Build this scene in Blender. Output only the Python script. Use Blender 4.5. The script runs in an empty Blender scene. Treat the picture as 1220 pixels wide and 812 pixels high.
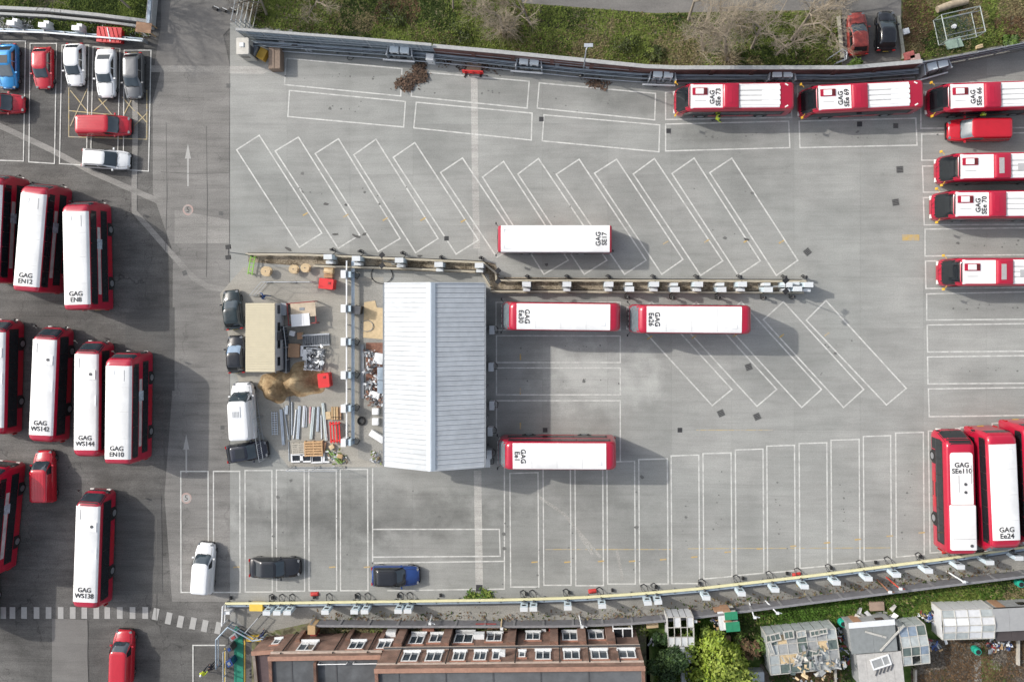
import bpy, bmesh, math, random
from mathutils import Vector, Matrix, Euler
random.seed(7)
R = math.radians
S = bpy.context.scene
C = S.collection
# ------------------------------------------------------------------ camera
FPX, CAMH, PYC, NADX = 960.0, 75.0, 355.0, 50.0      # focal length in photo pixels, flying height, principal row
TILT = math.atan(NADX / FPX)
cd = bpy.data.cameras.new('camera'); cam = bpy.data.objects.new('camera', cd); C.objects.link(cam)
cd.sensor_width = 36.0; cd.lens = 36.0 * FPX / 1220.0
cd.shift_y = -(406.0 - PYC) / 1220.0
cd.clip_start = 1.0; cd.clip_end = 3000.0
cam.location = (0, 0, CAMH); cam.rotation_euler = (0, TILT, 0)
S.camera = cam
# ------------------------------------------------------------------ light
SUN_EL, SUN_DIR = 35.0, (-0.925, 0.38)               # towards the sun, on the ground
W = bpy.data.worlds.new('World'); S.world = W; W.use_nodes = True
nt = W.node_tree; bg = nt.nodes['Background']
sky = nt.nodes.new('ShaderNodeTexSky'); sky.sky_type = 'NISHITA'; sky.sun_disc = False
sky.sun_elevation = R(SUN_EL); sky.sun_rotation = math.atan2(SUN_DIR[0], SUN_DIR[1])
sky.air_density = 1.0; sky.dust_density = 3.0; sky.ozone_density = 1.0
hs = nt.nodes.new('ShaderNodeHueSaturation'); hs.inputs['Saturation'].default_value = .5      # thin high cloud: a paler sky
nt.links.new(sky.outputs[0], hs.inputs['Color']); nt.links.new(hs.outputs[0], bg.inputs[0]); bg.inputs[1].default_value = 0.15
sl = bpy.data.lights.new('sun', 'SUN'); sl.energy = 2.2; sl.angle = R(0.9); sl.color = (1.0, 0.95, 0.88)
so = bpy.data.objects.new('sun', sl); C.objects.link(so)
sd = Vector((SUN_DIR[0] * math.cos(R(SUN_EL)), SUN_DIR[1] * math.cos(R(SUN_EL)), math.sin(R(SUN_EL))))
so.rotation_euler = sd.to_track_quat('Z', 'Y').to_euler(); so.location = (-60, 40, 60)
vs = S.view_settings
vs.view_transform = 'Standard'; vs.look = 'None'; vs.exposure = 0.6; vs.gamma = 1.0; vs.use_curve_mapping = False
S.cycles.max_bounces = 5; S.cycles.use_denoising = True

def G(px, py, h=0.0):
    """photo pixel -> point of the place at height h"""
    xc = (px - 610.0) / FPX; yc = (PYC - py) / FPX
    xw = math.cos(TILT) * xc - math.sin(TILT); zw = -math.sin(TILT) * xc - math.cos(TILT)
    t = (h - CAMH) / zw
    return Vector((xw * t, yc * t, h))
PXM = FPX / CAMH

# ------------------------------------------------------------------ materials
MATS = {}
def M(name, rgb, rough=0.6, metal=0.0, var=0.18, scale=2.0, bump=0.0, coat=0.0, rnd=0.0, detail=6, spec=0.5, var2=0.0, scale2=0.25, stretch=None):
    if name in MATS: return MATS[name]
    m = bpy.data.materials.new(name); m.use_nodes = True; n = m.node_tree.nodes; l = m.node_tree.links
    b = n['Principled BSDF']
    b.inputs['Roughness'].default_value = rough; b.inputs['Metallic'].default_value = metal
    b.inputs['Coat Weight'].default_value = coat; b.inputs['Coat Roughness'].default_value = 0.08
    b.inputs['Specular IOR Level'].default_value = spec
    geo = n.new('ShaderNodeNewGeometry')
    vec = geo.outputs['Position']
    if stretch:
        mp = n.new('ShaderNodeMapping'); mp.inputs['Scale'].default_value = stretch; l.new(vec, mp.inputs[0]); vec = mp.outputs[0]
    nz = n.new('ShaderNodeTexNoise'); nz.inputs['Scale'].default_value = scale; nz.inputs['Detail'].default_value = detail
    nz.inputs['Roughness'].default_value = 0.65
    l.new(vec, nz.inputs['Vector'])
    def mr(src, lo, hi, a=0.25, bb=0.75):
        k = n.new('ShaderNodeMapRange'); k.inputs[1].default_value = a; k.inputs[2].default_value = bb
        k.inputs[3].default_value = lo; k.inputs[4].default_value = hi; l.new(src, k.inputs[0]); return k.outputs[0]
    def mul(a, b2):
        k = n.new('ShaderNodeMath'); k.operation = 'MULTIPLY'; l.new(a, k.inputs[0]); l.new(b2, k.inputs[1]); return k.outputs[0]
    f = mr(nz.outputs['Fac'], 1 - var, 1 + var)
    if var2:
        n2 = n.new('ShaderNodeTexNoise'); n2.inputs['Scale'].default_value = scale2; n2.inputs['Detail'].default_value = 4
        l.new(geo.outputs['Position'], n2.inputs['Vector']); f = mul(f, mr(n2.outputs['Fac'], 1 - var2, 1 + var2, .3, .7))
    if rnd:
        oi = n.new('ShaderNodeObjectInfo'); f = mul(f, mr(oi.outputs['Random'], 1 - rnd, 1 + rnd, 0, 1))
    vm = n.new('ShaderNodeVectorMath'); vm.operation = 'SCALE'; vm.inputs[0].default_value = rgb; l.new(f, vm.inputs['Scale'])
    l.new(vm.outputs[0], b.inputs['Base Color'])
    if bump:
        bp = n.new('ShaderNodeBump'); bp.inputs['Strength'].default_value = bump; bp.inputs['Distance'].default_value = 0.05
        l.new(nz.outputs['Fac'], bp.inputs['Height']); l.new(bp.outputs[0], b.inputs['Normal'])
    MATS[name] = m
    return m

def ramp_mat(name, stops, scale, rough=0.9, detail=8, bump=0.4, scale2=None, mixes=None, distort=0.0):
    """noise through a colour ramp, for soil, grass, gravel"""
    m = bpy.data.materials.new(name); m.use_nodes = True; n = m.node_tree.nodes; l = m.node_tree.links
    b = n['Principled BSDF']; b.inputs['Roughness'].default_value = rough; b.inputs['Specular IOR Level'].default_value = 0.2
    geo = n.new('ShaderNodeNewGeometry')
    nz = n.new('ShaderNodeTexNoise'); nz.inputs['Scale'].default_value = scale; nz.inputs['Detail'].default_value = detail
    nz.inputs['Roughness'].default_value = 0.7; nz.inputs['Distortion'].default_value = distort
    l.new(geo.outputs['Position'], nz.inputs['Vector'])
    fac = nz.outputs['Fac']
    if scale2:
        n2 = n.new('ShaderNodeTexNoise'); n2.inputs['Scale'].default_value = scale2; n2.inputs['Detail'].default_value = 3
        l.new(geo.outputs['Position'], n2.inputs['Vector'])
        mx = n.new('ShaderNodeMath'); mx.operation = 'MULTIPLY_ADD'; mx.inputs[1].default_value = 1.1; 
        l.new(n2.outputs['Fac'], mx.inputs[0])
        sb = n.new('ShaderNodeMath'); sb.operation = 'SUBTRACT'; sb.inputs[1].default_value = 0.55; l.new(nz.outputs['Fac'], sb.inputs[0])
        l.new(sb.outputs[0], mx.inputs[2]); fac = mx.outputs[0]
    cr = n.new('ShaderNodeValToRGB'); l.new(fac, cr.inputs[0])
    e = cr.color_ramp.elements
    e[0].position = stops[0][0]; e[0].color = (*stops[0][1], 1)
    e[1].position = stops[-1][0]; e[1].color = (*stops[-1][1], 1)
    for p, c in stops[1:-1]:
        k = e.new(p); k.color = (*c, 1)
    l.new(cr.outputs[0], b.inputs['Base Color'])
    if bump:
        bp = n.new('ShaderNodeBump'); bp.inputs['Strength'].default_value = bump; bp.inputs['Distance'].default_value = 0.1
        l.new(nz.outputs['Fac'], bp.inputs['Height']); l.new(bp.outputs[0], b.inputs['Normal'])
    MATS[name] = m
    return m

def paved(name, rgb, worn, streak=0.12, rnd=0.05, blobs=(), fine=0.12, crack=0.0, big=0.1):
    """concrete / asphalt: fine grain, streaks along the driving direction, drips of oil, broad worn, paler or darker zones with their own outline"""
    m = bpy.data.materials.new(name); m.use_nodes = True; n = m.node_tree.nodes; l = m.node_tree.links
    b = n['Principled BSDF']; b.inputs['Roughness'].default_value = 0.85; b.inputs['Specular IOR Level'].default_value = 0.25
    geo = n.new('ShaderNodeNewGeometry'); pos = geo.outputs['Position']
    def noise(scale, detail=5, st=None, rough=.6):
        v = pos
        if st:
            mp = n.new('ShaderNodeMapping'); mp.inputs['Scale'].default_value = st; l.new(pos, mp.inputs[0]); v = mp.outputs[0]
        k = n.new('ShaderNodeTexNoise'); k.inputs['Scale'].default_value = scale; k.inputs['Detail'].default_value = detail
        k.inputs['Roughness'].default_value = rough; l.new(v, k.inputs['Vector']); return k.outputs['Fac']
    def mr(src, a, bb, lo, hi):
        k = n.new('ShaderNodeMapRange'); k.interpolation_type = 'SMOOTHSTEP'
        for i, v in enumerate((a, bb, lo, hi)): k.inputs[i + 1].default_value = v
        l.new(src, k.inputs[0]); return k.outputs[0]
    def op(o, a, c):
        k = n.new('ShaderNodeMath'); k.operation = o
        for i, v in enumerate((a, c)):
            if isinstance(v, (int, float)): k.inputs[i].default_value = v
            else: l.new(v, k.inputs[i])
        return k.outputs[0]
    f = mr(noise(9.0, 8, None, .75), .3, .7, 1 - fine, 1 + fine)
    f = op('MULTIPLY', f, mr(noise(.16, 4), .3, .7, 1 - big, 1 + big))
    f = op('MULTIPLY', f, mr(noise(.7, 6, (.35, 2.2, 1)), .35, .75, 1 + streak * .5, 1 - streak))
    f = op('MULTIPLY', f, mr(noise(1.3, 4, (.15, 6, 1)), .45, .8, 1, 1 - streak))
    f = op('MULTIPLY', f, mr(noise(.55, 7, None, .7), .62, .8, 1, .72))      # oil and water stains
    f = op('MULTIPLY', f, mr(noise(2.4, 3), .70, .82, 1, .66))              # drips
    for (px, py, rx, ry, k) in blobs:
        c = G(px, py)
        mp = n.new('ShaderNodeMapping'); mp.vector_type = 'POINT'
        mp.inputs['Location'].default_value = (-c.x * PXM / rx, -c.y * PXM / ry, 0); mp.inputs['Scale'].default_value = (PXM / rx, PXM / ry, 0)
        l.new(pos, mp.inputs[0])
        ln = n.new('ShaderNodeVectorMath'); ln.operation = 'LENGTH'; l.new(mp.outputs[0], ln.inputs[0])
        d = op('ADD', ln.outputs['Value'], mr(noise(.5, 5), .2, .8, -.35, .35))
        f = op('MULTIPLY', f, mr(d, .35, 1.1, k, 1.0))
    if crack:
        vo = n.new('ShaderNodeTexVoronoi'); vo.feature = 'DISTANCE_TO_EDGE'; vo.inputs['Scale'].default_value = .12
        nz = n.new('ShaderNodeTexNoise'); nz.inputs['Scale'].default_value = .8; l.new(pos, nz.inputs['Vector'])
        ad = n.new('ShaderNodeVectorMath'); ad.operation = 'MULTIPLY_ADD'; ad.inputs[1].default_value = (3, 3, 0)
        l.new(nz.outputs['Color'], ad.inputs[0]); l.new(pos, ad.inputs[2]); l.new(ad.outputs[0], vo.inputs['Vector'])
        f = op('MULTIPLY', f, mr(vo.outputs['Distance'], .0, .006, 1 - crack, 1))
    if rnd:
        oi = n.new('ShaderNodeObjectInfo'); f = op('MULTIPLY', f, mr(oi.outputs['Random'], 0, 1, 1 - rnd, 1 + rnd))
    mix = n.new('ShaderNodeMix'); mix.data_type = 'RGBA'
    mix.inputs[6].default_value = (*rgb, 1); mix.inputs[7].default_value = (*worn, 1)
    l.new(mr(noise(.09, 4), .35, .65, 0, 1), mix.inputs[0])
    vm = n.new('ShaderNodeVectorMath'); vm.operation = 'SCALE'; l.new(mix.outputs[2], vm.inputs[0]); l.new(f, vm.inputs['Scale'])
    l.new(vm.outputs[0], b.inputs['Base Color'])
    bp = n.new('ShaderNodeBump'); bp.inputs['Strength'].default_value = .25; bp.inputs['Distance'].default_value = .01
    l.new(noise(14, 6), bp.inputs['Height']); l.new(bp.outputs[0], b.inputs['Normal'])
    MATS[name] = m
    return m

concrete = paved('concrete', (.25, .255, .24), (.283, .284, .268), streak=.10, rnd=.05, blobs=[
    (430, 610, 210, 38, .70), (620, 640, 260, 50, .86), (360, 640, 140, 60, .84), (700, 590, 70, 22, .85), (800, 210, 200, 60, .93),
    (640, 110, 130, 22, .9), (760, 120, 60, 18, .8), (860, 160, 70, 14, .84), (1020, 160, 70, 14, .86), (712, 452, 90, 52, 1.38), (820, 430, 60, 60, 1.08),  # brightest blob: clean concrete with the sun spot beside the workshop painted in
    (1050, 420, 90, 200, 1.04)])
asphalt = paved('asphalt', (.088, .086, .082), (.125, .121, .114), streak=.22, rnd=0, fine=.28, big=.24, crack=.4, blobs=[
    (235, 330, 40, 160, 1.18), (200, 400, 60, 120, .9), (120, 760, 60, 50, .9), (30, 740, 50, 50, .85), (90, 690, 20, 40, .8), (180, 640, 40, 40, .85), (240, 120, 50, 40, 1.25),
    (240, 40, 50, 30, 1.1), (240, 640, 60, 70, 1.12), (300, 640, 60, 70, 1.2)])
strip_m = paved('pale_concrete', (.385, .378, .352), (.345, .336, .315), streak=.2, rnd=.0, fine=.2)
strip_d = paved('trench_concrete', (.25, .242, .226), (.215, .208, .195), streak=.2, rnd=.0, fine=.25)
tyre_m = paved('tyre_polish', (.20, .203, .193), (.225, .226, .215), streak=.1, rnd=0, fine=.25)
scuff_m = paved('pale_scuff', (.30, .298, .275), (.285, .28, .26), streak=.1, rnd=0, fine=.3)
patch_m = paved('dark_asphalt', (.088, .087, .085), (.105, .103, .098), streak=.2, rnd=0, fine=.25)
compound_m = paved('dusty_concrete', (.318, .302, .264), (.285, .272, .24), streak=.1, rnd=0, fine=.15)
walk_m = paved('walkway_concrete', (.27, .262, .238), (.22, .215, .195), streak=.1, rnd=0, fine=.2, big=.2)
path_m = paved('path_asphalt', (.15, .145, .137), (.175, .168, .158), streak=.1, rnd=0, fine=.15)
joint_m = M('joint_filler', (.19, .186, .178), .9, var=.25)
def paint(name, rgb, wear):
    m = M(name, rgb, .7, var=.12, scale=6)
    n = m.node_tree.nodes; l = m.node_tree.links; b = n['Principled BSDF']
    old = b.inputs['Base Color'].links[0].from_socket
    geo = n.new('ShaderNodeNewGeometry'); nz = n.new('ShaderNodeTexNoise'); nz.inputs['Scale'].default_value = 1.7; nz.inputs['Detail'].default_value = 9
    nz.inputs['Roughness'].default_value = .75; l.new(geo.outputs['Position'], nz.inputs['Vector'])
    mr = n.new('ShaderNodeMapRange'); mr.inputs[1].default_value = .44; mr.inputs[2].default_value = .62; mr.inputs[3].default_value = 0; mr.inputs[4].default_value = wear
    l.new(nz.outputs['Fac'], mr.inputs[0])
    mx = n.new('ShaderNodeMix'); mx.data_type = 'RGBA'; l.new(mr.outputs[0], mx.inputs[0]); l.new(old, mx.inputs[6]); mx.inputs[7].default_value = (.30, .295, .28, 1)
    l.new(mx.outputs[2], b.inputs['Base Color'])
    return m
line_m = paint('white_line_paint', (.54, .54, .51), .7)
lane_m = paved('lane_asphalt', (.175, .17, .16), (.205, .198, .186), streak=.2, rnd=0, fine=.2, big=.14, crack=.2)
faint_m = paint('worn_line_paint', (.34, .335, .32), .8)
yellow_m = paint('yellow_line_paint', (.42, .33, .15), 1.0)
orange_m = paint('orange_mark_paint', (.45, .31, .10), .8)
redpaint_m = paint('red_line_paint', (.36, .25, .22), .9)

red = M('bus_red', (.37, .008, .032), .28, var=.07, scale=1.5, coat=.5)
red2 = M('car_red', (.43, .009, .022), .22, var=.06, coat=.7)
darkred = M('dull_red', (.24, .035, .03), .45, var=.25, scale=6, coat=.2)
rwhite = M('roof_white', (.74, .74, .725), .45, var=.07, scale=1.6, var2=.09, scale2=.35, stretch=(1, 1, 1))
white = M('white_paint', (.70, .71, .71), .3, var=.04, coat=.4)
offwhite = M('off_white', (.62, .64, .65), .5, var=.08)
glass = M('dark_glass', (.012, .015, .018), .06, var=.2, spec=.8)
glass2 = M('tinted_glass', (.03, .045, .055), .05, var=.2, spec=1.0)
glassg = M('grey_glass', (.13, .155, .17), .12, var=.15, spec=.8)
black = M('black_plastic', (.014, .014, .015), .5, var=.25)
rubber = M('rubber', (.018, .018, .018), .85, var=.3)
dull_alloy = M('dull_alloy', (.13, .135, .14), .4, .5, var=.1)
alloy = M('alloy', (.42, .43, .45), .35, .7, var=.1)
steel = M('galvanised_steel', (.42, .45, .48), .45, .35, var=.15, scale=4)
bluesteel = M('blue_grey_steel', (.27, .33, .39), .5, .2, var=.2, scale=3)
greymetal = M('grey_metal', (.22, .235, .25), .5, .3, var=.2)
darkgrey = M('dark_grey_paint', (.07, .072, .078), .6, var=.25)
lens_w = M('lamp_lens', (.7, .7, .66), .15, var=.05)
lens_r = M('tail_lens', (.35, .01, .01), .2, var=.1)
amber = M('amber_plastic', (.62, .36, .03), .35, var=.1)
yellowp = M('yellow_paint', (.68, .45, .05), .5, var=.12)
creamy = M('cream_yellow', (.62, .59, .36), .5, var=.1)
ink = M('black_lettering', (.03, .03, .032), .6, var=.2)
greyink = M('grey_marking', (.38, .38, .38), .6, var=.1)
wood = M('timber', (.40, .27, .14), .8, var=.3, scale=5, stretch=(1, 5, 1))
palewood = M('pale_plywood', (.52, .40, .24), .8, var=.18, scale=4)
brownwood = M('brown_board', (.34, .20, .12), .8, var=.2, scale=4)
hivis = M('hi_vis_yellow', (.62, .75, .06), .7, var=.1)

# ------------------------------------------------------------------ mesh building
class MB:
    def __init__(s): s.v = []; s.f = []; s.m = []; s.mi = 0
    def add(s, vs_, fs):
        o = len(s.v); s.v += [tuple(p) for p in vs_]
        for f in fs: s.f.append(tuple(o + i for i in f)); s.m.append(s.mi)
        return s
    def box(s, c, d, rz=0.0, mat=None):
        x, y, z = d[0] / 2, d[1] / 2, d[2] / 2
        ca, sa = math.cos(rz), math.sin(rz); vs_ = []
        for a, b, e in ((-x, -y, -z), (x, -y, -z), (x, y, -z), (-x, y, -z), (-x, -y, z), (x, -y, z), (x, y, z), (-x, y, z)):
            p = Vector((a, b, e))
            if mat is not None: p = mat @ p
            vs_.append((c[0] + p.x * ca - p.y * sa, c[1] + p.x * sa + p.y * ca, c[2] + p.z))
        return s.add(vs_, [(3, 2, 1, 0), (4, 5, 6, 7), (0, 1, 5, 4), (1, 2, 6, 5), (2, 3, 7, 6), (3, 0, 4, 7)])
    def tube(s, a, b, r, n=6, r2=None):
        a, b = Vector(a), Vector(b); r2 = r if r2 is None else r2
        d = (b - a).normalized(); u = d.orthogonal().normalized(); w = d.cross(u)
        vs_ = []
        for p, rr in ((a, r), (b, r2)):
            for i in range(n):
                t = 2 * math.pi * i / n; vs_.append(p + u * (rr * math.cos(t)) + w * (rr * math.sin(t)))
        fs = [(i, (i + 1) % n, n + (i + 1) % n, n + i) for i in range(n)]
        fs += [tuple(range(n - 1, -1, -1)), tuple(range(n, 2 * n))]
        return s.add(vs_, fs)
    def path(s, pts, r, n=6):
        for a, b in zip(pts, pts[1:]): s.tube(a, b, r, n)
        return s
    def poly(s, pts, z0, z1=None):
        """prism between z0 and z1 (or a single face)"""
        if sum(a[0] * b[1] - b[0] * a[1] for a, b in zip(pts, list(pts[1:]) + [pts[0]])) < 0: pts = list(pts)[::-1]
        n = len(pts)
        if z1 is None: return s.add([(p[0], p[1], z0) for p in pts], [tuple(range(n))])
        vs_ = [(p[0], p[1], z0) for p in pts] + [(p[0], p[1], z1) for p in pts]
        fs = [tuple(range(n - 1, -1, -1)), tuple(range(n, 2 * n))] + [(i, (i + 1) % n, n + (i + 1) % n, n + i) for i in range(n)]
        return s.add(vs_, fs)
    def loft(s, rings, cap=True, base=True):
        n = len(rings[0]); vs_ = [p for r in rings for p in r]; fs = []
        for k in range(len(rings) - 1):
            for i in range(n):
                j = (i + 1) % n; fs.append((k * n + i, k * n + j, (k + 1) * n + j, (k + 1) * n + i))
        if cap: fs.append(tuple((len(rings) - 1) * n + i for i in range(n)))
        if base: fs.append(tuple(range(n - 1, -1, -1)))
        return s.add(vs_, fs)
    def grid(s, pts):
        """rows of points"""
        m = len(pts[0]); vs_ = [p for r in pts for p in r]; fs = []
        for i in range(len(pts) - 1):
            for j in range(m - 1): fs.append((i * m + j, i * m + j + 1, (i + 1) * m + j + 1, (i + 1) * m + j))
        return s.add(vs_, fs)
    def mesh(s, name, mats, smooth=0):
        me = bpy.data.meshes.new(name); me.from_pydata(s.v, [], s.f)
        mats = mats if isinstance(mats, (list, tuple)) else [mats]
        for k in mats: me.materials.append(k)
        if len(mats) > 1: me.polygons.foreach_set('material_index', s.m)
        me.update()
        if smooth:
            me.shade_smooth(); me.set_sharp_from_angle(angle=R(smooth))
        return me

def link(name, me, parent=None, loc=(0, 0, 0), rz=0.0):
    o = bpy.data.objects.new(name, me); C.objects.link(o); o.location = loc; o.rotation_euler = (0, 0, rz)
    if parent is not None: o.parent = parent
    return o
def part(name, mb, mat, parent=None, smooth=0, loc=(0, 0, 0), rz=0.0):
    return link(name, mb.mesh(name, mat, smooth), parent, loc, rz)
def tag(o, label=None, cat=None, group=None, kind=None):
    if label: o['label'] = label
    if cat: o['category'] = cat
    if group: o['group'] = group
    if kind: o['kind'] = kind
    return o
def thing(name, label, cat, loc=(0, 0, 0), rz=0.0, group=None):
    o = bpy.data.objects.new(name, None); C.objects.link(o); o.location = loc; o.rotation_euler = (0, 0, rz)
    o.empty_display_size = .3
    return tag(o, label, cat, group)
KIDS = {}
def copy_tree(o, parent=None):
    c = o.copy(); C.objects.link(c)
    if parent is not None: c.parent = parent
    for ch in o.children: copy_tree(ch, c)
    return c
def sheet(name, pix, z, mat, kind='structure', parent=None, h=0.0):
    mb = MB().poly([G(x, y, h) for x, y in pix], z)
    o = part(name, mb, mat, parent)
    if kind: o['kind'] = kind
    return o
ORD = ['first', 'second', 'third', 'fourth', 'fifth', 'sixth', 'seventh', 'eighth', 'ninth', 'tenth', 'eleventh', 'twelfth', 'thirteenth', 'fourteenth', 'fifteenth',
       'sixteenth', 'seventeenth', 'eighteenth', 'nineteenth', 'twentieth', 'twenty-first', 'twenty-second', 'twenty-third', 'twenty-fourth', 'twenty-fifth', 'twenty-sixth', 'twenty-seventh', 'twenty-eighth', 'twenty-ninth', 'thirtieth']
_text = {}
def text_mesh(body, size, align='CENTER', depth=.004, space=1.0, bold=0.0):
    key = (body, size, align)
    if key in _text: return _text[key]
    cu = bpy.data.curves.new('t', 'FONT'); cu.body = body; cu.size = size; cu.align_x = align; cu.align_y = 'CENTER'
    cu.extrude = depth; cu.space_line = .9; cu.offset = bold; cu.resolution_u = 3; cu.space_character = space
    o = bpy.data.objects.new('t', cu); C.objects.link(o)
    dg = bpy.context.evaluated_depsgraph_get(); me = bpy.data.meshes.new_from_object(o.evaluated_get(dg))
    bpy.data.objects.remove(o); _text[key] = me
    return me
# ================================================================== SETTING
ground = part('ground', MB().poly([(-400, -400), (400, -400), (400, 400), (-400, 400)], -.02), asphalt); ground['kind'] = 'structure'
# concrete yard: a sheet of joint filler carrying one slab per bay of the joint pattern
yard = sheet('concrete_yard', [(274, -20), (1400, -20), (1400, 745), (274, 745)], .002, joint_m)
xs = [274, 342, 417, 492, 569, 646, 724, 800, 872, 946, 1025, 1100, 1175, 1250, 1325]
ys = [27, 90, 148, 208, 269, 330, 391, 452, 512, 590, 653, 715, 745]
for i in range(len(xs) - 1):
    for j in range(len(ys) - 1):
        q = [G(xs[i], ys[j + 1]), G(xs[i + 1], ys[j + 1]), G(xs[i + 1], ys[j]), G(xs[i], ys[j])]; g = .007
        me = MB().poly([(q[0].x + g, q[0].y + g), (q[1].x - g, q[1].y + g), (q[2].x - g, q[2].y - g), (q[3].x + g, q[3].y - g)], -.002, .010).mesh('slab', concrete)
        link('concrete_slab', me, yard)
def stroke(mb, a, b, w, z):
    a, b = Vector((a[0], a[1])), Vector((b[0], b[1])); d = (b - a).normalized(); n = Vector((-d.y, d.x)) * w / 2; e = d * w / 2
    mb.poly([a - n - e, b - n + e, b + n + e, a + n - e], z)
def ribbon(name, pix, wpx, z, mat):
    mb = MB(); pts = [G(x, y) for x, y in pix]; w = wpx / PXM; L = []; Rr = []
    for i, p in enumerate(pts):
        d = (pts[min(i + 1, len(pts) - 1)] - pts[max(i - 1, 0)]).normalized(); n = Vector((-d.y, d.x, 0)) * w / 2
        L.append((p.x + n.x, p.y + n.y, z)); Rr.append((p.x - n.x, p.y - n.y, z))
    mb.grid([Rr, L]); o = part(name, mb, mat); o['kind'] = 'structure'; return o
Z1, Z2, Z3, Z4 = .0145, .0185, .0225, .0265
ribbon('repaved_trench', [(-40, 135), (0, 150), (60, 178), (110, 205), (194, 242)], 7, .004, strip_d)
ribbon('repaved_trench', [(161, 110), (161, 170), (160, 222), (160, 252), (178, 272), (205, 303), (232, 332), (247, 341), (274, 346)], 7, .008, strip_d)
ribbon('repaved_trench', [(274, 346), (330, 345), (400, 345)], 8, Z1, strip_m)
ribbon('repaved_trench', [(180, 82), (274, 83)], 8, .004, strip_d)
ribbon('repaved_trench', [(274, 83), (313, 84), (322, 78)], 9, Z1, strip_m)
ribbon('repaved_trench', [(565, 93), (566, 200), (568, 296)], 8, Z1, strip_m)
ribbon('repaved_trench', [(569, 560), (570, 630), (571, 700)], 9, Z1, strip_m)
sheet('lane', [(193, 78), (273.5, 78), (273.5, 716), (205, 716), (196, 590), (205, 470), (206, 300), (182, 230), (182, 120)], -.004, lane_m)
sheet('asphalt_patch', [(198, 146), (273, 146), (273, 215), (198, 218)], .004, lane_m)
sheet('asphalt_patch', [(150, 372), (208, 366), (208, 465), (148, 470)], .004, patch_m)
sheet('asphalt_patch', [(138, 600), (192, 590), (194, 706), (138, 708)], .004, patch_m)
sheet('asphalt_patch', [(208, 250), (273, 262), (273, 290), (208, 290)], .004, strip_d)
sheet('asphalt_patch', [(240, 560), (274, 560), (274, 706), (240, 706)], .004, lane_m)
sheet('asphalt_patch', [(62, 736), (104, 738), (105, 812), (62, 812)], .004, path_m)
sheet('access_road', [(192, -120), (285, -120), (285, 22), (266, 42), (274, 78), (184, 78), (192, 30)], .004, path_m)
sheet('compound_floor', [(262, 350), (290, 318), (405, 318), (405, 330), (457, 330), (457, 556), (344, 556), (300, 500), (280, 440)], Z1 + .0015, compound_m)
sheet('walkway', [(272, 716), (610, 713), (760, 706), (900, 692), (1040, 676), (1330, 630), (1330, 668), (1220, 686), (1050, 708), (900, 724), (770, 741), (620, 742), (470, 748), (300, 756), (285, 740)], Z1, walk_m)
# faint dark wheel scuffs and oil on the concrete
# tyre-polished curves where the buses swing in and out, and pale scuffs
def track(pix, gap=24, w=2.6):
    q = [Vector((x, y)) for x, y in pix]; fine = []
    for i in range(len(q) - 1):
        p0, p1, p2, p3 = q[max(i - 1, 0)], q[i], q[i + 1], q[min(i + 2, len(q) - 1)]
        for k in range(8):
            t = k / 8; fine.append(.5 * ((2 * p1) + (p2 - p0) * t + (2 * p0 - 5 * p1 + 4 * p2 - p3) * t * t + (3 * p1 - p0 - 3 * p2 + p3) * t ** 3))
    fine.append(q[-1])
    for s in (-1, 1):
        o = []
        for i, f in enumerate(fine):
            d = (fine[min(i + 1, len(fine) - 1)] - fine[max(i - 1, 0)]).normalized(); o.append((f.x - d.y * s * gap / 2, f.y + d.x * s * gap / 2))
        r = ribbon('tyre_track', o, w, Z1 + .0002 * (len(bpy.data.objects) % 10), tyre_m)
sawcut_m = M('saw_cut', (.105, .102, .096), .9, var=.3)
for q in ([(198, 146), (199, 232), (197, 300)], [(246, 150), (247, 240), (246, 330)], [(186, 612), (187, 680), (186, 742)], [(138, 312), (170, 315), (208, 313)], [(192, 205), (230, 207), (273, 206)], [(196, 470), (195, 520), (197, 560)], [(105, 740), (104, 780), (106, 830)]): ribbon('saw_cut_joint', q, .75, .0105, sawcut_m)
for q in ([(640, 590), (672, 612), (716, 664)], [(690, 636), (706, 660)], [(735, 655), (742, 690)]): ribbon('pale_scuff', q, 3.5, Z1 + .0012 + .0003 * (q[0][0] % 7), scuff_m)
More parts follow.
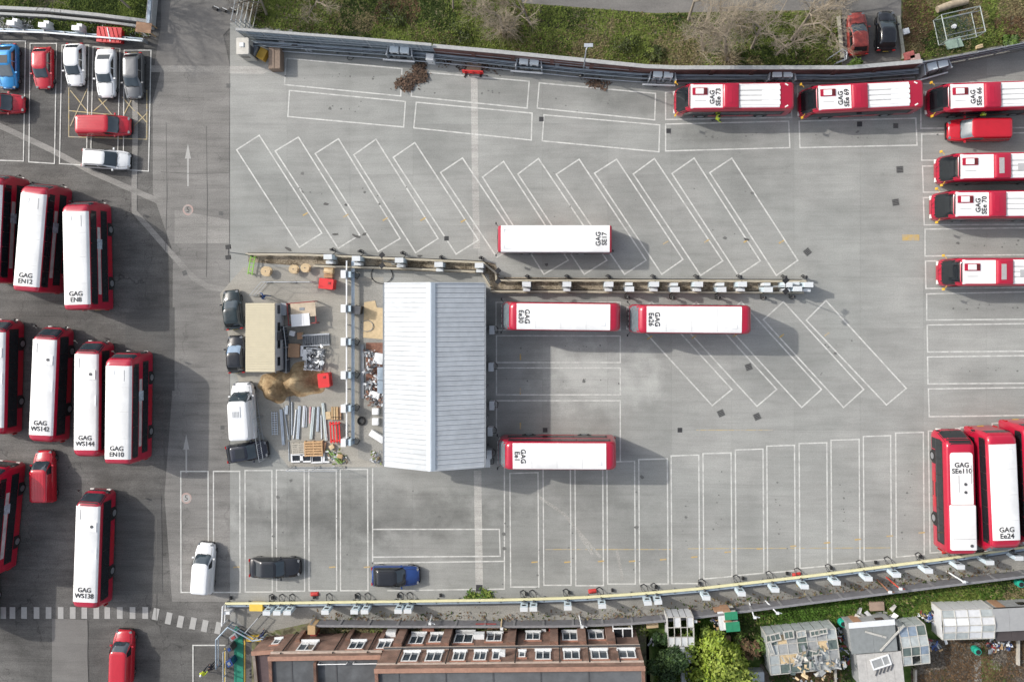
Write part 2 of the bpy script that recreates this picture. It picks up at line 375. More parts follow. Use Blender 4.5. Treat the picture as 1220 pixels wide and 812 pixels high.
# ------------------------------------------------------------------ painted bays
def bay(pts, close=True, w=.115, mat=line_m, z=Z2):
    mb = MB(); p = [G(x, y) for x, y in pts]
    n = len(p)
    for i in range(n if close else n - 1): stroke(mb, p[i], p[(i + 1) % n], w, z + .0007 * (i % 2))
    o = part('bay_marking', mb, mat); o['kind'] = 'structure'; return o
for q in ([(341, 69.5), (479, 82), (477.5, 114.5), (339, 101)], [(345, 108), (483, 121), (481, 151.5), (343, 139)],
          [(493, 85), (630.5, 97), (628, 129), (490, 115)], [(496, 122), (634, 135), (633, 167), (493, 152.5)],
          [(642.5, 99), (781, 111.5), (780, 143), (640, 129)], [(648, 137), (786, 149), (785, 181), (646, 168)],
          [(793, 110), (943, 105), (943, 140), (793, 142.5)], [(793, 148), (939.5, 144.5), (941, 176), (793, 180)],
          [(950, 102), (1090, 98), (1088, 134), (951, 140)], [(952, 144.5), (1091, 141), (1092.5, 173), (953, 176)],
          [(1097, 100), (1250, 96), (1250, 152), (1097, 153)], [(1098, 160), (1250, 158), (1250, 191), (1098, 191)], [(1099, 198), (1250, 197), (1250, 229), (1100, 229)],
          [(1100, 235.5), (1250, 234), (1250, 267), (1101, 268)], [(1102, 273), (1250, 271), (1250, 303), (1102, 305)], [(1102.5, 311), (1250, 309), (1250, 342), (1103, 343.5)],
          [(1104, 350), (1250, 347), (1250, 380), (1104, 381)], [(1104.5, 387), (1250, 385), (1250, 418), (1105, 419)], [(1105, 425), (1250, 423), (1250, 456), (1105.5, 457)], [(1106, 463), (1250, 461), (1250, 494), (1107, 496)],
          [(1106, 513), (1142, 512), (1143, 656), (1108, 658)], [(1144, 509), (1180, 507), (1182, 652), (1146, 655)], [(1182, 504), (1218, 502), (1222, 646), (1185, 650)],
          [(591, 360), (739, 360), (739, 393), (591, 393)], [(591.5, 399.7), (739, 400), (739, 431.6), (591.5, 431.6)], [(591.5, 438), (739, 438), (739, 470), (591.5, 470)],
          [(444, 630), (595, 630), (596, 662), (444, 663)]): bay(q)
bay([(591.5, 510), (591.5, 477), (739, 477), (739, 548)], False)
bay([(444, 670), (444, 558)], False); bay([(444, 670), (600, 668)], False); bay([(601, 552), (601, 701), (462, 703)], False)
for (l, r, t, b) in ((215.5, 248, 561, 705), (254.4, 285.7, 561, 705), (292, 324, 560, 704.5), (329.4, 362.5, 559.5, 703.5), (368, 400.7, 559, 703), (405.5, 438, 558.6, 703)):
    bay([(l, t), (r, t), (r + .5, b), (l + .3, b)])
for (l, r, t, b) in ((607.5, 641, 563.5, 698.6), (647, 679.5, 556, 696.5), (685, 718, 553, 697), (723, 756, 550, 695), (761, 795, 547, 695), (799.5, 832.5, 542.6, 694.5), (837.5, 871, 540, 689),
                     (876, 909, 535.5, 685), (913.5, 946.5, 531, 682), (952, 985, 528, 676.5), (990, 1023.5, 524, 672), (1028.5, 1061, 519.5, 668), (1067, 1100, 515.5, 663)):
    bay([(l, t), (r, t - 1), (r + 1, b - 3 if b < 694 else b), (l + 1, b)])
for (tx, ty, lx, ly, bx, by, rx, ry) in ((309, 161.3, 282, 178.5, 356.6, 294.5, 383.5, 277.7), (355.6, 163.4, 328, 180, 403, 295.8, 428.5, 279.8), (403.3, 165.4, 375.6, 183, 450.6, 299.6, 476.8, 284),
        (448, 166, 421.6, 184.5, 495.3, 301, 522, 284), (494.3, 170, 468.6, 187.5, 543.4, 302.6, 570, 286), (551, 188.3, 525, 205.6, 592, 306.5, 619, 290),
        (600, 192.4, 575, 211, 648, 326.6, 677, 310), (641.6, 189, 617, 207.4, 696, 326.6, 723, 310), (690, 189.8, 662.7, 207.7, 744, 326.6, 769.8, 310), (734.6, 189.8, 708.4, 206.4, 788.4, 326.6, 813.6, 309),
        (779.7, 189, 754.5, 207.4, 834.7, 328, 861, 310.7), (827, 188.5, 800.5, 206.8, 879.5, 328, 905.7, 310.7), (871.8, 188.5, 845.6, 205.8, 924.9, 328, 950.4, 310),
        (984, 358, 960.6, 381.3, 1056, 482, 1079.6, 462.3)):
    bay([(tx, ty), (lx, ly), (bx, by), (rx, ry)], w=.125)
for (rx, ry, bx, by) in ((872, 463.6, 848.5, 482.8), (925.3, 463.6, 901.8, 483.6), (978.6, 463.6, 955, 485), (1028.9, 463.6, 1005, 485)):
    dx, dy = 95.6, 104.3
    bay([(rx - dx, ry - dy), (bx - dx, by - dy), (bx, by), (rx, ry)], w=.125)
for q in ([(-30, 49), (30.5, 49), (28, 192), (-30, 190)], [(36, 52), (67.5, 52), (65, 195), (34.5, 193)], [(74, 54), (106, 54), (103, 197), (71, 195)], [(111, 56), (143, 58), (140, 200), (108, 198)], [(148, 60), (180, 60), (177, 204), (147, 202)]): bay(q, w=.1)
bay([(230, 860), (230, 768), (268, 768)], False)
# orange numbers painted across the bay lines
def mark(x, y, ang=0, L=5.5, name='painted_bay_number', mat=orange_m, w=1.6):
    a = R(ang); dx, dy = math.cos(a) * L / 2, -math.sin(a) * L / 2
    mb = MB(); stroke(mb, G(x - dx, y - dy), G(x + dx, y + dy), w / PXM, Z3); o = part(name, mb, mat); o['kind'] = 'structure'
for x, y in ((364, 255), (412, 257), (459, 261), (504, 261), (552, 263), (793, 289), (842, 287), (889, 287), (931, 288)): mark(x, y, 30)
for x, y in ((774, 402), (827, 401), (876, 399), (931, 400), (985, 398)): mark(x, y, 35)
for x, y in ((620, 425), (620, 466), (620, 507)): mark(x, y, 90, 6)
for x, y in ((282, 675), (396, 675), (437, 675), (637, 669), (676, 669), (716, 668), (753, 668), (790, 666), (827, 663), (867, 657), (905, 653), (945, 650), (985, 646), (1022, 642), (1060, 638), (1098, 634)): mark(x, y, 5, 6)
mark(1085, 283, 0, 13, 'painted_patch', orange_m, 7)
for a, b in (((650, 654), (800, 654)), ((830, 512), (920, 512)), ((820, 653), (1060, 652))):
    mb = MB(); stroke(mb, G(*a), G(*b), .07, Z1); o = part('painted_guide_line', mb, yellow_m); o['kind'] = 'structure'
# yellow box hatching between the parked cars
mb = MB()
for hk, (a, b) in enumerate((((82, 105), (82, 163)), ((82, 163), (175, 166)), ((175, 108), (175, 166)), ((82, 132), (135, 137)), ((84, 108), (118, 150)), ((84, 150), (104, 106)), ((112, 132), (135, 112)), ((118, 118), (136, 140)), ((148, 136), (160, 112)), ((146, 116), (160, 132)), ((160, 150), (174, 136)), ((164, 134), (175, 146)))):
    stroke(mb, G(*a), G(*b), .09, .0095 + .0007 * hk)
o = part('yellow_hatching', mb, yellow_m); o['kind'] = 'structure'
def arrow(x, y0, y1):
    mb = MB(); p = [G(x - 1, y0 + 17), G(x - 1, y1), G(x + 1, y1), G(x + 1, y0 + 17), G(x + 3.6, y0 + 18), G(x, y0), G(x - 3.6, y0 + 18)]
    for i, q in enumerate(([p[0], p[1], p[2], p[3]], [p[6], p[4], p[5]])): mb.poly([(k.x, k.y) for k in q], .008 + .0025 * i)
    o = part('painted_arrow', mb, faint_m); o['kind'] = 'structure'
arrow(224, 171, 222); arrow(222, 517, 563)
def roundel(x, y, m1, m2, five=True):
    c = G(x, y); mb = MB(); n = 28; r0, r1 = .36, .52
    mb.poly([(c.x + .5 * math.cos(2 * math.pi * i / n), c.y + .5 * math.sin(2 * math.pi * i / n)) for i in range(n)], .0075)
    o = part('painted_roundel', mb, m1); o['kind'] = 'structure'
    ring = MB(); ring.grid([[(c.x + rr * math.cos(2 * math.pi * i / n), c.y + rr * math.sin(2 * math.pi * i / n), .0095) for i in range(n + 1)] for rr in (r1, r0)])
    link('roundel_ring', ring.mesh('ring', m2), o)
    t = text_mesh('5', .75); t.materials.clear(); t.materials.append(ink); q = link('numeral', t, o, (c.x, c.y, .0105))
roundel(222, 593, faint_m, redpaint_m); roundel(224, 250, strip_d, redpaint_m)
# zebra crossing
for x, y in [(v / 3.83, 729.5) for v in (-40, 15, 57, 110, 167, 222, 277, 332, 385, 440, 490, 547, 605, 663)] + [(185.5, 731), (201, 736), (215, 740), (230, 742), (244, 745), (260, 747.5)]:
    t = 0 if x < 180 else -.2
    ca, sa = math.cos(t), math.sin(t); c = G(x, y); hx, hy = 3.6 / PXM, 7.2 / PXM
    mb = MB().poly([(c.x + a * ca - b * sa, c.y + a * sa + b * ca) for a, b in ((-hx, -hy), (hx, -hy), (hx, hy), (-hx, hy))], .006)
    o = part('zebra_block', mb, faint_m); o['kind'] = 'structure'
# drain covers let into the paving
cover_m = M('cast_iron', (.045, .045, .047), .6, var=.3, scale=9); cover_l = M('worn_cast_iron', (.12, .12, .115), .6, var=.3, scale=9)
def cover(x, y, s=6, ang=0, m=cover_m, kid=True):
    c = G(x, y); w = s / PXM; mb = MB()
    mb.box((c.x, c.y, .0145), (w, w, .012), R(ang))
    o = part('drain_cover', mb, m); o['kind'] = 'structure'
    g = MB()
    for k in range(4):
        t = R(ang); off = (k - 1.5) * w * .22
        g.box((c.x - off * math.sin(t), c.y + off * math.cos(t), .0225), (w * .8, w * .09, .006), t)
    part('cover_rib', g, black, o)
for x, y in ((645, 142), (796.5, 156), (649.5, 512), (810, 512), (532, 284)): cover(x, y, 5.5)
for x, y in ((1024, 148), (1067, 150)): cover(x, y, 6, 0, cover_l if x > 1030 else cover_m)
for x, y, a in ((962, 300, 40), (1067, 241, 10), (892, 437, 20), (859, 492, 25), (902, 496, 25), (1072, 202, 3)): cover(x, y, 8, a, cover_l)
for x, y in ((272, 102), (269, 391), (263, 254), (265, 509)): cover(x, y, 5, 0, cover_l)
cover(220, 325, 6, 20, cover_l); cover(571, 700, 8)
# ------------------------------------------------------------------ planted ground
verge_m = ramp_mat('verge_ground', [(.30, (.035, .036, .022)), (.42, (.07, .075, .03)), (.5, (.105, .13, .034)), (.6, (.14, .14, .06)), (.72, (.21, .185, .125))], 1.3, scale2=.22, bump=.6)
lawn_m = ramp_mat('lawn_ground', [(.3, (.03, .05, .015)), (.5, (.055, .10, .02)), (.62, (.09, .135, .035)), (.75, (.16, .16, .075))], 1.2, scale2=.3, bump=.6)
soil_m = ramp_mat('soil', [(.3, (.045, .036, .028)), (.5, (.085, .07, .055)), (.7, (.14, .12, .095))], 3.0, bump=.8)
weed_m = ramp_mat('weedy_ground', [(.3, (.07, .065, .04)), (.5, (.16, .15, .10)), (.6, (.12, .14, .05)), (.72, (.25, .23, .18))], 1.6, scale2=.4, bump=.5)
gravel_m = ramp_mat('gravel', [(.3, (.10, .08, .055)), (.5, (.24, .20, .145)), (.7, (.36, .31, .235))], 6.0, scale2=.8, bump=.7)
TOPV = [(292, -160), (300, 30), (440, 45), (600, 61), (760, 78), (800, 79), (1003, 79), (1003, 15), (1000, -160)]
sheet('verge', TOPV, .03, verge_m)
sheet('verge', [(1075, -160), (1073, 78), (1220, 49), (1400, 10), (1400, -160)], .03, verge_m)
sheet('parking_spur', [(1000, -160), (1003, 79), (1073, 78), (1075, -160)], .03, path_m)
sheet('footpath', [(560, -160), (622, 4), (690, 9), (780, 16), (870, 14), (1003, 12), (1003, -160)], .036, path_m)
sheet('verge', [(-120, -150), (186, -150), (180, 24), (90, 18), (-120, 2)], .03, lawn_m)
sheet('planting_strip', [(-120, 20), (90, 27), (178, 33), (178, 46), (100, 40), (-120, 31)], .03, soil_m)
sheet('allotment_ground', [(770, 741), (900, 724), (1050, 708), (1330, 668), (1330, 1000), (770, 1000)], .03, lawn_m)
sheet('terrace_garden', [(375, 740), (640, 741), (772, 741), (782, 1000), (300, 1000), (300, 756)], .03, weed_m)
sheet('soil_bed', [(1085, 760), (1162, 762), (1164, 900), (1085, 900)], .036, soil_m)
sheet('soil_bed', [(1176, 765), (1330, 755), (1330, 900), (1190, 900)], .036, soil_m)
sheet('garden_path', [(1160, 764), (1168, 764), (1172, 900), (1162, 900)], .040, walk_m)
sheet('soil_bed', [(905, 790), (1012, 796), (1012, 900), (905, 900)], .036, soil_m)
sheet('dry_grass', [(1172, 790), (1180, 780), (1194, 792), (1200, 830), (1176, 835)], .044, verge_m)
# tufts: one mass per patch, each blade-clump a small tilted leaf pair
tuft_a = M('tuft_green', (.14, .18, .043), .8, var=.5, scale=.9, spec=.1)
tuft_b = M('tuft_dry', (.20, .17, .09), .8, var=.45, scale=1.4, spec=.1)
tuft_c = M('tuft_dark', (.045, .068, .02), .8, var=.5, scale=1.4, spec=.1)
tuft_d = M('tuft_litter', (.13, .085, .05), .8, var=.5, scale=2.4, spec=.1)
def inside(x, y, poly):
    c = False; j = len(poly) - 1
    for i in range(len(poly)):
        if (poly[i][1] > y) != (poly[j][1] > y) and x < (poly[j][0] - poly[i][0]) * (y - poly[i][1]) / (poly[j][1] - poly[i][1]) + poly[i][0]: c = not c
        j = i
    return c
def tufts(name, pix, n, mats, weights, size=(.12, .4), z=.03, seed=1, clump=.35):
    rd = random.Random(seed); mb = MB(); xa, xb = min(p[0] for p in pix), max(p[0] for p in pix); ya, yb = min(p[1] for p in pix), max(p[1] for p in pix)
    cent = [(rd.uniform(xa, xb), rd.uniform(ya, yb), rd.choices(range(len(mats)), weights)[0], rd.uniform(8, 32)) for _ in range(60)]
    k = 0; tries = 0
    while k < n and tries < n * 8:
        tries += 1
        x, y = rd.uniform(xa, xb), rd.uniform(ya, yb)
        if not inside(x, y, pix): continue
        mi = rd.choices(range(len(mats)), weights)[0]
        for (cx, cy, cm, cr) in cent:
            if (x - cx) ** 2 + (y - cy) ** 2 < cr * cr and rd.random() < .7: mi = cm; break
        p = G(x, y); k += 1; mb.mi = mi
        for _ in range(2):
            a = rd.uniform(0, 6.28); s = rd.uniform(*size); hgt = s * rd.uniform(.4, 1.0); w = s * rd.uniform(.18, .4)
            dx, dy = math.cos(a), math.sin(a)
            mb.add([(p.x - dy * w, p.y + dx * w, z), (p.x + dy * w, p.y - dx * w, z), (p.x + dx * s * .8 + dy * w * .5, p.y + dy * s * .8, z + hgt), (p.x + dx * s * .8 - dy * w * .5, p.y + dy * s * .8, z + hgt * .9)], [(0, 1, 2, 3)])
    o = part(name, mb, mats); tag(o, None, None, None, 'stuff'); return o
o = tufts('rough_grass', [(300, -10), (300, 33), (440, 47), (600, 62), (760, 79), (1000, 79), (1000, 14), (780, 17), (622, 5), (600, -10)], 30000, [tuft_a, tuft_b, tuft_c, tuft_d], [5.5, 1.8, 1.6, .6], (.07, .22), .03, 3)
tag(o, 'rough patchy grass and litter on the verge above the yard fence', 'grass')
o = tufts('rough_grass', [(1076, -10), (1075, 74), (1220, 47), (1240, 40), (1240, -10)], 11000, [tuft_a, tuft_b, tuft_c, tuft_d], [2.4, 3, 1.2, 2.2], (.07, .22), .03, 4)
tag(o, 'brownish rough grass and leaf litter around the wire cage', 'grass')
o = tufts('short_grass', [(-8, -10), (184, -10), (180, 24), (90, 18), (-8, 9)], 5500, [tuft_a, tuft_b, tuft_c], [4, 1.2, 2], (.08, .22), .03, 5)
tag(o, 'short green grass strip at the upper left corner', 'grass')
o = tufts('lush_grass', [(800, 742), (900, 725), (1050, 709), (1230, 684), (1230, 722), (1120, 728), (1010, 740), (905, 752), (880, 812), (780, 812), (790, 760)], 15000, [M('lush_green', (.065, .125, .022), .8, var=.45, scale=1.1, spec=.1), tuft_a, tuft_c, tuft_b], [4, 2, 1.6, .7], (.12, .4), .03, 6)
tag(o, 'lush green grass between the dark boundary wall and the sheds', 'grass')
o = tufts('weeds', [(375, 741), (770, 741), (774, 756), (470, 754), (380, 758)], 2500, [tuft_a, tuft_b, tuft_c], [1.4, 3, 1.4], (.07, .2), .03, 8)
tag(o, 'sparse weeds in the narrow yard in front of the brick terrace', 'weeds')
o = tufts('soil_stubble', [(1085, 762), (1230, 760), (1230, 815), (1085, 815)], 5000, [tuft_d, M('stubble_grey', (.16, .14, .115), .9, var=.5, scale=3), tuft_c], [3, 3, 1], (.06, .17), .04, 9)
tag(o, 'dry stubble on the dug brown allotment beds', 'stubble')
o = tufts('border_plants', [(-8, 20), (90, 26), (178, 33), (178, 44), (100, 40), (-8, 35)], 2200, [tuft_c, tuft_a, M('pale_litter', (.42, .42, .40), .7, var=.4, scale=4)], [3, 1.2, 2], (.08, .28), .03, 10)
tag(o, 'low dark plants and pale litter behind the car park rail', 'plants')
o = tufts('rubbish_plants', [(905, 780), (920, 812), (1012, 812), (1012, 796)], 1200, [tuft_c, tuft_d, tuft_a], [3, 2, 1], (.1, .3), .04, 12)
tag(o, 'dark undergrowth on soil below the glasshouse', 'undergrowth')

# oil drips and grime under where the buses stand: small irregular blots let into the paint's level
rd = random.Random(77); mb = MB(); drip_m = M('oil_drip', (.125, .125, .118), .6, var=.3, scale=3)
spots = [(600, 690, 4, 110), (640, 690, 3, 100), (680, 640, 4, 60), (760, 620, 5, 60), (815, 620, 5, 60), (855, 610, 5, 60), (930, 600, 5, 60), (1005, 600, 5, 60), (1080, 590, 5, 60), (410, 90, 60, 6), (412, 130, 60, 6), (560, 110, 55, 6), (710, 120, 55, 8), (865, 162, 60, 5), (1020, 160, 60, 5), (665, 415, 60, 6), (665, 455, 60, 6), (1180, 290, 40, 5), (1180, 365, 40, 5), (1180, 440, 40, 5),
         (370, 230, 30, 30), (460, 235, 30, 30), (700, 250, 40, 40), (860, 260, 40, 40), (980, 430, 40, 30), (330, 620, 20, 50), (420, 630, 20, 50), (520, 600, 60, 20)]
for (x, y, sx, sy) in spots:
    for _ in range(9):
        c = G(rd.gauss(x, sx * .6), rd.gauss(y, sy * .5)); r = rd.uniform(.03, .11) * (2 if rd.random() < .12 else 1); n = 7
        mb.poly([(c.x + r * rd.uniform(.6, 1.2) * math.cos(6.283 * i / n), c.y + r * rd.uniform(.5, 1.1) * math.sin(6.283 * i / n)) for i in range(n)], Z3 + .001 + .0001 * rd.randrange(20))
o = part('oil_drips', mb, drip_m); o['kind'] = 'structure'
# ================================================================== BUSES
def rr_ring(z, x0, x1, hw, r0, r1=None, n=4):
    """rounded rectangle outline: rear x0, front x1, half width hw, rear / front corner radius"""
    r1 = r0 if r1 is None else r1; P = []
    for cx, cy, r, a0 in ((x1 - r1, hw - r1, r1, 0), (x0 + r0, hw - r0, r0, 90), (x0 + r0, -hw + r0, r0, 180), (x1 - r1, -hw + r1, r1, 270)):
        for i in range(n + 1):
            t = R(a0 + 90 * i / n); P.append((cx + r * math.cos(t), cy + r * math.sin(t), z))
    return P
def lerp_ring(rings, z):
    for a, b in zip(rings, rings[1:]):
        if a[0] <= z <= b[0]:
            t = (z - a[0]) / (b[0] - a[0]); return [a[i] + (b[i] - a[i]) * t for i in range(len(a))]
    return list(rings[-1] if z > rings[-1][0] else rings[0])
def end_patch(rings, z0, z1, yw, front=True, nz=4, ny=12, eps=.014, mb=None, y0=None):
    mb = mb or MB(); rows = []; ya = -yw if y0 is None else y0
    for i in range(nz + 1):
        z, xa, xb, hw, r0, r1 = lerp_ring(rings, z0 + (z1 - z0) * i / nz)
        row = []
        for j in range(ny + 1):
            y = ya + (yw - ya) * j / ny; r = r1 if front else r0; yy = min(abs(y), hw - .001); q = max(0.0, yy - (hw - r))
            dx = r - math.sqrt(max(0.0, r * r - q * q))
            x = (xb - dx + eps) if front else (xa + dx - eps)
            row.append((x, y, z))
        rows.append(row)
    return mb.grid(rows if front else [r[::-1] for r in rows])
def side_patch(rings, xa, xb, z0, z1, side, eps=.014, mb=None, th=0):
    mb = mb or MB(); rows = []
    for i in range(3):
        z = z0 + (z1 - z0) * i / 2; hw = lerp_ring(rings, z)[3] + eps
        rows.append([(xa, side * hw, z), (xb, side * hw, z)])
    return mb.grid(rows if side < 0 else [r[::-1] for r in rows])
def wheel(parent, x, y, r, w, side, name='wheel', rim=None):
    t = MB(); t.tube((x, y - w / 2, r), (x, y + w / 2, r), r, 18)
    o = part(name, t, rubber, parent, 40)
    k = MB(); yy = y + side * (w / 2); k.tube((x, yy - side * .02, r), (x, yy + side * .012, r), r * .62, 14); part('rim', k, rim or alloy, o, 40)
    return o
def mirror(parent, x, y, z, side, mat=black, arm=.28):
    b = MB(); b.tube((x - .05, y - side * .02, z + .1), (x + .16, y + side * arm, z + .05), .022, 5); b.box((x + .16, y + side * arm, z - .08), (.1, .2, .34))
    return part('mirror', b, mat, parent)
def bus_body(name, L, Wd, H, rings, deck2, front_glass, upper_front=None, glass_tint=glass, doors=True, win=None, wheels=(2.55, -2.55)):
    t = thing(name, 'x', 'bus'); h = L / 2
    mb = MB().loft([rr_ring(*r) for r in rings]); part('body', mb, red, t, 38)
    part('windscreen', end_patch(rings, front_glass[0], front_glass[1], Wd / 2 - .1, True), glass_tint, t, 40)
    part('rear_window', end_patch(rings, (2.9 if deck2 else 1.75), (3.65 if deck2 else 2.4), Wd / 2 - .3, False), glass, t, 40)
    part('destination_blind', end_patch(rings, front_glass[1] + .06, front_glass[1] + .42, Wd / 2 - .35, True), black, t, 40)
    if upper_front: part('upper_windscreen', end_patch(rings, upper_front[0], upper_front[1], Wd / 2 - .12, True), upper_front[2], t, 40)
    z0, z1 = (1.2, 2.12) if deck2 else (1.15, 2.32)
    n = 6
    for s in (-1, 1):
        part('window_band', side_patch(rings, -h + .75, h - .85, z0 - .08, z1 + .06, s, .006), black, t)
        if deck2: part('window_band', side_patch(rings, -h + .55, h - 1.0, 2.86, 3.84, s, .006), black, t)
        xs_ = [-h + .9 + (2 * h - 1.9) * i / n for i in range(n + 1)]
        for i in range(n):
            part('side_window', side_patch(rings, xs_[i] + .03, xs_[i + 1] - .03, z0, z1, s), glass, t)
            if deck2: part('upper_window', side_patch(rings, xs_[i] + .03 - .25, xs_[i + 1] - .03 - .25, 2.92, 3.78, s), glass, t)
        for wx in wheels:
            part('wheel_arch', side_patch(rings, wx - .62, wx + .62, .32, 1.06, s, .008), black, t); wheel(t, wx, s * (Wd / 2 - .13), .48, .28, s)
        part('skirt_panel', side_patch(rings, -1.6, 1.5, .4, .98, s, .01), M('bus_red_panel', (.40, .012, .024), .35, var=.08, coat=.4), t)
        mirror(t, h - .1, s * (Wd / 2 - .05), 2.2 if not deck2 else 2.35, s, amber if name == 'single_deck_bus' else black)
        lp = MB(); hw = Wd / 2; lp.box((h - .03, s * (hw - .42), .78), (.12, .36, .2)); part('headlight', lp, lens_w, t)
        lp = MB(); lp.box((-h + .0, s * (hw - .18), 1.1), (.08, .14, .6)); part('tail_light', lp, lens_r, t)
    part('front_door', side_patch(rings, h - 1.75, h - .75, .42, 2.1, 1, .018), glass, t)
    part('exit_door', side_patch(rings, -.65, .65, .42, 2.1, 1, .018), glass, t)
    for k in (0, 1):
        w = MB(); w.tube((h + .03, -.12 + .2 * k, front_glass[0] - .02), (h - .02, -.75 + .55 * k + .3, front_glass[0] + .55), .014, 4); part('wiper', w, black, t)
    pl = MB(); pl.box((-h - .012, 0, .75), (.02, .52, .12)); part('number_plate', pl, M('plate_yellow', (.6, .45, .03), .5), t)
    return t
def slab_roof(name, t, rings, xa, xb, zlow, eps=.016, mat=rwhite, inset=0.0, ztop=None):
    """a panel following the roof outline between two stations"""
    rs = []; top = ztop if ztop else rings[-1][0]
    zs_ = [zlow] + [r[0] for r in rings if zlow < r[0] < top - .001] + [top]
    secs = []
    for z in zs_:
        hw = lerp_ring(rings, z)[3] - inset; secs.append((z, hw))
    prof = [(-hw - eps, z) for z, hw in secs] + [(hw + eps, z) for z, hw in secs[::-1]]
    k = len(secs)
    prof = [(-(hw + (eps if not inset else 0)), z + (eps if i == k - 1 else 0)) for i, (z, hw) in enumerate(secs)]
    prof = prof + [(0, prof[-1][1] + .012)] + [(-y, z) for y, z in prof[::-1]]
    mb = MB(); a = [(xa, y, z) for y, z in prof]; b = [(xb, y, z) for y, z in prof]
    n = len(prof); mb.add(a + b, [(i, n + i, n + i + 1, i + 1)[::-1] for i in range(n - 1)] + [tuple(range(n))[::-1], tuple(range(n, 2 * n))])
    return part(name, mb, mat, t, 30)
def lettering(t, lines, x, y, z, up=1, size=.50):
    me = text_mesh(lines, size, bold=.012); me.materials.clear(); me.materials.append(ink)
    return link('roof_number', me, t, (x, y, z), R(-90) if up > 0 else R(90))      # up > 0: the letters' tops point to the front
PROTO = {}
def seams(t, h, xs_, z, w):
    for x in xs_: k = MB(); k.box((x, 0, z), (.03, w, .006)); part('roof_seam', k, M('seam_grey', (.52, .52, .51), .6, var=.1), t)
def proto_en():
    L, Wd, H = 10.1, 2.53, 4.25; h = L / 2
    rg = [(.28, -h + .02, h - .06, 1.235, .22, .4), (.6, -h, h, 1.265, .22, .42), (2.3, -h + .02, h - .02, 1.265, .22, .42), (2.75, -h + .03, h - .10, 1.262, .22, .42), (3.75, -h + .06, h - .42, 1.245, .25, .42),
          (4.0, -h + .12, h - .58, 1.215, .28, .42), (4.15, -h + .22, h - .80, 1.12, .28, .4), (4.21, -h + .42, h - 1.0, .98, .25, .35)]
    t = bus_body('double_deck_bus', L, Wd, H, rg, True, (1.05, 2.2), (2.95, 3.85, glass2))
    slab_roof('roof_panel', t, rg, -h + .55, h - 1.12, 4.0)
    for s in (-1, 1):
        ad = part('advert_panel', side_patch(rg, -3.6, 2.6, 2.3, 2.78, s, .02), M('advert_board', (.42, .40, .40), .4, var=.35, scale=1.2), t)
        part('poster', side_patch(rg, .6, 1.5, 2.05, 2.86, s, .028), M('advert_poster', (.35, .40, .46), .4, var=.7, scale=3.5), ad)
    seams(t, h, (-2.6, -.2, 2.0), 4.2385, 2.0)
    k = MB(); k.box((h - 1.75, .45, 4.245), (.42, .40, .035)); part('roof_hatch', k, offwhite, t)
    k = MB(); k.box((h - 2.0, -.62, 4.238), (1.0, .05, .03)); part('aerial_strip', k, greyink, t)
    return t
def proto_ee():
    L, Wd, H = 10.6, 2.55, 4.3; h = L / 2
    rg = [(.28, -h + .02, h - .1, 1.24, .25, .5), (.6, -h, h - .02, 1.275, .3, .5), (2.3, -h + .02, h, 1.275, .3, .5), (2.8, -h + .04, h - .06, 1.27, .32, .5), (3.75, -h + .1, h - .55, 1.25, .4, .45),
          (4.05, -h + .25, h - .78, 1.215, .45, .42), (4.2, -h + .42, h - .95, 1.12, .45, .4), (4.26, -h + .62, h - 1.12, .98, .4, .35)]
    t = bus_body('electric_double_deck_bus', L, Wd, H, rg, True, (1.0, 2.25), (2.75, 4.0, glassg))
    slab_roof('roof_panel', t, rg, -h + 1.0, h - 1.42, 4.2, inset=.0)
    seams(t, h, (-2.2, 0, 2.2), 4.288, 2.05)
    k = MB(); k.box((-h + 1.6, .75, 4.295), (.36, .05, .03)); k.box((-h + 1.42, .6, 4.295), (.05, .34, .03)); part('roof_marking', k, offwhite, t)
    bl = MB()
    for i in range(5): bl.box((h + .01, -.9 + .45 * i, 2.52), (.03, .28, .1))
    part('marker_lights', bl, lens_w, t)
    return t
def proto_ws():
    L, Wd, H = 10.8, 2.44, 2.95; h = L / 2
    rg = [(.28, -h + .02, h - .1, 1.19, .3, .55), (.6, -h, h - .02, 1.22, .35, .6), (1.6, -h + .05, h - .05, 1.22, .4, .6), (2.45, -h + .18, h - .62, 1.2, .45, .55), (2.75, -h + .3, h - .8, 1.16, .5, .5), (2.88, -h + .42, h - .92, 1.07, .5, .45), (2.93, -h + .6, h - 1.05, .95, .45, .4)]
    t = bus_body('city_bus', L, Wd, H, rg, False, (1.0, 2.68), None, glass2, wheels=(3.1, -2.4))
    slab_roof('roof_panel', t, rg, -h + .85, h - 1.12, 2.78)
    k = MB(); k.box((h - 3.0, -.55, 2.99), (.85, .8, .07)); p = part('roof_hatch', k, rwhite, t)
    k = MB(); k.tube((h - 2.95, -.52, 3.02), (h - 2.95, -.52, 3.07), .14, 14); part('vent', k, darkgrey, p, 40)
    k = MB(); k.box((h - 1.9, .62, 2.965), (.9, .05, .03)); part('aerial_strip', k, greyink, t)
    k = MB(); k.box((h - 5.4, -.98, 2.97), (1.0, .12, .04)); part('roof_rail', k, offwhite, t)
    return t
def se_rings(L):
    h = L / 2
    return [(.28, -h + .02, h - .12, 1.22, .25, .55), (.6, -h, h - .02, 1.255, .28, .6), (1.1, -h + .01, h, 1.255, .28, .6), (2.5, -h + .05, h - .72, 1.24, .3, .5), (2.8, -h + .1, h - .92, 1.2, .3, .45), (2.95, -h + .2, h - 1.02, 1.13, .3, .4), (3.0, -h + .35, h - 1.15, 1.03, .3, .35)]
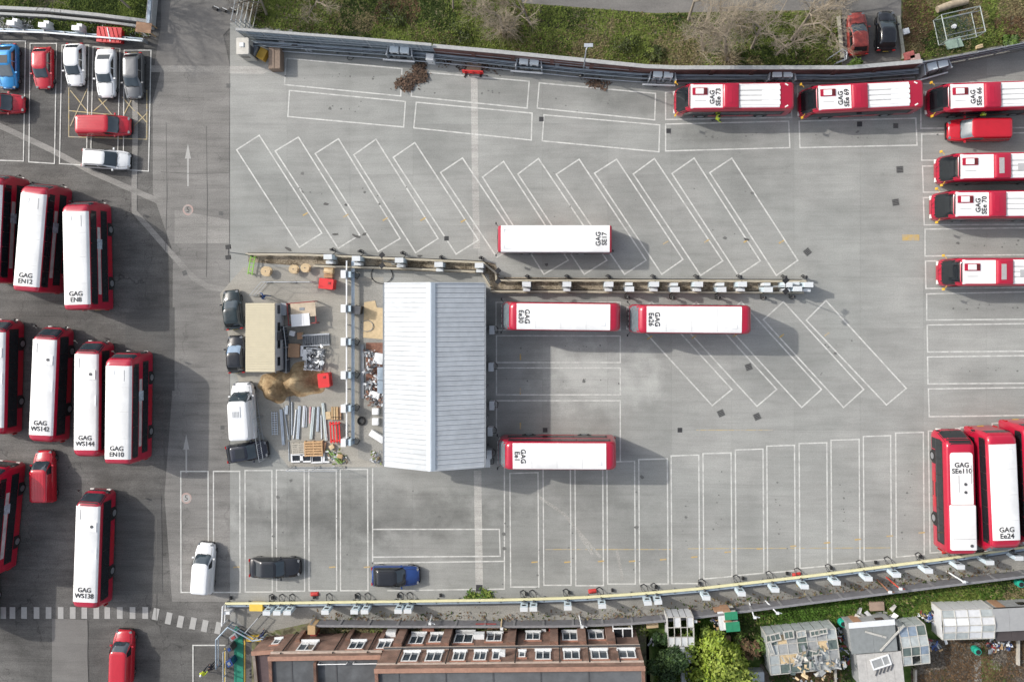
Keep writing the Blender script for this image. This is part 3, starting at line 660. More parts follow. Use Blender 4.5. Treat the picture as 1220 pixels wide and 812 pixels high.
def proto_se(variant):
    L, Wd, H = 10.3, 2.5, 3.1; h = L / 2; rg = se_rings(L)
    t = bus_body('single_deck_bus', L, Wd, H, rg, False, (1.02, 2.9), None, glass, wheels=(2.7, -2.6))
    slab_roof('front_roof_panel', t, rg, h - 3.95, h - 1.15, 2.96, inset=.03)
    b = MB().loft([rr_ring(2.95, h - 5.35, h - 3.97, 1.1, .1), rr_ring(3.2, h - 5.33, h - 4.02, 1.06, .12), rr_ring(3.27, h - 5.25, h - 4.12, .96, .12)])
    p = part('battery_box', b, red, t, 35)
    b = MB(); b.box((h - 4.5, 0, 3.275), (.42, 1.35, .03)); part('box_lid' if variant == 0 else 'grille', b, red if variant == 0 else M('grille_grey', (.34, .33, .32), .5, var=.2, scale=12), p)
    rr = slab_roof('rear_roof_panel', t, rg, -h + 1.4, h - 5.37, 2.96, inset=.03, eps=.05)
    for y in (-.66, -.22, .22, .66):
        k = MB(); k.box(((-h + 1.6 + h - 5.7) / 2, y, 3.055), (3.5, .3, .07)); part('roof_rib', k, rwhite, rr)
    for y in (-.44, 0, .44):
        k = MB(); k.box((0 - 1.0, y, 3.068), (2.4, .06, .012)); part('groove', k, greyink, rr)
    k = MB(); k.box((h - 1.95, -.42, 3.05), (1.3, .62, .1)); p = part('hatch_frame', k, red, t)
    k = MB(); k.box((h - 1.92, -.42, 3.115), (.7, .48, .05)); part('hatch_lid', k, rwhite, p)
    k = MB(); k.box((h - 2.42, -.42, 3.115), (.26, .5, .05)); part('hatch_vent', k, M('dark_red_vent', (.10, .01, .012), .5), p)
    k = MB(); k.box((h - 2.0, .38, 3.035), (.95, .04, .02)); part('aerial_strip', k, greyink, t)
    if variant == 1:
        k = MB(); k.box((h - 6.2, .12, 3.11), (.52, .62, .03)); part('roof_vent', k, greyink, rr)
    k = MB()
    for s in (-1, 1): k.box((-h + .8, s * .95, 3.0), (.3, .12, .04), s * .5)
    part('rear_marker', k, lens_w, t)
    return t
def proto_se17():
    L, Wd, H = 10.4, 2.44, 2.85; h = L / 2
    rg = [(.28, -h + .02, h - .06, 1.2, .15, .3), (.6, -h, h, 1.22, .15, .3), (1.2, -h + .0, h, 1.22, .15, .3), (2.5, -h + .04, h - .12, 1.215, .15, .25), (2.72, -h + .07, h - .16, 1.2, .15, .2), (2.82, -h + .14, h - .22, 1.14, .12, .15), (2.85, -h + .2, h - .3, 1.05, .1, .12)]
    t = bus_body('full_white_roof_bus', L, Wd, H, rg, False, (1.0, 2.3), None, glass, wheels=(2.6, -2.5))
    slab_roof('roof_panel', t, rg, -h + .26, h - .42, 2.72)
    for s in (-1, 1):
        k = MB(); k.box((h - 1.0, s * .85, 2.885), (.7, .05, .03)); k.box((h - .72, s * .72, 2.885), (.05, .28, .03)); part('roof_marking', k, offwhite, t)
    return t
def proto_se110():
    L, Wd, H = 10.7, 2.55, 3.25; h = L / 2
    rg = [(.28, -h + .02, h - .12, 1.24, .3, .5), (.6, -h, h - .02, 1.275, .35, .55), (1.2, -h, h, 1.275, .35, .55), (2.5, -h + .06, h - .55, 1.26, .35, .45), (2.85, -h + .12, h - .75, 1.23, .4, .4), (3.0, -h + .22, h - .9, 1.15, .4, .4), (3.06, -h + .35, h - 1.0, 1.05, .35, .35)]
    t = bus_body('boxed_roof_bus', L, Wd, H, rg, False, (1.02, 2.72), None, glass, wheels=(2.9, -2.7))
    b = MB().loft([rr_ring(3.04, h - 6.2, h - 1.7, .96, .05, .25), rr_ring(3.13, h - 6.2, h - 1.72, .94, .05, .25)]); p = part('front_roof_panel', b, rwhite, t, 30)
    for dx in (-4.45, -5.15):
        k = MB(); k.tube((h + dx, -.28, 3.12), (h + dx, -.28, 3.18), .13, 12); part('vent', k, darkgrey, p)
    for x, y, l in ((-4.4, .28, 1.5), (-3.6, -.78, 1.6)):
        k = MB(); k.box((h + x, y, 3.14), (l, .05, .03)); part('aerial_strip', k, greyink, p)
    b = MB().loft([rr_ring(3.04, -h + .55, h - 6.25, 1.08, .08), rr_ring(3.26, -h + .55, h - 6.27, 1.06, .08), rr_ring(3.3, -h + .6, h - 6.32, 1.0, .08)]); p = part('battery_box', b, rwhite, t, 30)
    k = MB(); k.tube((-h + .95, -.62, 3.29), (-h + .95, -.62, 3.34), .14, 12); part('vent', k, darkgrey, p)
    k = MB(); k.box((-h + 1.55, 0, 3.305), (.04, 1.9, .02)); part('lid_joint', k, greyink, p)
    return t
MAKERS = dict(EN=proto_en, EE=proto_ee, WS=proto_ws, SE0=lambda: proto_se(0), SE1=lambda: proto_se(1), S17=proto_se17, S110=proto_se110)
ROOF = dict(EN=4.2, EE=4.25, WS=2.9, SE0=3.0, SE1=3.0, S17=2.8, S110=3.0)
HALF = dict(SE0=5.15, SE1=5.15, EE=5.3)
TEXTX = dict(EN=(-3.8, 1, 4.262), EE=(3.25, -1, 4.31), WS=(-3.7, 1, 2.985), SE0=(1.85, 1, 3.05), SE1=(1.85, 1, 3.05), S17=(-4.2, 1, 2.9), S110=(2.3, 1, 3.15))
def put_bus(kind, front, rear, code, label, flip=False, ground_pts=False, cat='bus', anchor=False):
    h = 0 if ground_pts else ROOF[kind]
    a, b = G(*front, h), G(*rear, h); ang = math.atan2(a.y - b.y, a.x - b.x); mid = (a + b) / 2
    o = copy_tree(PROTO[kind]) if kind in PROTO else MAKERS[kind]()
    if kind not in PROTO: PROTO[kind] = o
    else:
        for c in list(o.children):
            if c.name.startswith('roof_number'): bpy.data.objects.remove(c)
    if kind in ('SE0', 'SE1'):      # nose seen at bumper height: set the bus by its front
        dv = Vector((math.cos(ang), math.sin(ang), 0)); a = a + dv * (G(*front, .9) - a).dot(dv); mid = a - dv * HALF[kind]
    elif anchor: half = HALF[kind]; mid = a - Vector((math.cos(ang), math.sin(ang), 0)) * half      # only the front is in view
    o.location = (mid.x, mid.y, 0); o.rotation_euler = (0, 0, ang)
    tag(o, label, cat, {'EN': 'double deck buses parked at the left', 'EE': 'electric double deck buses', 'WS': 'single deck buses parked at the left', 'SE0': 'single deck buses in the upper right', 'SE1': 'single deck buses in the upper right'}.get(kind, 'other single deck buses'))
    if code:
        x, up, z = TEXTX[kind]
        if kind in ('SE0',): lettering(o, 'GAG\n' + code, x, .1, z, up, .58)
        elif kind == 'S110': lettering(o, 'GAG\n' + code, x, 0, z, up, .58)
        else: lettering(o, 'GAG\n' + code, x, 0, z, up, .60)
    return o
put_bus('EN', (39.8, 219), (29.5, 345), 'EN12', 'double-deck bus with white roof lettered EN12, between two other buses at the left')
put_bus('EN', (88.3, 240), (91, 367), 'EN8', 'double-deck bus with white roof lettered EN8, casting its shadow across the upper left asphalt')
put_bus('EN', (140.5, 423), (139, 552), 'EN10', 'double-deck bus with white roof lettered EN10, rightmost of the middle left row')
put_bus('EN', (-13, 206), (-19, 336), None, 'red double-deck bus cut by the left edge, beside the bus lettered EN12')
put_bus('EN', (-18, 555), (-31, 693), None, 'red double-deck bus cut by the left edge, below the upright red van')
put_bus('WS', (53.3, 388), (47.3, 531), 'WS142', 'single-deck bus with white roof lettered WS142 in the middle left row')
put_bus('WS', (102.5, 405), (101.5, 549), 'WS144', 'single-deck bus with white roof lettered WS144 beside the double-decker EN10')
put_bus('WS', (105, 585), (100, 731), 'WS138', 'single-deck bus with white roof lettered WS138, reaching the zebra crossing')
put_bus('WS', (-8, 379), (-11, 522), None, 'single-deck bus cut by the left edge, beside the bus lettered WS142')
put_bus('EN', (-50, 628), (-52, 758), None, 'double-deck bus just outside the left edge, throwing its shadow across the crossing')
put_bus('S17', (590.5, 284.5), (730.5, 284.5), 'SE17', 'single-deck bus with full white roof lettered SE17, above the charger island')
put_bus('EE', (597, 376.5), (740, 378), 'Ee30', 'electric double-decker with white roof lettered Ee30, close to the white building')
put_bus('EE', (751.5, 380), (897, 381), 'Ee26', 'electric double-decker with white roof lettered Ee26, below the charger island')
put_bus('EE', (592, 543), (735.5, 543.5), 'Ee1', 'electric double-decker with white roof lettered Ee1, beside the lower corner of the white building')
put_bus('EE', (1200.5, 660), (1194, 518), 'Ee24', 'electric double-decker with white roof lettered Ee24, right of the bus SEe110')
put_bus('EE', (1244, 652), (1238, 510), None, 'electric double-decker mostly hidden by the lower right picture edge')
put_bus('S110', (1144, 516), (1147.5, 661), 'SEe110', 'single-deck bus lettered SEe110 with a raised white roof box, lower right corner')
put_bus('SE0', (803, 115), (947, 113.5), 'SEe 73', 'single-deck bus lettered SEe 73, leftmost of the upper fence row')
put_bus('SE0', (950.5, 118), (1100.5, 111), 'SEe 69', 'single-deck bus lettered SEe 69, middle of the upper fence row')
put_bus('SE0', (1103, 116), (1249, 111), 'SEe 66', 'single-deck bus lettered SEe 66, cut by the upper right edge', anchor=True)
put_bus('SE1', (1114.5, 199), (1260, 196.5), None, 'single-deck bus with grille on its red roof box, just below the red van', anchor=True)
put_bus('SE0', (1109, 243.5), (1254, 242.5), 'SEe 70', 'single-deck bus lettered SEe 70 in the right column of bays', anchor=True)
put_bus('SE1', (1117, 324), (1262, 323.5), None, 'single-deck bus with grille on its red roof box, lowest of the right column', anchor=True)

# ================================================================== CARS
def car(name, spec, loc_px, head, label, cat='car', group=None, h=.75):
    """spec: L W H, bonnet fraction, screen / rear slope, colour"""
    L, Wd, H = spec['L'], spec['W'], spec['H']; hl = L / 2; hw = Wd / 2; body_m = spec['paint']
    belt = spec.get('belt', .92); nose = spec.get('nose', .70)
    p = G(*loc_px, h); t = thing(name, label, cat, (p.x, p.y, 0), R(head), group)
    xb = hl - spec['bonnet']                    # base of windscreen
    xr = xb - spec['screen']                    # front of roof
    xq = -hl + spec['tail']                     # base of rear window
    xe = xq + spec['rear']                      # rear of roof
    st = []
    for x, w, zt, zc in ((hl, .52, nose - .14, nose - .1), (hl - .07, .72, nose - .06, nose + .0), (hl - .25, .875, nose + .0, nose + .06), (hl - .6, .965, nose + .07, nose + .12), (xb, 1, belt - .03, belt + .02),
                         (0, 1, belt, belt), (xq, 1, belt + .01, belt + .02), (-hl + .3, .96, belt - .02, belt + .01), (-hl + .08, .87, belt - .1, belt - .07), (-hl, .78, belt - .22, belt - .2)):
        W2 = hw * w; st.append([(x, -W2 * .9, .2), (x, -W2, .38), (x, -W2, .62), (x, -W2 * .97, zt - .05), (x, -W2 * .9, zt), (x, 0, zc), (x, W2 * .9, zt), (x, W2 * .97, zt - .05), (x, W2, .62), (x, W2, .38), (x, W2 * .9, .2)])
    mb = MB(); n = len(st[0]); m = len(st)
    mb.add([q for s in st for q in s], [(i * n + j, i * n + j + 1, (i + 1) * n + j + 1, (i + 1) * n + j) for i in range(m - 1) for j in range(n - 1)] + [tuple(range(n))[::-1], tuple(range((m - 1) * n, m * n))])
    mb.add([s[0] for s in st] + [s[-1] for s in st], [(i, i + 1, m + i + 1, m + i)[::-1] for i in range(m - 1)])
    part('body', mb, body_m, t, 50)
    # cabin
    hb, hr = hw * .95, hw * spec.get('roofw', .80); zb = belt - .02; zr = H - .07
    cab = MB().loft([rr_ring(zb, xq, xb, hb, .2, .42), rr_ring((zb + zr) / 2, (xq + xe) / 2 - .04, (xb + xr) / 2 + .05, (hb + hr) / 2 + .03, .22, .42), rr_ring(zr, xe, xr, hr, .24, .38), rr_ring(H - .02, xe + .08, xr - .1, hr - .12, .2, .32), rr_ring(H, xe + .3, xr - .3, hr - .34, .12, .2)])
    roof_m = spec.get('roof', body_m)
    part('roof', cab, roof_m, t, 60)
    rg = [(zb, xq, xb, hb, .2, .42), ((zb + zr) / 2, (xq + xe) / 2 - .04, (xb + xr) / 2 + .05, (hb + hr) / 2 + .03, .22, .42), (zr, xe, xr, hr, .24, .38)]
    part('windscreen', end_patch(rg, zb + .05, zr - .01, hr - .05, True, 4, 10, .018), spec.get('glass', glass2), t, 60)
    if spec.get('rearglass', True): part('rear_window', end_patch(rg, zb + .12, zr - .03, hr - .12, False, 4, 8, .018), glass, t, 60)
    xm = spec.get('van_split')
    for s in (-1, 1):
        def sidew(xa0, xa1, xc0, xc1, nm='side_window'):
            z0, z1 = zb + .07, zr - .06; rows = []
            for k in range(3):
                z = z0 + (z1 - z0) * k / 2; w = lerp_ring(rg, z)[3] + .014; f = k / 2
                rows.append([(xa0 + (xc0 - xa0) * f, s * w, z), (xa1 + (xc1 - xa1) * f, s * w, z)])
            part(nm, MB().grid(rows if s < 0 else [r[::-1] for r in rows]), glass, t)
        mid = (xb + xq) / 2 + .1 if xm is None else xm
        sidew(mid + .04, xb - .32, mid + .04, xr - .08)
        if xm is None: sidew(xq + .35, mid - .04, xe + .2, mid - .04)
        for wx in (hl - spec.get('fo', .82), -hl + spec.get('ro', .8)):
            wheel(t, wx, s * (hw - .125), .31, .2, s, rim=dull_alloy)
        lp = MB(); lp.box((hl - .17, s * hw * .66, nose - .05), (.2, .24, .12), -s * .42); part('headlight', lp, M('headlamp_glass', (.16, .17, .18), .1, var=.1), t)
        lp = MB(); lp.box((-hl + .05, s * hw * .78, belt - .16), (.1, .24, .18)); part('tail_light', lp, lens_r, t)
        mi = MB(); mi.box((xb - .38, s * (hw + .09), belt + .05), (.13, .2, .14)); part('mirror', mi, spec.get('mirror', body_m), t)
    bp = MB().loft([rr_ring(.28, hl - .3, hl + .03, hw * .78, .02, .12), rr_ring(.5, hl - .3, hl + .035, hw * .78, .02, .12)]); part('bumper', bp, spec.get('bumper', black), t, 40)
    gr = MB(); gr.box((hl - .02, 0, .56), (.08, hw * .8, .1)); part('grille', gr, black, t)
    pl = MB(); pl.box((-hl - .012, 0, .62), (.02, .5, .11)); part('number_plate', pl, M('plate_yellow', (.6, .45, .03), .5), t)
    sm = M('shut_line', (.02, .02, .022), .8)
    k = MB(); k.box((xb - .02, 0, belt + .03), (.03, hw * 1.5, .03)); part('scuttle', k, sm, t)
    for x in spec.get('ribs', ()):
        pass
    for s in (-1, 1):
        k = MB(); k.path([(hl - .35, s * hw * .70, nose + .045), (xb, s * hw * .80, belt + .0)], .012, 4); part('bonnet_line', k, sm, t)
        k = MB(); k.tube((xb + .06, s * hw * .35, belt + .05), (xb - .1, s * hw * .35 - .45, belt + .11), .014, 4); part('wiper', k, sm, t)
    if spec.get('roof_ribs'):
        for y in (-.5, -.25, 0, .25, .5):
            k = MB(); k.box(((xe + xr) / 2, y * hr * 1.4, H - .005), (abs(xr - xe) * .8, .05, .025)); part('roof_rib', k, roof_m, t)
    if spec.get('rails'):
        for s in (-1, 1):
            k = MB(); k.box(((xe + xr) / 2, s * (hr - .06), H + .0), (abs(xr - xe) * .85, .04, .06)); part('roof_rail', k, black, t)
    if spec.get('sunroof'):
        k = MB(); k.box(((xe + xr) / 2 + .15, 0, H + .002), (abs(xr - xe) * .55, hr * 1.3, .015)); part('sunroof', k, glass, t)
    if spec.get('hatch'):
        k = MB(); k.box((.1, .1, H + .02), (1.0, .8, .06)); q = part('roof_vent', k, white, t)
        for i in range(5):
            g = MB(); g.box((-.12, -.16 + .13 * i, H + .055), (.5, .05, .02)); part('slat', g, greymetal, q)
    return t
def P_(**k):
    d = dict(L=4.2, W=1.76, H=1.48, bonnet=1.0, screen=.75, tail=.18, rear=.45, paint=white); d.update(k); return d
blue_m = M('bright_blue', (.02, .23, .52), .2, .3, var=.1, coat=.8); navy = M('deep_blue', (.02, .06, .22), .2, .3, var=.15, coat=.8)
blackp = M('black_car_paint', (.010, .011, .014), .16, .0, var=.3, coat=.8); gunm = M('gunmetal', (.14, .145, .15), .3, .5, var=.1, coat=.6)
silver = M('silver', (.55, .58, .62), .3, .35, var=.06, coat=.6); greenblack = M('green_black', (.012, .022, .024), .18, .0, var=.3, coat=.8)
oldred = M('faded_red', (.27, .045, .035), .4, .0, var=.25, scale=5, coat=.3)
cg = 'cars parked in the upper left bays'
car('parked_car', P_(L=4.3, W=1.85, H=1.5, bonnet=1.1, screen=1.0, paint=blue_m, sunroof=True, glass=glassg, tail=.25, rear=.6), (9, 79), -90, 'bright blue car with grey glass at the far upper left', group=cg)
car('parked_car', P_(L=3.95, paint=red2, bonnet=1.0), (51, 81), -90, 'red hatchback parked between the blue car and a white car', group=cg)
car('parked_car', P_(L=4.05, paint=white, glass=glass2), (89, 77), -90, 'white hatchback parked just right of the red hatchback', group=cg)
car('parked_car', P_(L=4.65, W=1.8, H=1.4, paint=white, bonnet=1.35, tail=.5, rear=.75), (126, 87), -90, 'long white saloon parked beside the dark grey car', group=cg)
car('parked_car', P_(L=4.35, paint=gunm, bonnet=1.05), (159, 90), -90, 'dark grey car, rightmost of the upper left row', group=cg)
VAN = dict(H=1.85, bonnet=.95, screen=.7, tail=.04, rear=.16, roofw=.86, belt=1.05, nose=.82)
car('small_van', P_(**VAN, L=4.5, W=1.82, paint=red2, rearglass=True, van_split=.3, roof_ribs=True), (2, 124), 0, 'red van cut by the left edge below the blue car', 'van')
car('small_van', P_(**VAN, L=5.0, W=1.9, paint=red2, rearglass=False, van_split=.35, roof_ribs=True), (125, 150), 0, 'red panel van standing across the yellow hatching', 'van')
car('parked_car', P_(L=4.65, W=1.8, H=1.6, paint=white, bonnet=1.1, screen=.95, tail=.12, rear=.4, rails=True), (126, 189.5), -4, 'white estate car below the red panel van at the upper left')
car('small_van', P_(**VAN, L=5.3, W=2.0, paint=M('bright_red', (.46, .010, .022), .25, var=.06, coat=.6), rearglass=False, van_split=-.1, glass=glassg), (1165, 155), 180, 'red panel van parked above the right column of buses', 'van')
car('small_van', P_(**VAN, L=4.9, W=1.9, paint=red2, rearglass=False, van_split=.3, roof_ribs=True), (53, 567), 91, 'red panel van pointing up between the buses at the left', 'van')
car('small_van', P_(**VAN, L=4.9, W=1.9, paint=red2, rearglass=False, van_split=.3), (147, 781), 88, 'red panel van below the zebra crossing at the lower left', 'van')
car('small_van', P_(**VAN, L=4.7, W=1.8, paint=white, rearglass=True, van_split=.2), (243.5, 676), 86, 'small white van in the lower left bay', 'van')
car('parked_car', P_(L=4.85, W=1.84, H=1.45, paint=blackp, bonnet=1.35, tail=.45, rear=.8, sunroof=True), (327, 676), 1, 'black saloon standing across the lower left bays')
car('parked_car', P_(L=4.5, W=1.84, H=1.5, paint=navy, roof=blackp, bonnet=1.25, rails=True, tail=.2), (471, 686), 1, 'deep blue car with black roof beside the yellow rail')
car('parked_car', P_(L=3.7, W=1.72, H=1.5, paint=greenblack, bonnet=.9, screen=.8), (277, 369), 97, 'dark green-black car standing beside the top of the cream cabin')
car('parked_car', P_(L=3.5, W=1.68, H=1.5, paint=blackp, bonnet=.85, screen=.7, glass=M('painted_reflection_glass', (.22, .30, .40), .1, var=.1, spec=.9)), (281, 422), 93, 'small black car with a painted pale blue reflection on its windscreen beside the cream cabin')  # reflection on the windscreen put into the glass colour as pale blue
car('large_van', P_(L=5.3, W=2.05, H=2.45, paint=white, bonnet=.85, screen=.75, tail=.03, rear=.08, roofw=.88, belt=1.2, nose=1.0, rearglass=False, van_split=1.0, hatch=True), (287.5, 490), 93, 'large white panel van with a roof vent beside the sand heap', 'van', h=1.4)
car('parked_car', P_(L=3.95, W=1.74, H=1.48, paint=M('blue_black', (.012, .014, .024), .18, var=.3, coat=.8), bonnet=.95, sunroof=True), (294, 538), 9, 'dark hatchback parked askew below the large white van')
car('parked_car', P_(L=3.9, W=1.72, H=1.45, paint=oldred, bonnet=1.1, screen=.85), (1022, 40), 93, 'old faded red car standing on the spur outside the fence')
car('parked_car', P_(L=3.6, W=1.7, H=1.45, paint=blackp, bonnet=.9), (1056, 37), 89, 'black car standing beside the faded red one outside the fence')
# ================================================================== WALLS AND RAILS ROUND THE YARD
def world(pix, h=0): return [G(x, y, h) for x, y in pix]
def resample(pts, step):
    out = [pts[0].copy()]; acc = 0.0
    for a, b in zip(pts, pts[1:]):
        L = (b - a).length; d = step - acc
        while d < L: out.append(a.lerp(b, d / L)); d += step
        acc = L - (d - step)
    if (out[-1] - pts[-1]).length > step * .3: out.append(pts[-1].copy())
    return out
brick_m = None
def brick(name, c1, c2, mortar, sc=1.0):
    m = bpy.data.materials.new(name); m.use_nodes = True; n = m.node_tree.nodes; l = m.node_tree.links; b = n['Principled BSDF']; b.inputs['Roughness'].default_value = .9
    geo = n.new('ShaderNodeNewGeometry'); sp = n.new('ShaderNodeSeparateXYZ'); l.new(geo.outputs['Position'], sp.inputs[0])
    ad = n.new('ShaderNodeMath'); ad.operation = 'ADD'; l.new(sp.outputs[0], ad.inputs[0]); l.new(sp.outputs[1], ad.inputs[1])
    cb = n.new('ShaderNodeCombineXYZ'); l.new(ad.outputs[0], cb.inputs[0]); l.new(sp.outputs[2], cb.inputs[1])
    br = n.new('ShaderNodeTexBrick'); l.new(cb.outputs[0], br.inputs['Vector']); br.inputs['Scale'].default_value = 1
    br.inputs['Brick Width'].default_value = .225; br.inputs['Row Height'].default_value = .075; br.inputs['Mortar Size'].default_value = .008
    br.inputs['Color1'].default_value = (*c1, 1); br.inputs['Color2'].default_value = (*c2, 1); br.inputs['Mortar'].default_value = (*mortar, 1)
    nz = n.new('ShaderNodeTexNoise'); nz.inputs['Scale'].default_value = .9; nz.inputs['Detail'].default_value = 7; l.new(geo.outputs['Position'], nz.inputs['Vector'])
    mr = n.new('ShaderNodeMapRange'); mr.inputs[1].default_value = .3; mr.inputs[2].default_value = .7; mr.inputs[3].default_value = .6; mr.inputs[4].default_value = 1.35; l.new(nz.outputs['Fac'], mr.inputs[0])
    vm = n.new('ShaderNodeVectorMath'); vm.operation = 'SCALE'; l.new(br.outputs['Color'], vm.inputs[0]); l.new(mr.outputs[0], vm.inputs['Scale']); l.new(vm.outputs[0], b.inputs['Base Color'])
    MATS[name] = m; return m
brick_m = brick('red_brick', (.195, .098, .068), (.138, .074, .052), (.20, .17, .145))
brick_d = brick('dark_brick', (.15, .055, .042), (.10, .04, .034), (.15, .12, .11))
coping_m = M('concrete_coping', (.33, .335, .33), .8, var=.2, scale=4)
sheeting = M('blue_grey_sheeting', (.27, .315, .35), .5, .1, var=.2, scale=2)
def run(mb, pts, w, z0, z1):
    """a band of width w following pts"""
    L = []; Rr = []
    for i, p in enumerate(pts):
        d = (pts[min(i + 1, len(pts) - 1)] - pts[max(i - 1, 0)]); d.z = 0; d.normalize(); n = Vector((-d.y, d.x, 0)) * w / 2
        L.append(p + n); Rr.append(p - n)
    rows = [[(p.x, p.y, z0) for p in Rr], [(p.x, p.y, z0) for p in L], [(p.x, p.y, z1) for p in L], [(p.x, p.y, z1) for p in Rr]]
    k = len(pts); vs_ = [q for r in rows for q in r]; fs = []
    for a in range(4):
        b = (a + 1) % 4
        for i in range(k - 1): fs.append((a * k + i, b * k + i, b * k + i + 1, a * k + i + 1))
    fs += [(0, 3 * k, 2 * k, k), (k - 1, 2 * k - 1, 3 * k - 1, 4 * k - 1)]
    mb.add(vs_, [f[::-1] for f in fs]); return mb
def frame_of(a, b):
    d = (b - a); return math.atan2(d.y, d.x), d.length, (a + b) / 2
# upper boundary: sheeted steel fence at the left, brick wall to the right of it, both with a pale coping
top_base = world([(297, 48), (440, 59), (520, 66)])
t = thing('sheeted_fence', 'long blue-grey sheet metal fence below the upper verge, left half', 'fence', top_base[0])
pts = resample([p - top_base[0] for p in top_base], 2.4)
for a, b in zip(pts, pts[1:]):
    ang, L, c = frame_of(a, b); mb = MB(); n = 8
    for i in range(n):
        u = (i + .5) / n; q = a.lerp(b, u); mb.box((q.x, q.y, 1.5 + .002 * (i % 2)), (L / n * .98, .05 if i % 2 else .10, 2.9), ang)
    part('fence_panel', mb, sheeting, t)
    mb = MB(); mb.box((a.x, a.y, 1.55), (.12, .2, 3.1), ang); part('post', mb, steel, t)
part('coping', run(MB(), pts, .24, 3.1, 3.2), coping_m, t)
wall_base = world([(521, 66), (600, 73), (690, 82), (765, 89.5), (800, 91), (1000, 91), (1082, 84)])
t = thing('brick_boundary_wall', 'long dark red brick wall with pale coping behind the upper bus row', 'wall', wall_base[0])
pts = [p - wall_base[0] for p in wall_base]
part('wall', run(MB(), pts, .24, 0, 2.75), brick_d, t); part('coping', run(MB(), pts, .34, 2.75, 2.87), coping_m, t)
for q in resample(pts, 3.6)[1:-1]:
    k = MB(); k.box((q.x, q.y - .16, 1.3), (.36, .12, 2.6)); part('pier', k, brick_d, t)
w2 = world([(1082, 84), (1140, 74), (1220, 58), (1400, 18)])
t = thing('angled_fence', 'grey steel fence climbing to the upper right corner', 'fence', w2[0]); pts = resample([p - w2[0] for p in w2], 2.5)
part('kerb', run(MB(), pts, .3, 0, .35), walk_m, t)
for z in (.9, 1.7, 2.5):
    k = MB(); k.path([q + Vector((0, 0, z)) for q in pts], .05, 6); part('rail', k, steel, t)
for q in pts:
    k = MB(); k.box((q.x, q.y, 1.35), (.12, .12, 2.7)); part('post', k, greymetal, t)
for a, b in zip(pts, pts[1:]):
    ang, L, c = frame_of(a, b); k = MB(); k.box((c.x, c.y, 1.5), (L * .92, .03, 2.1), ang); part('mesh_panel', k, darkgrey, t)
# cable gantry running along the foot of the upper boundary
gpx = [(305, 56), (440, 65.5), (520, 71.5), (600, 79.5), (690, 89), (765, 95), (800, 96), (1000, 96), (1088, 89)]
gp = world(gpx)
t = thing('cable_gantry', 'low blue-grey cable tray on posts along the upper boundary', 'cable tray', gp[0]); pts = [p - gp[0] for p in gp]
part('cable_tray', run(MB(), pts, .42, 1.05, 1.13), M('tray_blue', (.36, .42, .48), .5, .1, var=.15), t)
k = MB()
for s in (-.2, .2):
    rs = resample(pts, 1.5)
    k.path([q + Vector((0, s, 1.19)) for q in rs], .05, 5)
part('tray_side', k, sheeting, t)
k = MB(); rd = random.Random(3)
for c in range(2):
    k.path([q + Vector((0, -.1 + .12 * c + rd.uniform(-.02, .02), 1.17 + rd.uniform(0, .03))) for q in resample(pts, 1.1)], .028, 5)
part('cables', k, black, t)
for q in resample(pts, 2.6):
    k = MB(); k.box((q.x, q.y, .52), (.1, .34, 1.04)); part('post', k, greymetal, t)
k = MB(); k.path([q + Vector((0, -.34, .42)) for q in resample(pts, 3)], .06, 6); part('crash_rail', k, steel, t)
rd = random.Random(17); rs = resample(pts, 1.3)
for i, q in enumerate(rs[1:-1]):
    r = rd.random()
    if r < .3: k = MB(); k.box((q.x + rd.uniform(-.3, .3), q.y + rd.uniform(-.1, .45), .55), (rd.uniform(.25, .6), .28, rd.uniform(.7, 1.3))); part('junction_box', k, rd.choice([offwhite, greymetal, bluesteel, darkgrey, steel]), t)
    elif r < .5: k = MB(); k.path([(q.x + .3 * math.cos(a * .7), q.y - .45 + .2 * math.sin(a * .7), .06 + .01 * a) for a in range(10)], .03, 5); part('cable_loop', k, black, t)
    elif r < .8: k = MB(); k.tube((q.x, q.y + .5, .0), (q.x + rd.uniform(-.2, .2), q.y + .5, rd.uniform(1.6, 2.6)), .04, 6); part('conduit', k, steel, t)
for off, z, r in ((.34, 1.6, .03), (.42, 2.1, .035), (.5, 2.45, .03)):
    k = MB(); k.path([q + Vector((0, off, z)) for q in pts], r, 5); part('conduit_run', k, steel if z < 2.3 else bluesteel, t)
# the red brick facing visible along the gantry, low red pipes
for i, (x0, y0, x1, y1) in enumerate(((545, 72.5, 640, 82), (835, 94.5, 850, 94.5), (968, 94, 985, 94))):
    a, b = G(x0, y0), G(x1, y1); k = MB(); k.tube(a + Vector((0, .3, .3)), b + Vector((0, .3, .3)), .1, 8)
    tag(part('red_pipe', k, darkred), ('long dull red pipe lying between brick wall and cable gantry', 'short red pipe behind the leftmost bus of the upper row', 'short red pipe behind the middle bus of the upper row')[i], 'pipe')
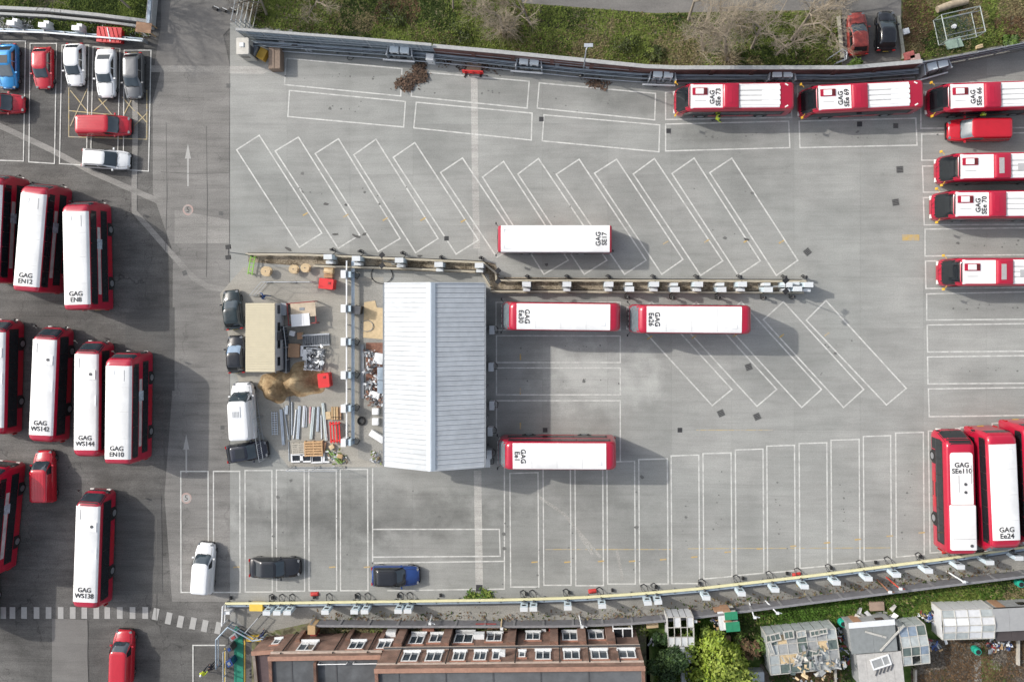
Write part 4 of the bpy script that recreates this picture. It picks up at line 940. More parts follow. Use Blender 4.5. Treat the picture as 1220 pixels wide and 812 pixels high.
# twin rapid chargers standing along the upper boundary
def twin_charger(loc, ang, label):
    p = G(*loc); t = thing('twin_charger', label, 'charger', (p.x, p.y, 0), R(ang), 'twin chargers along the upper fence')
    for s in (-1, 1):
        k = MB(); k.box((s * .48, 0, .95), (.78, .62, 1.7)); c = part('cabinet', k, offwhite, t)
        k = MB(); k.box((s * .48, 0, 1.815), (.82, .66, .03)); part('cabinet_top', k, M('pale_blue_top', (.62, .69, .73), .45, var=.06), c)
        k = MB(); k.box((s * .48, -.318, 1.3), (.4, .012, .3)); part('screen', k, black, c)
        k = MB(); k.box((s * .48, -.32, .7), (.5, .014, .5)); part('vent', k, greymetal, c)
        k = MB(); k.box((s * 1.12, -.1, .85), (.1, .95, 1.7), s * .18); part('side_guard', k, steel, t)
    k = MB(); k.box((0, 0, .05), (2.5, .95, .1)); part('plinth', k, walk_m, t)
    k = MB(); k.box((-.2, -.72, .55), (3.0, .12, .2)); br = part('barrier_rail', k, white, t)
    for x in (-1.5, -.2, 1.1):
        k = MB(); k.box((x, -.72, .22), (.1, .1, .45)); part('barrier_leg', k, greymetal, br)
    k = MB(); k.path([(-.48, -.34, .9), (-.42, -.55, .4), (-.1, -.5, .25), (.25, -.5, .5), (.48, -.34, .9)], .028, 5); part('charging_cable', k, black, t)
twin_charger((480, 65.5), -5, 'twin white charger beside the heap of dead leaves')
twin_charger((631, 79), -5, 'twin white charger left of the tall grey lamp post')
twin_charger((787, 94), -3, 'twin white charger at the left end of the upper bus row')
twin_charger((926, 94), 0, 'twin white charger between the first two buses of the upper row')
twin_charger((1106, 84), 15, 'twin white charger turned askew near the upper right corner')
def crate(name, px, py, w, d, h, mat, label, cat, ang=0, z=0, lid=None, bev=True, parts=()):
    p = G(px, py, h + z); t = thing(name, label, cat, (p.x, p.y, z), R(ang))
    k = MB().loft([rr_ring(0, -w / 2, w / 2, d / 2, min(w, d) * .08), rr_ring(h * .97, -w / 2, w / 2, d / 2, min(w, d) * .08), rr_ring(h, -w / 2 + .03, w / 2 - .03, d / 2 - .03, min(w, d) * .08)]); part('body', k, mat, t, 30)
    if lid is not None: k = MB().loft([rr_ring(h + .004, -w / 2 - .02, w / 2 + .02, d / 2 + .02, min(w, d) * .1), rr_ring(h + .05, -w / 2, w / 2, d / 2, min(w, d) * .1)]); part('lid', k, lid, t, 30)
    for (nm, c, dd, m) in parts: k = MB(); k.box(c, dd); part(nm, k, m, t)
    return t
crate('white_cabinet', 512, 67.5, .72, .6, 1.5, offwhite, 'single pale cabinet just right of the leaf-heap twin charger', 'cabinet', -5, parts=[('door', (0, -.31, .75), (.6, .02, 1.3), white), ('handle', (.2, -.33, .8), (.04, .04, .2), black)])
# lamp post, wooden pallet lean-to etc along the upper boundary
def lamp_post(base, h, arm, label, col=steel):
    p = G(*base); t = thing('lamp_post', label, 'lamp post', (p.x, p.y, 0)); k = MB(); k.tube((0, 0, 0), (0, 0, h), .09, 10, .05); part('pole', k, col, t, 40)
    k = MB(); k.tube((0, 0, .0), (0, 0, .12), .2, 10); part('base', k, greymetal, t)
    k = MB(); k.tube((0, 0, h), (arm[0], arm[1], h + .1), .045, 8); part('arm', k, col, t)
    k = MB(); k.box((arm[0], arm[1], h + .1), (.75, .3, .1)); part('lamp_head', k, steel, t)
    return t
lamp_post((695, 84.5), 6.5, (.2, .3), 'tall grey lamp post standing in front of the brick wall')
def dark_post(base, label, h=1.0):
    p = G(*base); t = thing('hose_stand', label, 'stand', (p.x, p.y, 0)); k = MB(); k.box((0, 0, h / 2), (.12, .12, h)); part('post', k, darkgrey, t); k = MB(); k.tube((0, -.12, h * .85), (0, .12, h * .85), .22, 12); part('hose_drum', k, black, t)
dark_post((416, 64), 'dark hose stand left of the leaf heap against the sheet fence'); dark_post((692, 93), 'dark hose stand at the foot of the tall grey lamp post')
# timber bay with red barrier on the upper edge
p = G(565, 82); t = thing('ramp_board', 'brown plywood board lying behind the red barrier under the upper wall', 'board', (p.x, p.y + .1, 0), R(-5))
k = MB(); k.box((0, 0, .17), (1.35, .85, .05)); part('board', k, M('mud_board', (.30, .235, .17), .9, var=.2, scale=5), t)
for x in (-.5, .5): k = MB(); k.box((x, 0, .07), (.12, .8, .14)); part('batten', k, wood, t)
p = G(564, 88); t = thing('red_barrier', 'bright red plastic barrier standing at the end of the pale trench strip', 'barrier', (p.x, p.y, 0), R(-4))
for z in (.25, .6, .95): k = MB(); k.box((0, 0, z), (1.95, .09, .14)); part('rail', k, M('barrier_red', (.58, .02, .02), .45, var=.15), t)
for x in (-.7, 0, .7): k = MB(); k.box((x, 0, .5), (.12, .12, 1.0)); part('upright', k, MATS['barrier_red'], t)
for x in (-.7, .7): k = MB(); k.box((x, 0, .04), (.2, .6, .08)); part('foot', k, black, t)
# leaf heap
def mound(name, pix_c, rx, ry, h, mat, label, cat, n=26, seed=1, lumps=5):
    rd = random.Random(seed); c = G(*pix_c); rx /= PXM; ry /= PXM; rows = []; mb = MB()
    bl = [(rd.uniform(-.5, .5), rd.uniform(-.5, .5), rd.uniform(.25, .6), rd.uniform(.4, 1)) for _ in range(lumps)]
    ph = [rd.uniform(0, 6.3) for _ in range(6)]
    for i in range(n + 1):
        row = []
        for j in range(n * 2 + 1):
            a = 2 * math.pi * j / (n * 2); r = i / n; edge = 1 + .12 * math.sin(2 * a + ph[0]) + .09 * math.sin(3 * a + ph[1]) + .06 * math.sin(7 * a + ph[2])
            x, y = r * edge * math.cos(a), r * edge * math.sin(a); z = 0
            for bx, by, br, bh in bl: z += bh * math.exp(-((x - bx) ** 2 + (y - by) ** 2) / (br * br))
            z = z * .55 * (1 - r * r) ** .8 + (rd.uniform(-.035, .035) if 0 < i < n else 0)
            row.append((x * rx, y * ry, max(0, z * h) + .022 * (1 - r)))
        row[-1] = row[0]; rows.append(row)
    mb.grid(rows[::-1]); o = part(name, mb, mat, None, 60); o.location = (c.x, c.y, .016); tag(o, label, cat); return o
leaf_m = ramp_mat('dead_leaves', [(.3, (.05, .03, .022)), (.5, (.13, .085, .06)), (.7, (.24, .17, .12))], 7, bump=.8)
def scatter(name, pix_pts, n, mats, size, label, cat, seed=1, z=.02, hgt=.15):
    rd = random.Random(seed); mb = MB()
    for _ in range(n):
        cx, cy, s = rd.choice(pix_pts); x, y = rd.gauss(cx, s), rd.gauss(cy, s * .8); p = G(x, y); mb.mi = rd.randrange(len(mats))
        a = rd.uniform(0, 6.28); L = rd.uniform(*size); w = L * rd.uniform(.2, .6); dx, dy = math.cos(a), math.sin(a); q = z + rd.uniform(0, hgt)
        mb.add([(p.x - dx * L - dy * w, p.y - dy * L + dx * w, q), (p.x - dx * L + dy * w, p.y - dy * L - dx * w, q), (p.x + dx * L + dy * w, p.y + dy * L - dx * w, q + rd.uniform(0, L)), (p.x + dx * L - dy * w, p.y + dy * L + dx * w, q + rd.uniform(0, L))], [(0, 1, 2, 3)])
    o = part(name, mb, mats); tag(o, label, cat, None, 'stuff'); return o
scatter('leaf_heap', [(490, 96, 5), (500, 88, 4), (495, 92, 5), (500, 80, 3), (486, 103, 3), (480, 99, 4), (503, 93, 3)], 1300, [leaf_m, M('leaf_brown', (.12, .075, .05), .9, var=.4, scale=6), M('leaf_dark', (.055, .04, .03), .9, var=.4, scale=6)], (.04, .16), 'heap of dead brown leaves swept between the upper bays', 'leaves', 5, hgt=.2)
scatter('leaf_drift', [(710, 100, 4), (718, 101, 4), (705, 99, 4), (560, 80, 6), (590, 82, 8), (533, 73, 5), (575, 79, 4)], 600, [MATS['leaf_brown'], MATS['leaf_dark'], leaf_m], (.03, .12), 'thin drift of brown leaves along the foot of the upper wall', 'leaves', 6, hgt=.08)
# gatehouse corner: cube kiosk, amber box, brown skip cover
crate('gate_kiosk', 289, 55, 1.15, 1.5, 2.3, M('kiosk_beige', (.42, .40, .35), .7, var=.12), 'square beige kiosk at the gate corner of the sheet fence', 'kiosk', 0, lid=M('kiosk_roof', (.50, .48, .43), .7, var=.15), parts=[('roof_vent', (-.05, .1, 2.39), (.38, .38, .1), offwhite), ('door', (.58, -.2, 1.0), (.03, .8, 1.9), darkgrey), ('window', (0, -.76, 1.45), (.7, .03, .6), glass)])
crate('amber_grit_bin', 312, 64, .75, 1.0, .75, M('grit_yellow', (.52, .30, .03), .55, var=.2), 'amber yellow grit bin tilted beside the beige kiosk', 'grit bin', -28, lid=M('grit_lid', (.56, .33, .04), .5, var=.2))
crate('brown_skip', 327, 69, 1.15, 2.1, 1.0, M('skip_brown', (.20, .145, .105), .8, var=.15), 'brown boarded box beside the amber grit bin', 'box', 0, parts=[('board', (-.28, 0, 1.02), (.5, 2.0, .03), M('skip_board', (.22, .165, .125), .85, var=.2, scale=6)), ('board', (.28, 0, 1.022), (.5, 2.0, .03), MATS['skip_board'])])
crate('grey_meter_box', 301, 60, .6, 1.0, 1.1, greymetal, 'grey meter box between kiosk and grit bin', 'box', -25, parts=[('door', (0, -.51, .55), (.5, .02, .9), darkgrey)])
# pallet of pale gate bars in the upper left entrance
p = G(292, 28); t = thing('folded_gate', 'tall galvanised gate folded back beside the entrance road', 'gate', G(287, 34))
base = G(287, 34)
for i in range(4):
    a = G(287 + i * 5.2, 34) - base; b = G(296 + i * 5.5, -12) - base
    for z in (.3, 1.3, 2.3): k = MB(); k.tube(a + Vector((0, 0, z)), b + Vector((0, 0, z)), .035, 6); part('bar', k, (steel, M('pale_steel', (.55, .56, .52), .5, var=.1))[i % 2], t)
    for q in (a, b): k = MB(); k.tube(q, q + Vector((0, 0, 2.4)), .04, 6); part('upright', k, steel, t)
# small white signs lying/standing on the entrance road
for x, y in ((257, 11), (267, 13), (277, 13)):
    p = G(x, y); t = thing('road_block', {257: 'black and white marker block, leftmost on the entrance road', 267: 'black and white marker block, middle one on the entrance road', 277: 'black and white marker block nearest the folded gate'}[x], 'marker', (p.x, p.y, 0), R(-25), 'marker blocks on the entrance road')
    k = MB(); k.box((0, 0, .15), (.5, .25, .3)); part('block', k, black, t); k = MB(); k.box((.1, .16, .14), (.5, .06, .24)); part('reflector', k, offwhite, t)
# ------------------------------------------------------------------ upper left car park rail and posts
lp = world([(-60, 39), (60, 43), (120, 48), (176, 53)])
t = thing('car_park_rail', 'white and blue-grey rail above the upper left parked cars', 'rail', lp[0]); pts = resample([p - lp[0] for p in lp], 2.0)
k = MB(); run(k, pts, .14, .95, 1.1); part('top_rail', k, M('rail_white', (.62, .66, .68), .5, var=.12), t)
k = MB(); run(k, [q + Vector((0, .3, 0)) for q in pts], .12, .6, .72); part('rear_rail', k, bluesteel, t)
k = MB(); run(k, [q + Vector((0, .15, 0)) for q in pts], .1, .25, .35); part('lower_rail', k, darkgrey, t)
for q in pts: k = MB(); k.box((q.x, q.y + .15, .47), (.1, .3, .94)); part('post', k, greymetal, t)
up = world([(-60, 8), (60, 14), (120, 20), (184, 28)])
t = thing('concrete_edging', 'pale double concrete edging of the upper left grass strip', 'wall', up[0]); pts = [p - up[0] for p in up]
part('edging', run(MB(), pts, .3, 0, .55), coping_m, t); part('edging', run(MB(), [q + Vector((0, -.55, 0)) for q in pts], .22, 0, .45), coping_m, t)
sp = world([(187, -70), (186, -10), (182, 33)])
t = thing('concrete_edging', 'pale concrete wall down the left side of the entrance road', 'wall', sp[0]); pts = [p - sp[0] for p in sp]
part('wall', run(MB(), pts, .55, 0, .9), coping_m, t); part('capping', run(MB(), pts, .3, .9, .98), bluesteel, t)
def pedestal(x, y, label, ang=0, big=True, group='charger posts'):
    """post charger: foot, column, cabinet with pale top, screen, cable"""
    p = G(x, y); t = thing('charger_post', label, 'charger', (p.x, p.y, 0), R(ang), group); return t
for i, (x, y) in enumerate(((24, 33), (61, 35.5), (100, 39))):
    t = pedestal(x, y, ['leftmost white charger box behind the upper left car park rail', 'middle white charger box behind the upper left car park rail', 'right white charger box behind the upper left car park rail'][i], -4, group='charger boxes behind the car park rail')
    k = MB(); k.box((0, 0, .7), (.72, .42, 1.3)); part('cabinet', k, offwhite, t); k = MB(); k.box((0, 0, 1.37), (.76, .46, .04)); part('cabinet_top', k, white, t)
    k = MB(); k.box((.05, .42, .45), (.5, .3, .9)); part('feeder_box', k, offwhite, t); k = MB(); k.box((0, .1, .025), (1.0, 1.0, .05)); part('plinth', k, walk_m, t)
p = G(171, 33, 1.2); t = thing('brown_lean_to', 'small brown board roof at the right end of the car park rail', 'shelter', (p.x, p.y, 0), R(-8))
k = MB(); k.box((0, 0, 1.2), (1.5, .95, .05)); part('roof_board', k, brownwood, t)
for a in (-.65, .65):
    for b in (-.4, .4): k = MB(); k.box((a, b, .59), (.08, .08, 1.17)); part('leg', k, wood, t)
p = G(136, 45); t = thing('red_skip', 'red ribbed skip with pale stripes half hidden under the car park rail', 'skip', (p.x, p.y, 0), R(-4))
k = MB().loft([rr_ring(.05, -1.05, 1.05, .6, .05), rr_ring(.9, -1.2, 1.2, .72, .05)]); part('tub', k, M('skip_red', (.50, .015, .02), .4, var=.15), t)
for i in range(5): k = MB(); k.box((-.85 + i * .42, 0, .93), (.09, 1.35, .05), .3); part('slat', k, (MATS['skip_red'], MATS['barrier_red'], offwhite)[i % 3], t)
# ------------------------------------------------------------------ lower boundary: yellow rail, charger pedestals, dark wall
LR = [(272, 715), (330, 714.5), (610, 710.5), (690, 708), (760, 703.5), (830, 697.5), (900, 689.5), (970, 681.5), (1040, 672.5), (1130, 661), (1220, 647.5), (1330, 630)]
lr = world(LR)
t = thing('yellow_rail', 'long yellow topped guard rail along the lower edge of the yard', 'rail', lr[0]); pts = resample([p - lr[0] for p in lr], 2.0)
k = run(MB(), pts, .2, .62, .8); part('yellow_beam', k, creamy, t)
k = run(MB(), [q + Vector((0, -.28, 0)) for q in pts], .18, .5, .62); part('grey_beam', k, bluesteel, t)
k = run(MB(), [q + Vector((0, -.5, 0)) for q in pts], .16, .28, .38); part('cable_tray', k, darkgrey, t)
for q in pts: k = MB(); k.box((q.x, q.y - .14, .31), (.12, .3, .62)); part('post', k, greymetal, t)
for i, q in enumerate(pts[::2]):
    k = MB(); k.box((q.x + .3, q.y + .3, .12), (.2, .28, .24)); part('foot', k, black, t)
def interp(path, x):
    for a, b in zip(path, path[1:]):
        if a[0] <= x <= b[0]: return a[1] + (b[1] - a[1]) * (x - a[0]) / (b[0] - a[0])
    return path[-1][1]
PTOP = M('charger_top', (.55, .575, .585), .45, var=.05); PSIDE_SHADE = M('charger_side_shade', (.50, .60, .66), .5, var=.08)  # white cabinets: shade on their sides is put into the colour as blue-grey
ped_proto = None
cols = [326, 338, 350, 394, 428, 440, 479, 490, 625, 636, 676, 716, 769, 781, 837, 878, 917, 951, 988, 1025, 1058, 1095, 1132, 1166, 1200]
for i, x in enumerate(cols):
    y = interp(LR, x) + 5.5; slope = (interp(LR, min(x + 10, 1300)) - interp(LR, max(x - 10, 272))) / 20
    lab = ORD[i] + ' white topped charger post from the left behind the yellow rail'
    if ped_proto is None:
        t = pedestal(x, y, lab, 0, group='charger posts behind the yellow rail'); ped_proto = t
        k = MB(); k.box((0, 0, .06), (.7, .6, .12)); part('plinth', k, walk_m, t)
        k = MB(); k.box((0, -.05, 1.0), (.66, .34, 1.78)); part('cabinet', k, PSIDE_SHADE, t); k = MB(); k.box((0, -.05, 1.915), (.7, .38, .05)); part('cabinet_top', k, PTOP, t)
        k = MB(); k.box((0, .135, 1.35), (.36, .02, .3)); part('screen', k, black, t)
        k = MB(); k.box((0, .3, .55), (.12, .16, 1.1)); part('cable_holder', k, darkgrey, t)
        cc = [(.1, .13, .9), (.25, .45, .5), (.2, .8, .12), (-.1, 1.05, .05), (-.4, .9, .05), (-.3, .5, .3), (-.05, .38, .8)]
        k = MB(); k.path(cc, .032, 5); part('charging_cable', k, black, t)
    else:
        t = copy_tree(ped_proto); p = G(x, y); t.location = (p.x, p.y, 0); t['label'] = lab
    t.rotation_euler = (0, 0, -math.atan(slope) - (.12 if x > 830 else 0))
DW = [(375, 738), (470, 739), (640, 739), (700, 738), (760, 735), (830, 728), (900, 719), (970, 710), (1050, 700), (1130, 690), (1220, 679), (1330, 664)]
dw = world(DW)
t = thing('dark_boundary_wall', 'long low dark grey wall behind the charger posts at the bottom', 'wall', dw[0]); pts = resample([p - dw[0] for p in dw], 2.7)
wall_dark = M('dark_wall', (.14, .14, .15), .8, var=.25, scale=2)
for a, b in zip(pts, pts[1:]):
    ang, L, c = frame_of(a, b); k = MB(); k.box((c.x, c.y, .6), (L * .965, .12, 1.2), ang); part('wall_panel', k, wall_dark, t)
    k = MB(); k.box((a.x, a.y, .66), (.2, .22, 1.32), ang); part('post', k, M('wall_post', (.2, .2, .205), .8, var=.2), t)
part('coping', run(MB(), pts, .2, 1.32, 1.38), M('wall_coping', (.19, .19, .20), .8, var=.25, scale=3), t)
scatter('creeper', [(x, interp(DW, x) - 4, 6) for x in range(380, 1200, 9)], 1300, [M('dry_twig', (.13, .09, .065), .9, var=.4, scale=5), tuft_c, tuft_d, tuft_b], (.04, .13), 'dry creeper and twigs along the inner foot of the dark wall', 'creeper', 12, hgt=.3)
for i, (x, y, dx, dy) in enumerate(((515, 732, 0, -.2), (598, 737, .1, -.2), (690, 733, .3, -.3), (822, 728, .3, -.4), (912, 715, 1.0, -.8), (893, 718, -.2, -1.0), (1128, 680, 1.2, -.7), (1045, 690, .6, -.9), (1056, 687, .6, -.6), (958, 668, 0, 0))[:9]):
    p = G(x, y); names = ['white camera pole at the dark wall above the second upper window', 'pale short pole at the dark wall with a fallen arm', 'white camera pole at the dark wall near the pale garden fence', 'rust topped pole at the dark wall left of the green shed',
        'tall white pole at the dark wall above the glasshouse', 'white pole right of the green roofed shed', 'white pole at the dark wall towards the right edge', 'rusty brown pole with white cap at the dark wall', 'red pole with white cap beside the rusty brown one']
    t = thing('camera_pole', names[i], 'pole', (p.x, p.y, 0), 0, 'poles along the dark wall'); m = (offwhite, palewood, offwhite, M('rust', (.26, .12, .07), .8, var=.3), offwhite, offwhite, offwhite, MATS['rust'], M('pole_red', (.42, .06, .04), .6, var=.2))[i]
    h = 1.7 + .2 * (i % 3); dx, dy = dx * .5, dy * .45; k = MB(); k.tube((0, 0, 0), (dx, dy, h), .07, 8, .06); part('pole', k, m, t)
    k = MB(); k.tube((dx * .9, dy * .9, h * .95), (dx * .9 + .5, dy * .9 - .1, h * .95 + .05), .05, 6); part('arm', k, m, t)
    k = MB(); k.box((dx + .05, dy, h + .08), (.26, .2, .18)); part('camera', k, offwhite, t)
for i, (x, y) in enumerate(((375, 707), (706, 703.5), (949, 684), (1127, 656))):
    p = G(x, y); t = thing('red_cable_cover', ['red cable cover before the yellow rail under the lower left bays', 'red cable cover before the yellow rail right of centre', 'red cable cover before the yellow rail below the ninth right bay', 'red cable cover at the rail below the bus SEe110'][i], 'cover', (p.x, p.y, .016), R(4 + 3 * i), 'red covers along the yellow rail')
    k = MB().loft([rr_ring(0, -.4, .4, .2, .06), rr_ring(.14, -.36, .36, .15, .06), rr_ring(.2, -.25, .25, .08, .04)]); part('shell', k, M('cover_red', (.40, .03, .025), .5, var=.2), t, 40); k = MB(); k.box((0, 0, .21), (.24, .05, .04)); part('handle', k, darkred, t)
scatter('rail_weeds', [(572, 708, 5), (562, 708.5, 4), (582, 707.5, 4)], 260, [tuft_a, MATS['lush_green']], (.05, .16), 'green weeds round the dark drain cover at the yellow rail', 'weeds', 14, hgt=.2)
# ------------------------------------------------------------------ charger island in the middle
def prism_strip(name, pix, w, h, mat, label, cat, kind=None, z0=0.0):
    p = world(pix); t = part(name, run(MB(), [q - p[0] for q in p], w, z0, h), mat); t.location = p[0]; return tag(t, label, cat, None, kind)
sheet('island_gravel', [(296, 302), (375, 303), (575, 311), (590, 314), (596, 330), (958, 334), (958, 350), (586, 349), (582, 326), (375, 318), (296, 312)], .032, gravel_m)
rails = [('upper timber edged rail of the left charger island', [(296, 303), (376, 304), (576, 313)]), ('lower timber edged rail of the left charger island', [(376, 317), (480, 320), (574, 324)]), ('stepped rail joining the left and right charger islands', [(576, 313), (590, 315), (592, 334)]),
         ('inner stepped rail beside the white building corner', [(574, 324), (583, 327), (585, 347)]), ('upper rail of the right charger island', [(592, 334), (800, 334.5), (958, 335)]), ('lower rail of the right charger island', [(585, 347), (800, 348), (958, 348.5)])]
rail_tan = M('rail_tan', (.42, .36, .26), .7, var=.18, scale=3)
for lab, pix in rails:
    p = world(pix); t = thing('guard_rail', lab, 'rail', p[0]); pts = resample([q - p[0] for q in p], 1.9)
    part('beam', run(MB(), pts, .14, .42, .66), rail_tan, t); part('cap', run(MB(), pts, .18, .66, .71), M('cap_grey', (.36, .325, .25), .6, var=.15), t)
    for q in pts: k = MB(); k.box((q.x, q.y, .21), (.12, .12, .42)); part('post', k, greymetal, t)
    k = MB(); k.path([q + Vector((0, .16, .16)) for q in resample(pts, .9)], .035, 5); part('cable', k, black, t)
isl = [(430, 311, 1), (480, 313, 1), (526, 318, 0), (573, 319, 1), (628, 341, 1), (675, 341, 1), (724, 341, 1), (748, 342.5, -1), (777, 341, 1), (801, 343, -1), (828, 341, 1), (855, 343, -1), (879, 341, 1), (909, 343, -1), (932, 341.5, 1), (943, 342, -1), (956, 341.5, 1), (397, 309, 1)]
ip = None
for i, (x, y, s) in enumerate(sorted(isl)):
    lab = ORD[i] + ' white charger from the left on the middle charger island'
    if ip is None:
        t = pedestal(x, y, lab, group='chargers on the middle island'); ip = t
        k = MB(); k.box((0, .0, .05), (.9, .9, .1)); part('plinth', k, walk_m, t)
        k = MB(); k.box((0, .16, .95), (.74, .42, 1.7)); part('cabinet', k, PSIDE_SHADE, t); k = MB(); k.box((0, .16, 1.825), (.78, .46, .05)); part('cabinet_top', k, PTOP, t)
        k = MB(); k.box((0, -.32, .72), (.6, .26, 1.25)); part('feeder_box', k, offwhite, t); k = MB(); k.box((0, -.32, 1.36), (.62, .28, .03)); part('box_top', k, PTOP, t)
        k = MB(); k.box((0, .38, 1.3), (.36, .02, .3)); part('screen', k, black, t)
        k = MB(); k.box((.05, .85, .45), (.14, .14, .9)); part('cable_holder', k, darkgrey, t); k = MB(); k.tube((.05, .78, .8), (.05, .98, .8), .17, 10); part('hose_drum', k, black, t)
        k = MB(); k.path([(.15, .4, .8), (.3, .65, .3), (.25, .95, .06), (0, 1.1, .05), (-.2, .95, .15), (0, .85, .7)], .03, 5); part('charging_cable', k, black, t)
    else:
        t = copy_tree(ip); t['label'] = lab; p = G(x, y); t.location = (p.x, p.y, .03)
    t.rotation_euler = (0, 0, 0 if s >= 0 else math.pi)
for i, (x, y) in enumerate(((298, 304), (469, 313), (598, 330.5), (917, 341.5))):
    p = G(x, y); t = thing('floodlight_mast', ['black twin floodlight mast at the left tip of the charger island', 'black twin floodlight mast above the yard corner of the white building', 'black twin floodlight mast at the step of the charger island', 'black twin floodlight mast at the right tip of the charger island'][i], 'floodlight', (p.x, p.y, 0), 0, 'floodlight masts on the charger island')
    k = MB(); k.tube((0, 0, 0), (0, 0, 5.1), .05, 8, .04); part('mast', k, steel if i == 3 else greymetal, t, 40); k = MB(); k.tube((0, -.5, 5.1), (0, .5, 5.1), .03, 6); part('crossbar', k, black, t)
    for s in (-.46, .46): k = MB(); k.box((0, s, 5.14), (.44, .38, .16), (.12 if i == 0 else .75)); part('lamp', k, black, t)
    k = MB(); k.box((0, 0, .06), (.4, .4, .12)); part('base', k, walk_m, t)
# oil-dark wheel marks on the paving near the island
for (x, y, L, a) in ((399, 279, 12, 5), (424, 281, 14, -20), (434, 279, 9, 25), (388, 243, 9, 0), (412, 244, 5, -20), (344, 297, 12, -25), (651, 315, 6, 5), (889, 285, 8, -15), (730, 299, 4, 40), (500, 305, 7, 0)):
    c = G(x, y); rd = random.Random(x); mb = MB(); n = 11
    ca, sa = math.cos(R(a)), math.sin(R(a)); pl = []
    for i in range(n):
        t_ = 2 * math.pi * i / n; r = rd.uniform(.55, 1.1); u, v = L / 2 / PXM * r * math.cos(t_), 1.9 / PXM * r * math.sin(t_); pl.append((c.x + u * ca - v * sa, c.y + u * sa + v * ca))
    mb.poly(pl, Z4 + .001); o = part('oil_stain', mb, M('oil_stain', (.075, .073, .068), .5, var=.3, scale=5)); o['kind'] = 'structure'
# ================================================================== WHITE ROOFED BUILDING
he, hr = 4.3, 6.2
c0, c1 = G(458, 337.5, he), G(577, 555.5, he); rx = G(513.3, 450, hr).x
y1, y0 = c0.y, c1.y; x0, x1 = c0.x, c1.x; cx, cy = (x0 + x1) / 2, (y0 + y1) / 2
t = thing('depot_workshop', 'long workshop with white ribbed metal gable roof in the middle of the yard', 'building', (cx, cy, 0))
X0, X1, Y0, Y1, RX = x0 - cx, x1 - cx, y0 - cy, y1 - cy, rx - cx
wi = .3
wallm = M('workshop_wall', (.30, .32, .34), .6, .1, var=.12, scale=2)
prof = [(X0 + wi, 0), (X1 - wi, 0), (X1 - wi, he - .1), (RX, hr - .15), (X0 + wi, he - .1)]
mb = MB(); a = [(x, Y0 + .25, z) for x, z in prof]; b = [(x, Y1 - .25, z) for x, z in prof]
mb.add(a + b, [(0, 1, 2, 3, 4), (9, 8, 7, 6, 5)] + [(i, 5 + i, 5 + (i + 1) % 5, (i + 1) % 5) for i in range(5)]); part('wall', mb, wallm, t)
roof_w = M('roof_sheet_white', (.445, .47, .488), .5, .0, var=.08, scale=1.6, rnd=.035, var2=.08, scale2=.4)
N = 38; dy = (Y1 - Y0) / N
for side, xe in ((0, X0), (1, X1)):
    sl_ = (hr - he) / abs(RX - xe)
    for i in range(N):
        ya = Y0 + i * dy; yb = ya + dy
        def pt(x, y, up): return (x, y, he + (abs(x - xe)) * sl_ + up)
        mb = MB(); rowsx = [xe, RX]
        prof = [(ya + .008, -.01), (ya + .02, .04), (ya + .06, .04), (ya + .09, .006), (yb - .008, .0)]
        r0 = [pt(xe, y, u) for y, u in prof]; r1 = [pt(RX, y, u) for y, u in prof]
        n = len(prof); fs = [(k, n + k, n + k + 1, k + 1) for k in range(n - 1)]
        if side == 0: fs = [f[::-1] for f in fs]
        mb.add(r0 + r1, fs)
        lo = [(xe, y, he + u - .06) for y, u in prof]; mb.add([p for p in r0] + lo, [((k, k + 1, n + k + 1, n + k) if side == 0 else (k, n + k, n + k + 1, k + 1)) for k in range(n - 1)])
        part('roof_sheet', mb, roof_w, t)
mb = MB(); s0 = (hr - he) / (RX - X0); s1 = (hr - he) / (X1 - RX); w = .38
pr = [(RX - w, hr - w * s0 + .075), (RX - .05, hr + .085), (RX + .05, hr + .085), (RX + w, hr - w * s1 + .075)]
mb.grid([[(x, y, z) for y in (Y0 - .03, Y1 + .03)] for x, z in pr][::-1]); part('ridge_cap', mb, M('ridge_blue_grey', (.46, .51, .55), .4, var=.06), t)
for y in (Y0 - .02, Y1 + .02):
    for xe in (X0, X1):
        k = MB(); k.path([(xe, y, he + .03), (RX, y, hr + .03)], .07, 4); part('verge_trim', k, roof_w, t)
for xe, s in ((X0, -1), (X1, 1)):
    k = MB(); k.box((xe + s * .07, 0, he - .05), (.15, Y1 - Y0 - .1, .12)); part('gutter', k, greymetal, t)
    for i in range(6):
        k = MB(); k.tube((xe + s * .02, Y0 + 1.2 + i * (Y1 - Y0 - 2.4) / 5, 0), (xe + s * .02, Y0 + 1.2 + i * (Y1 - Y0 - 2.4) / 5, he - .1), .05, 6); part('downpipe', k, greymetal, t)
for y in (Y0 + 3, 0, Y1 - 3):
    k = MB(); k.box((X1 - wi + .03, y, 1.7), (.06, 3.2, 3.3)); part('roller_door', k, M('roller_grey', (.20, .22, .24), .5, var=.1), t)
    k = MB(); k.box((X0 + wi - .03, y + .6, 2.6), (.06, 2.2, 1.1)); part('window', k, glass, t)
wall_boxes = [(586, 393, 'pale wall charger on the right side of the workshop, uppermost'), (585, 437, 'pale wall charger on the right side of the workshop, second from the top'), (586, 483, 'pale wall charger on the right side of the workshop, middle'), (584, 514, 'pale wall charger with a raised arm beside the bus Ee1'), (583, 541, 'pale wall charger by the lower right workshop corner'), (581, 551, 'flat pale box lowest at the lower right workshop corner')]
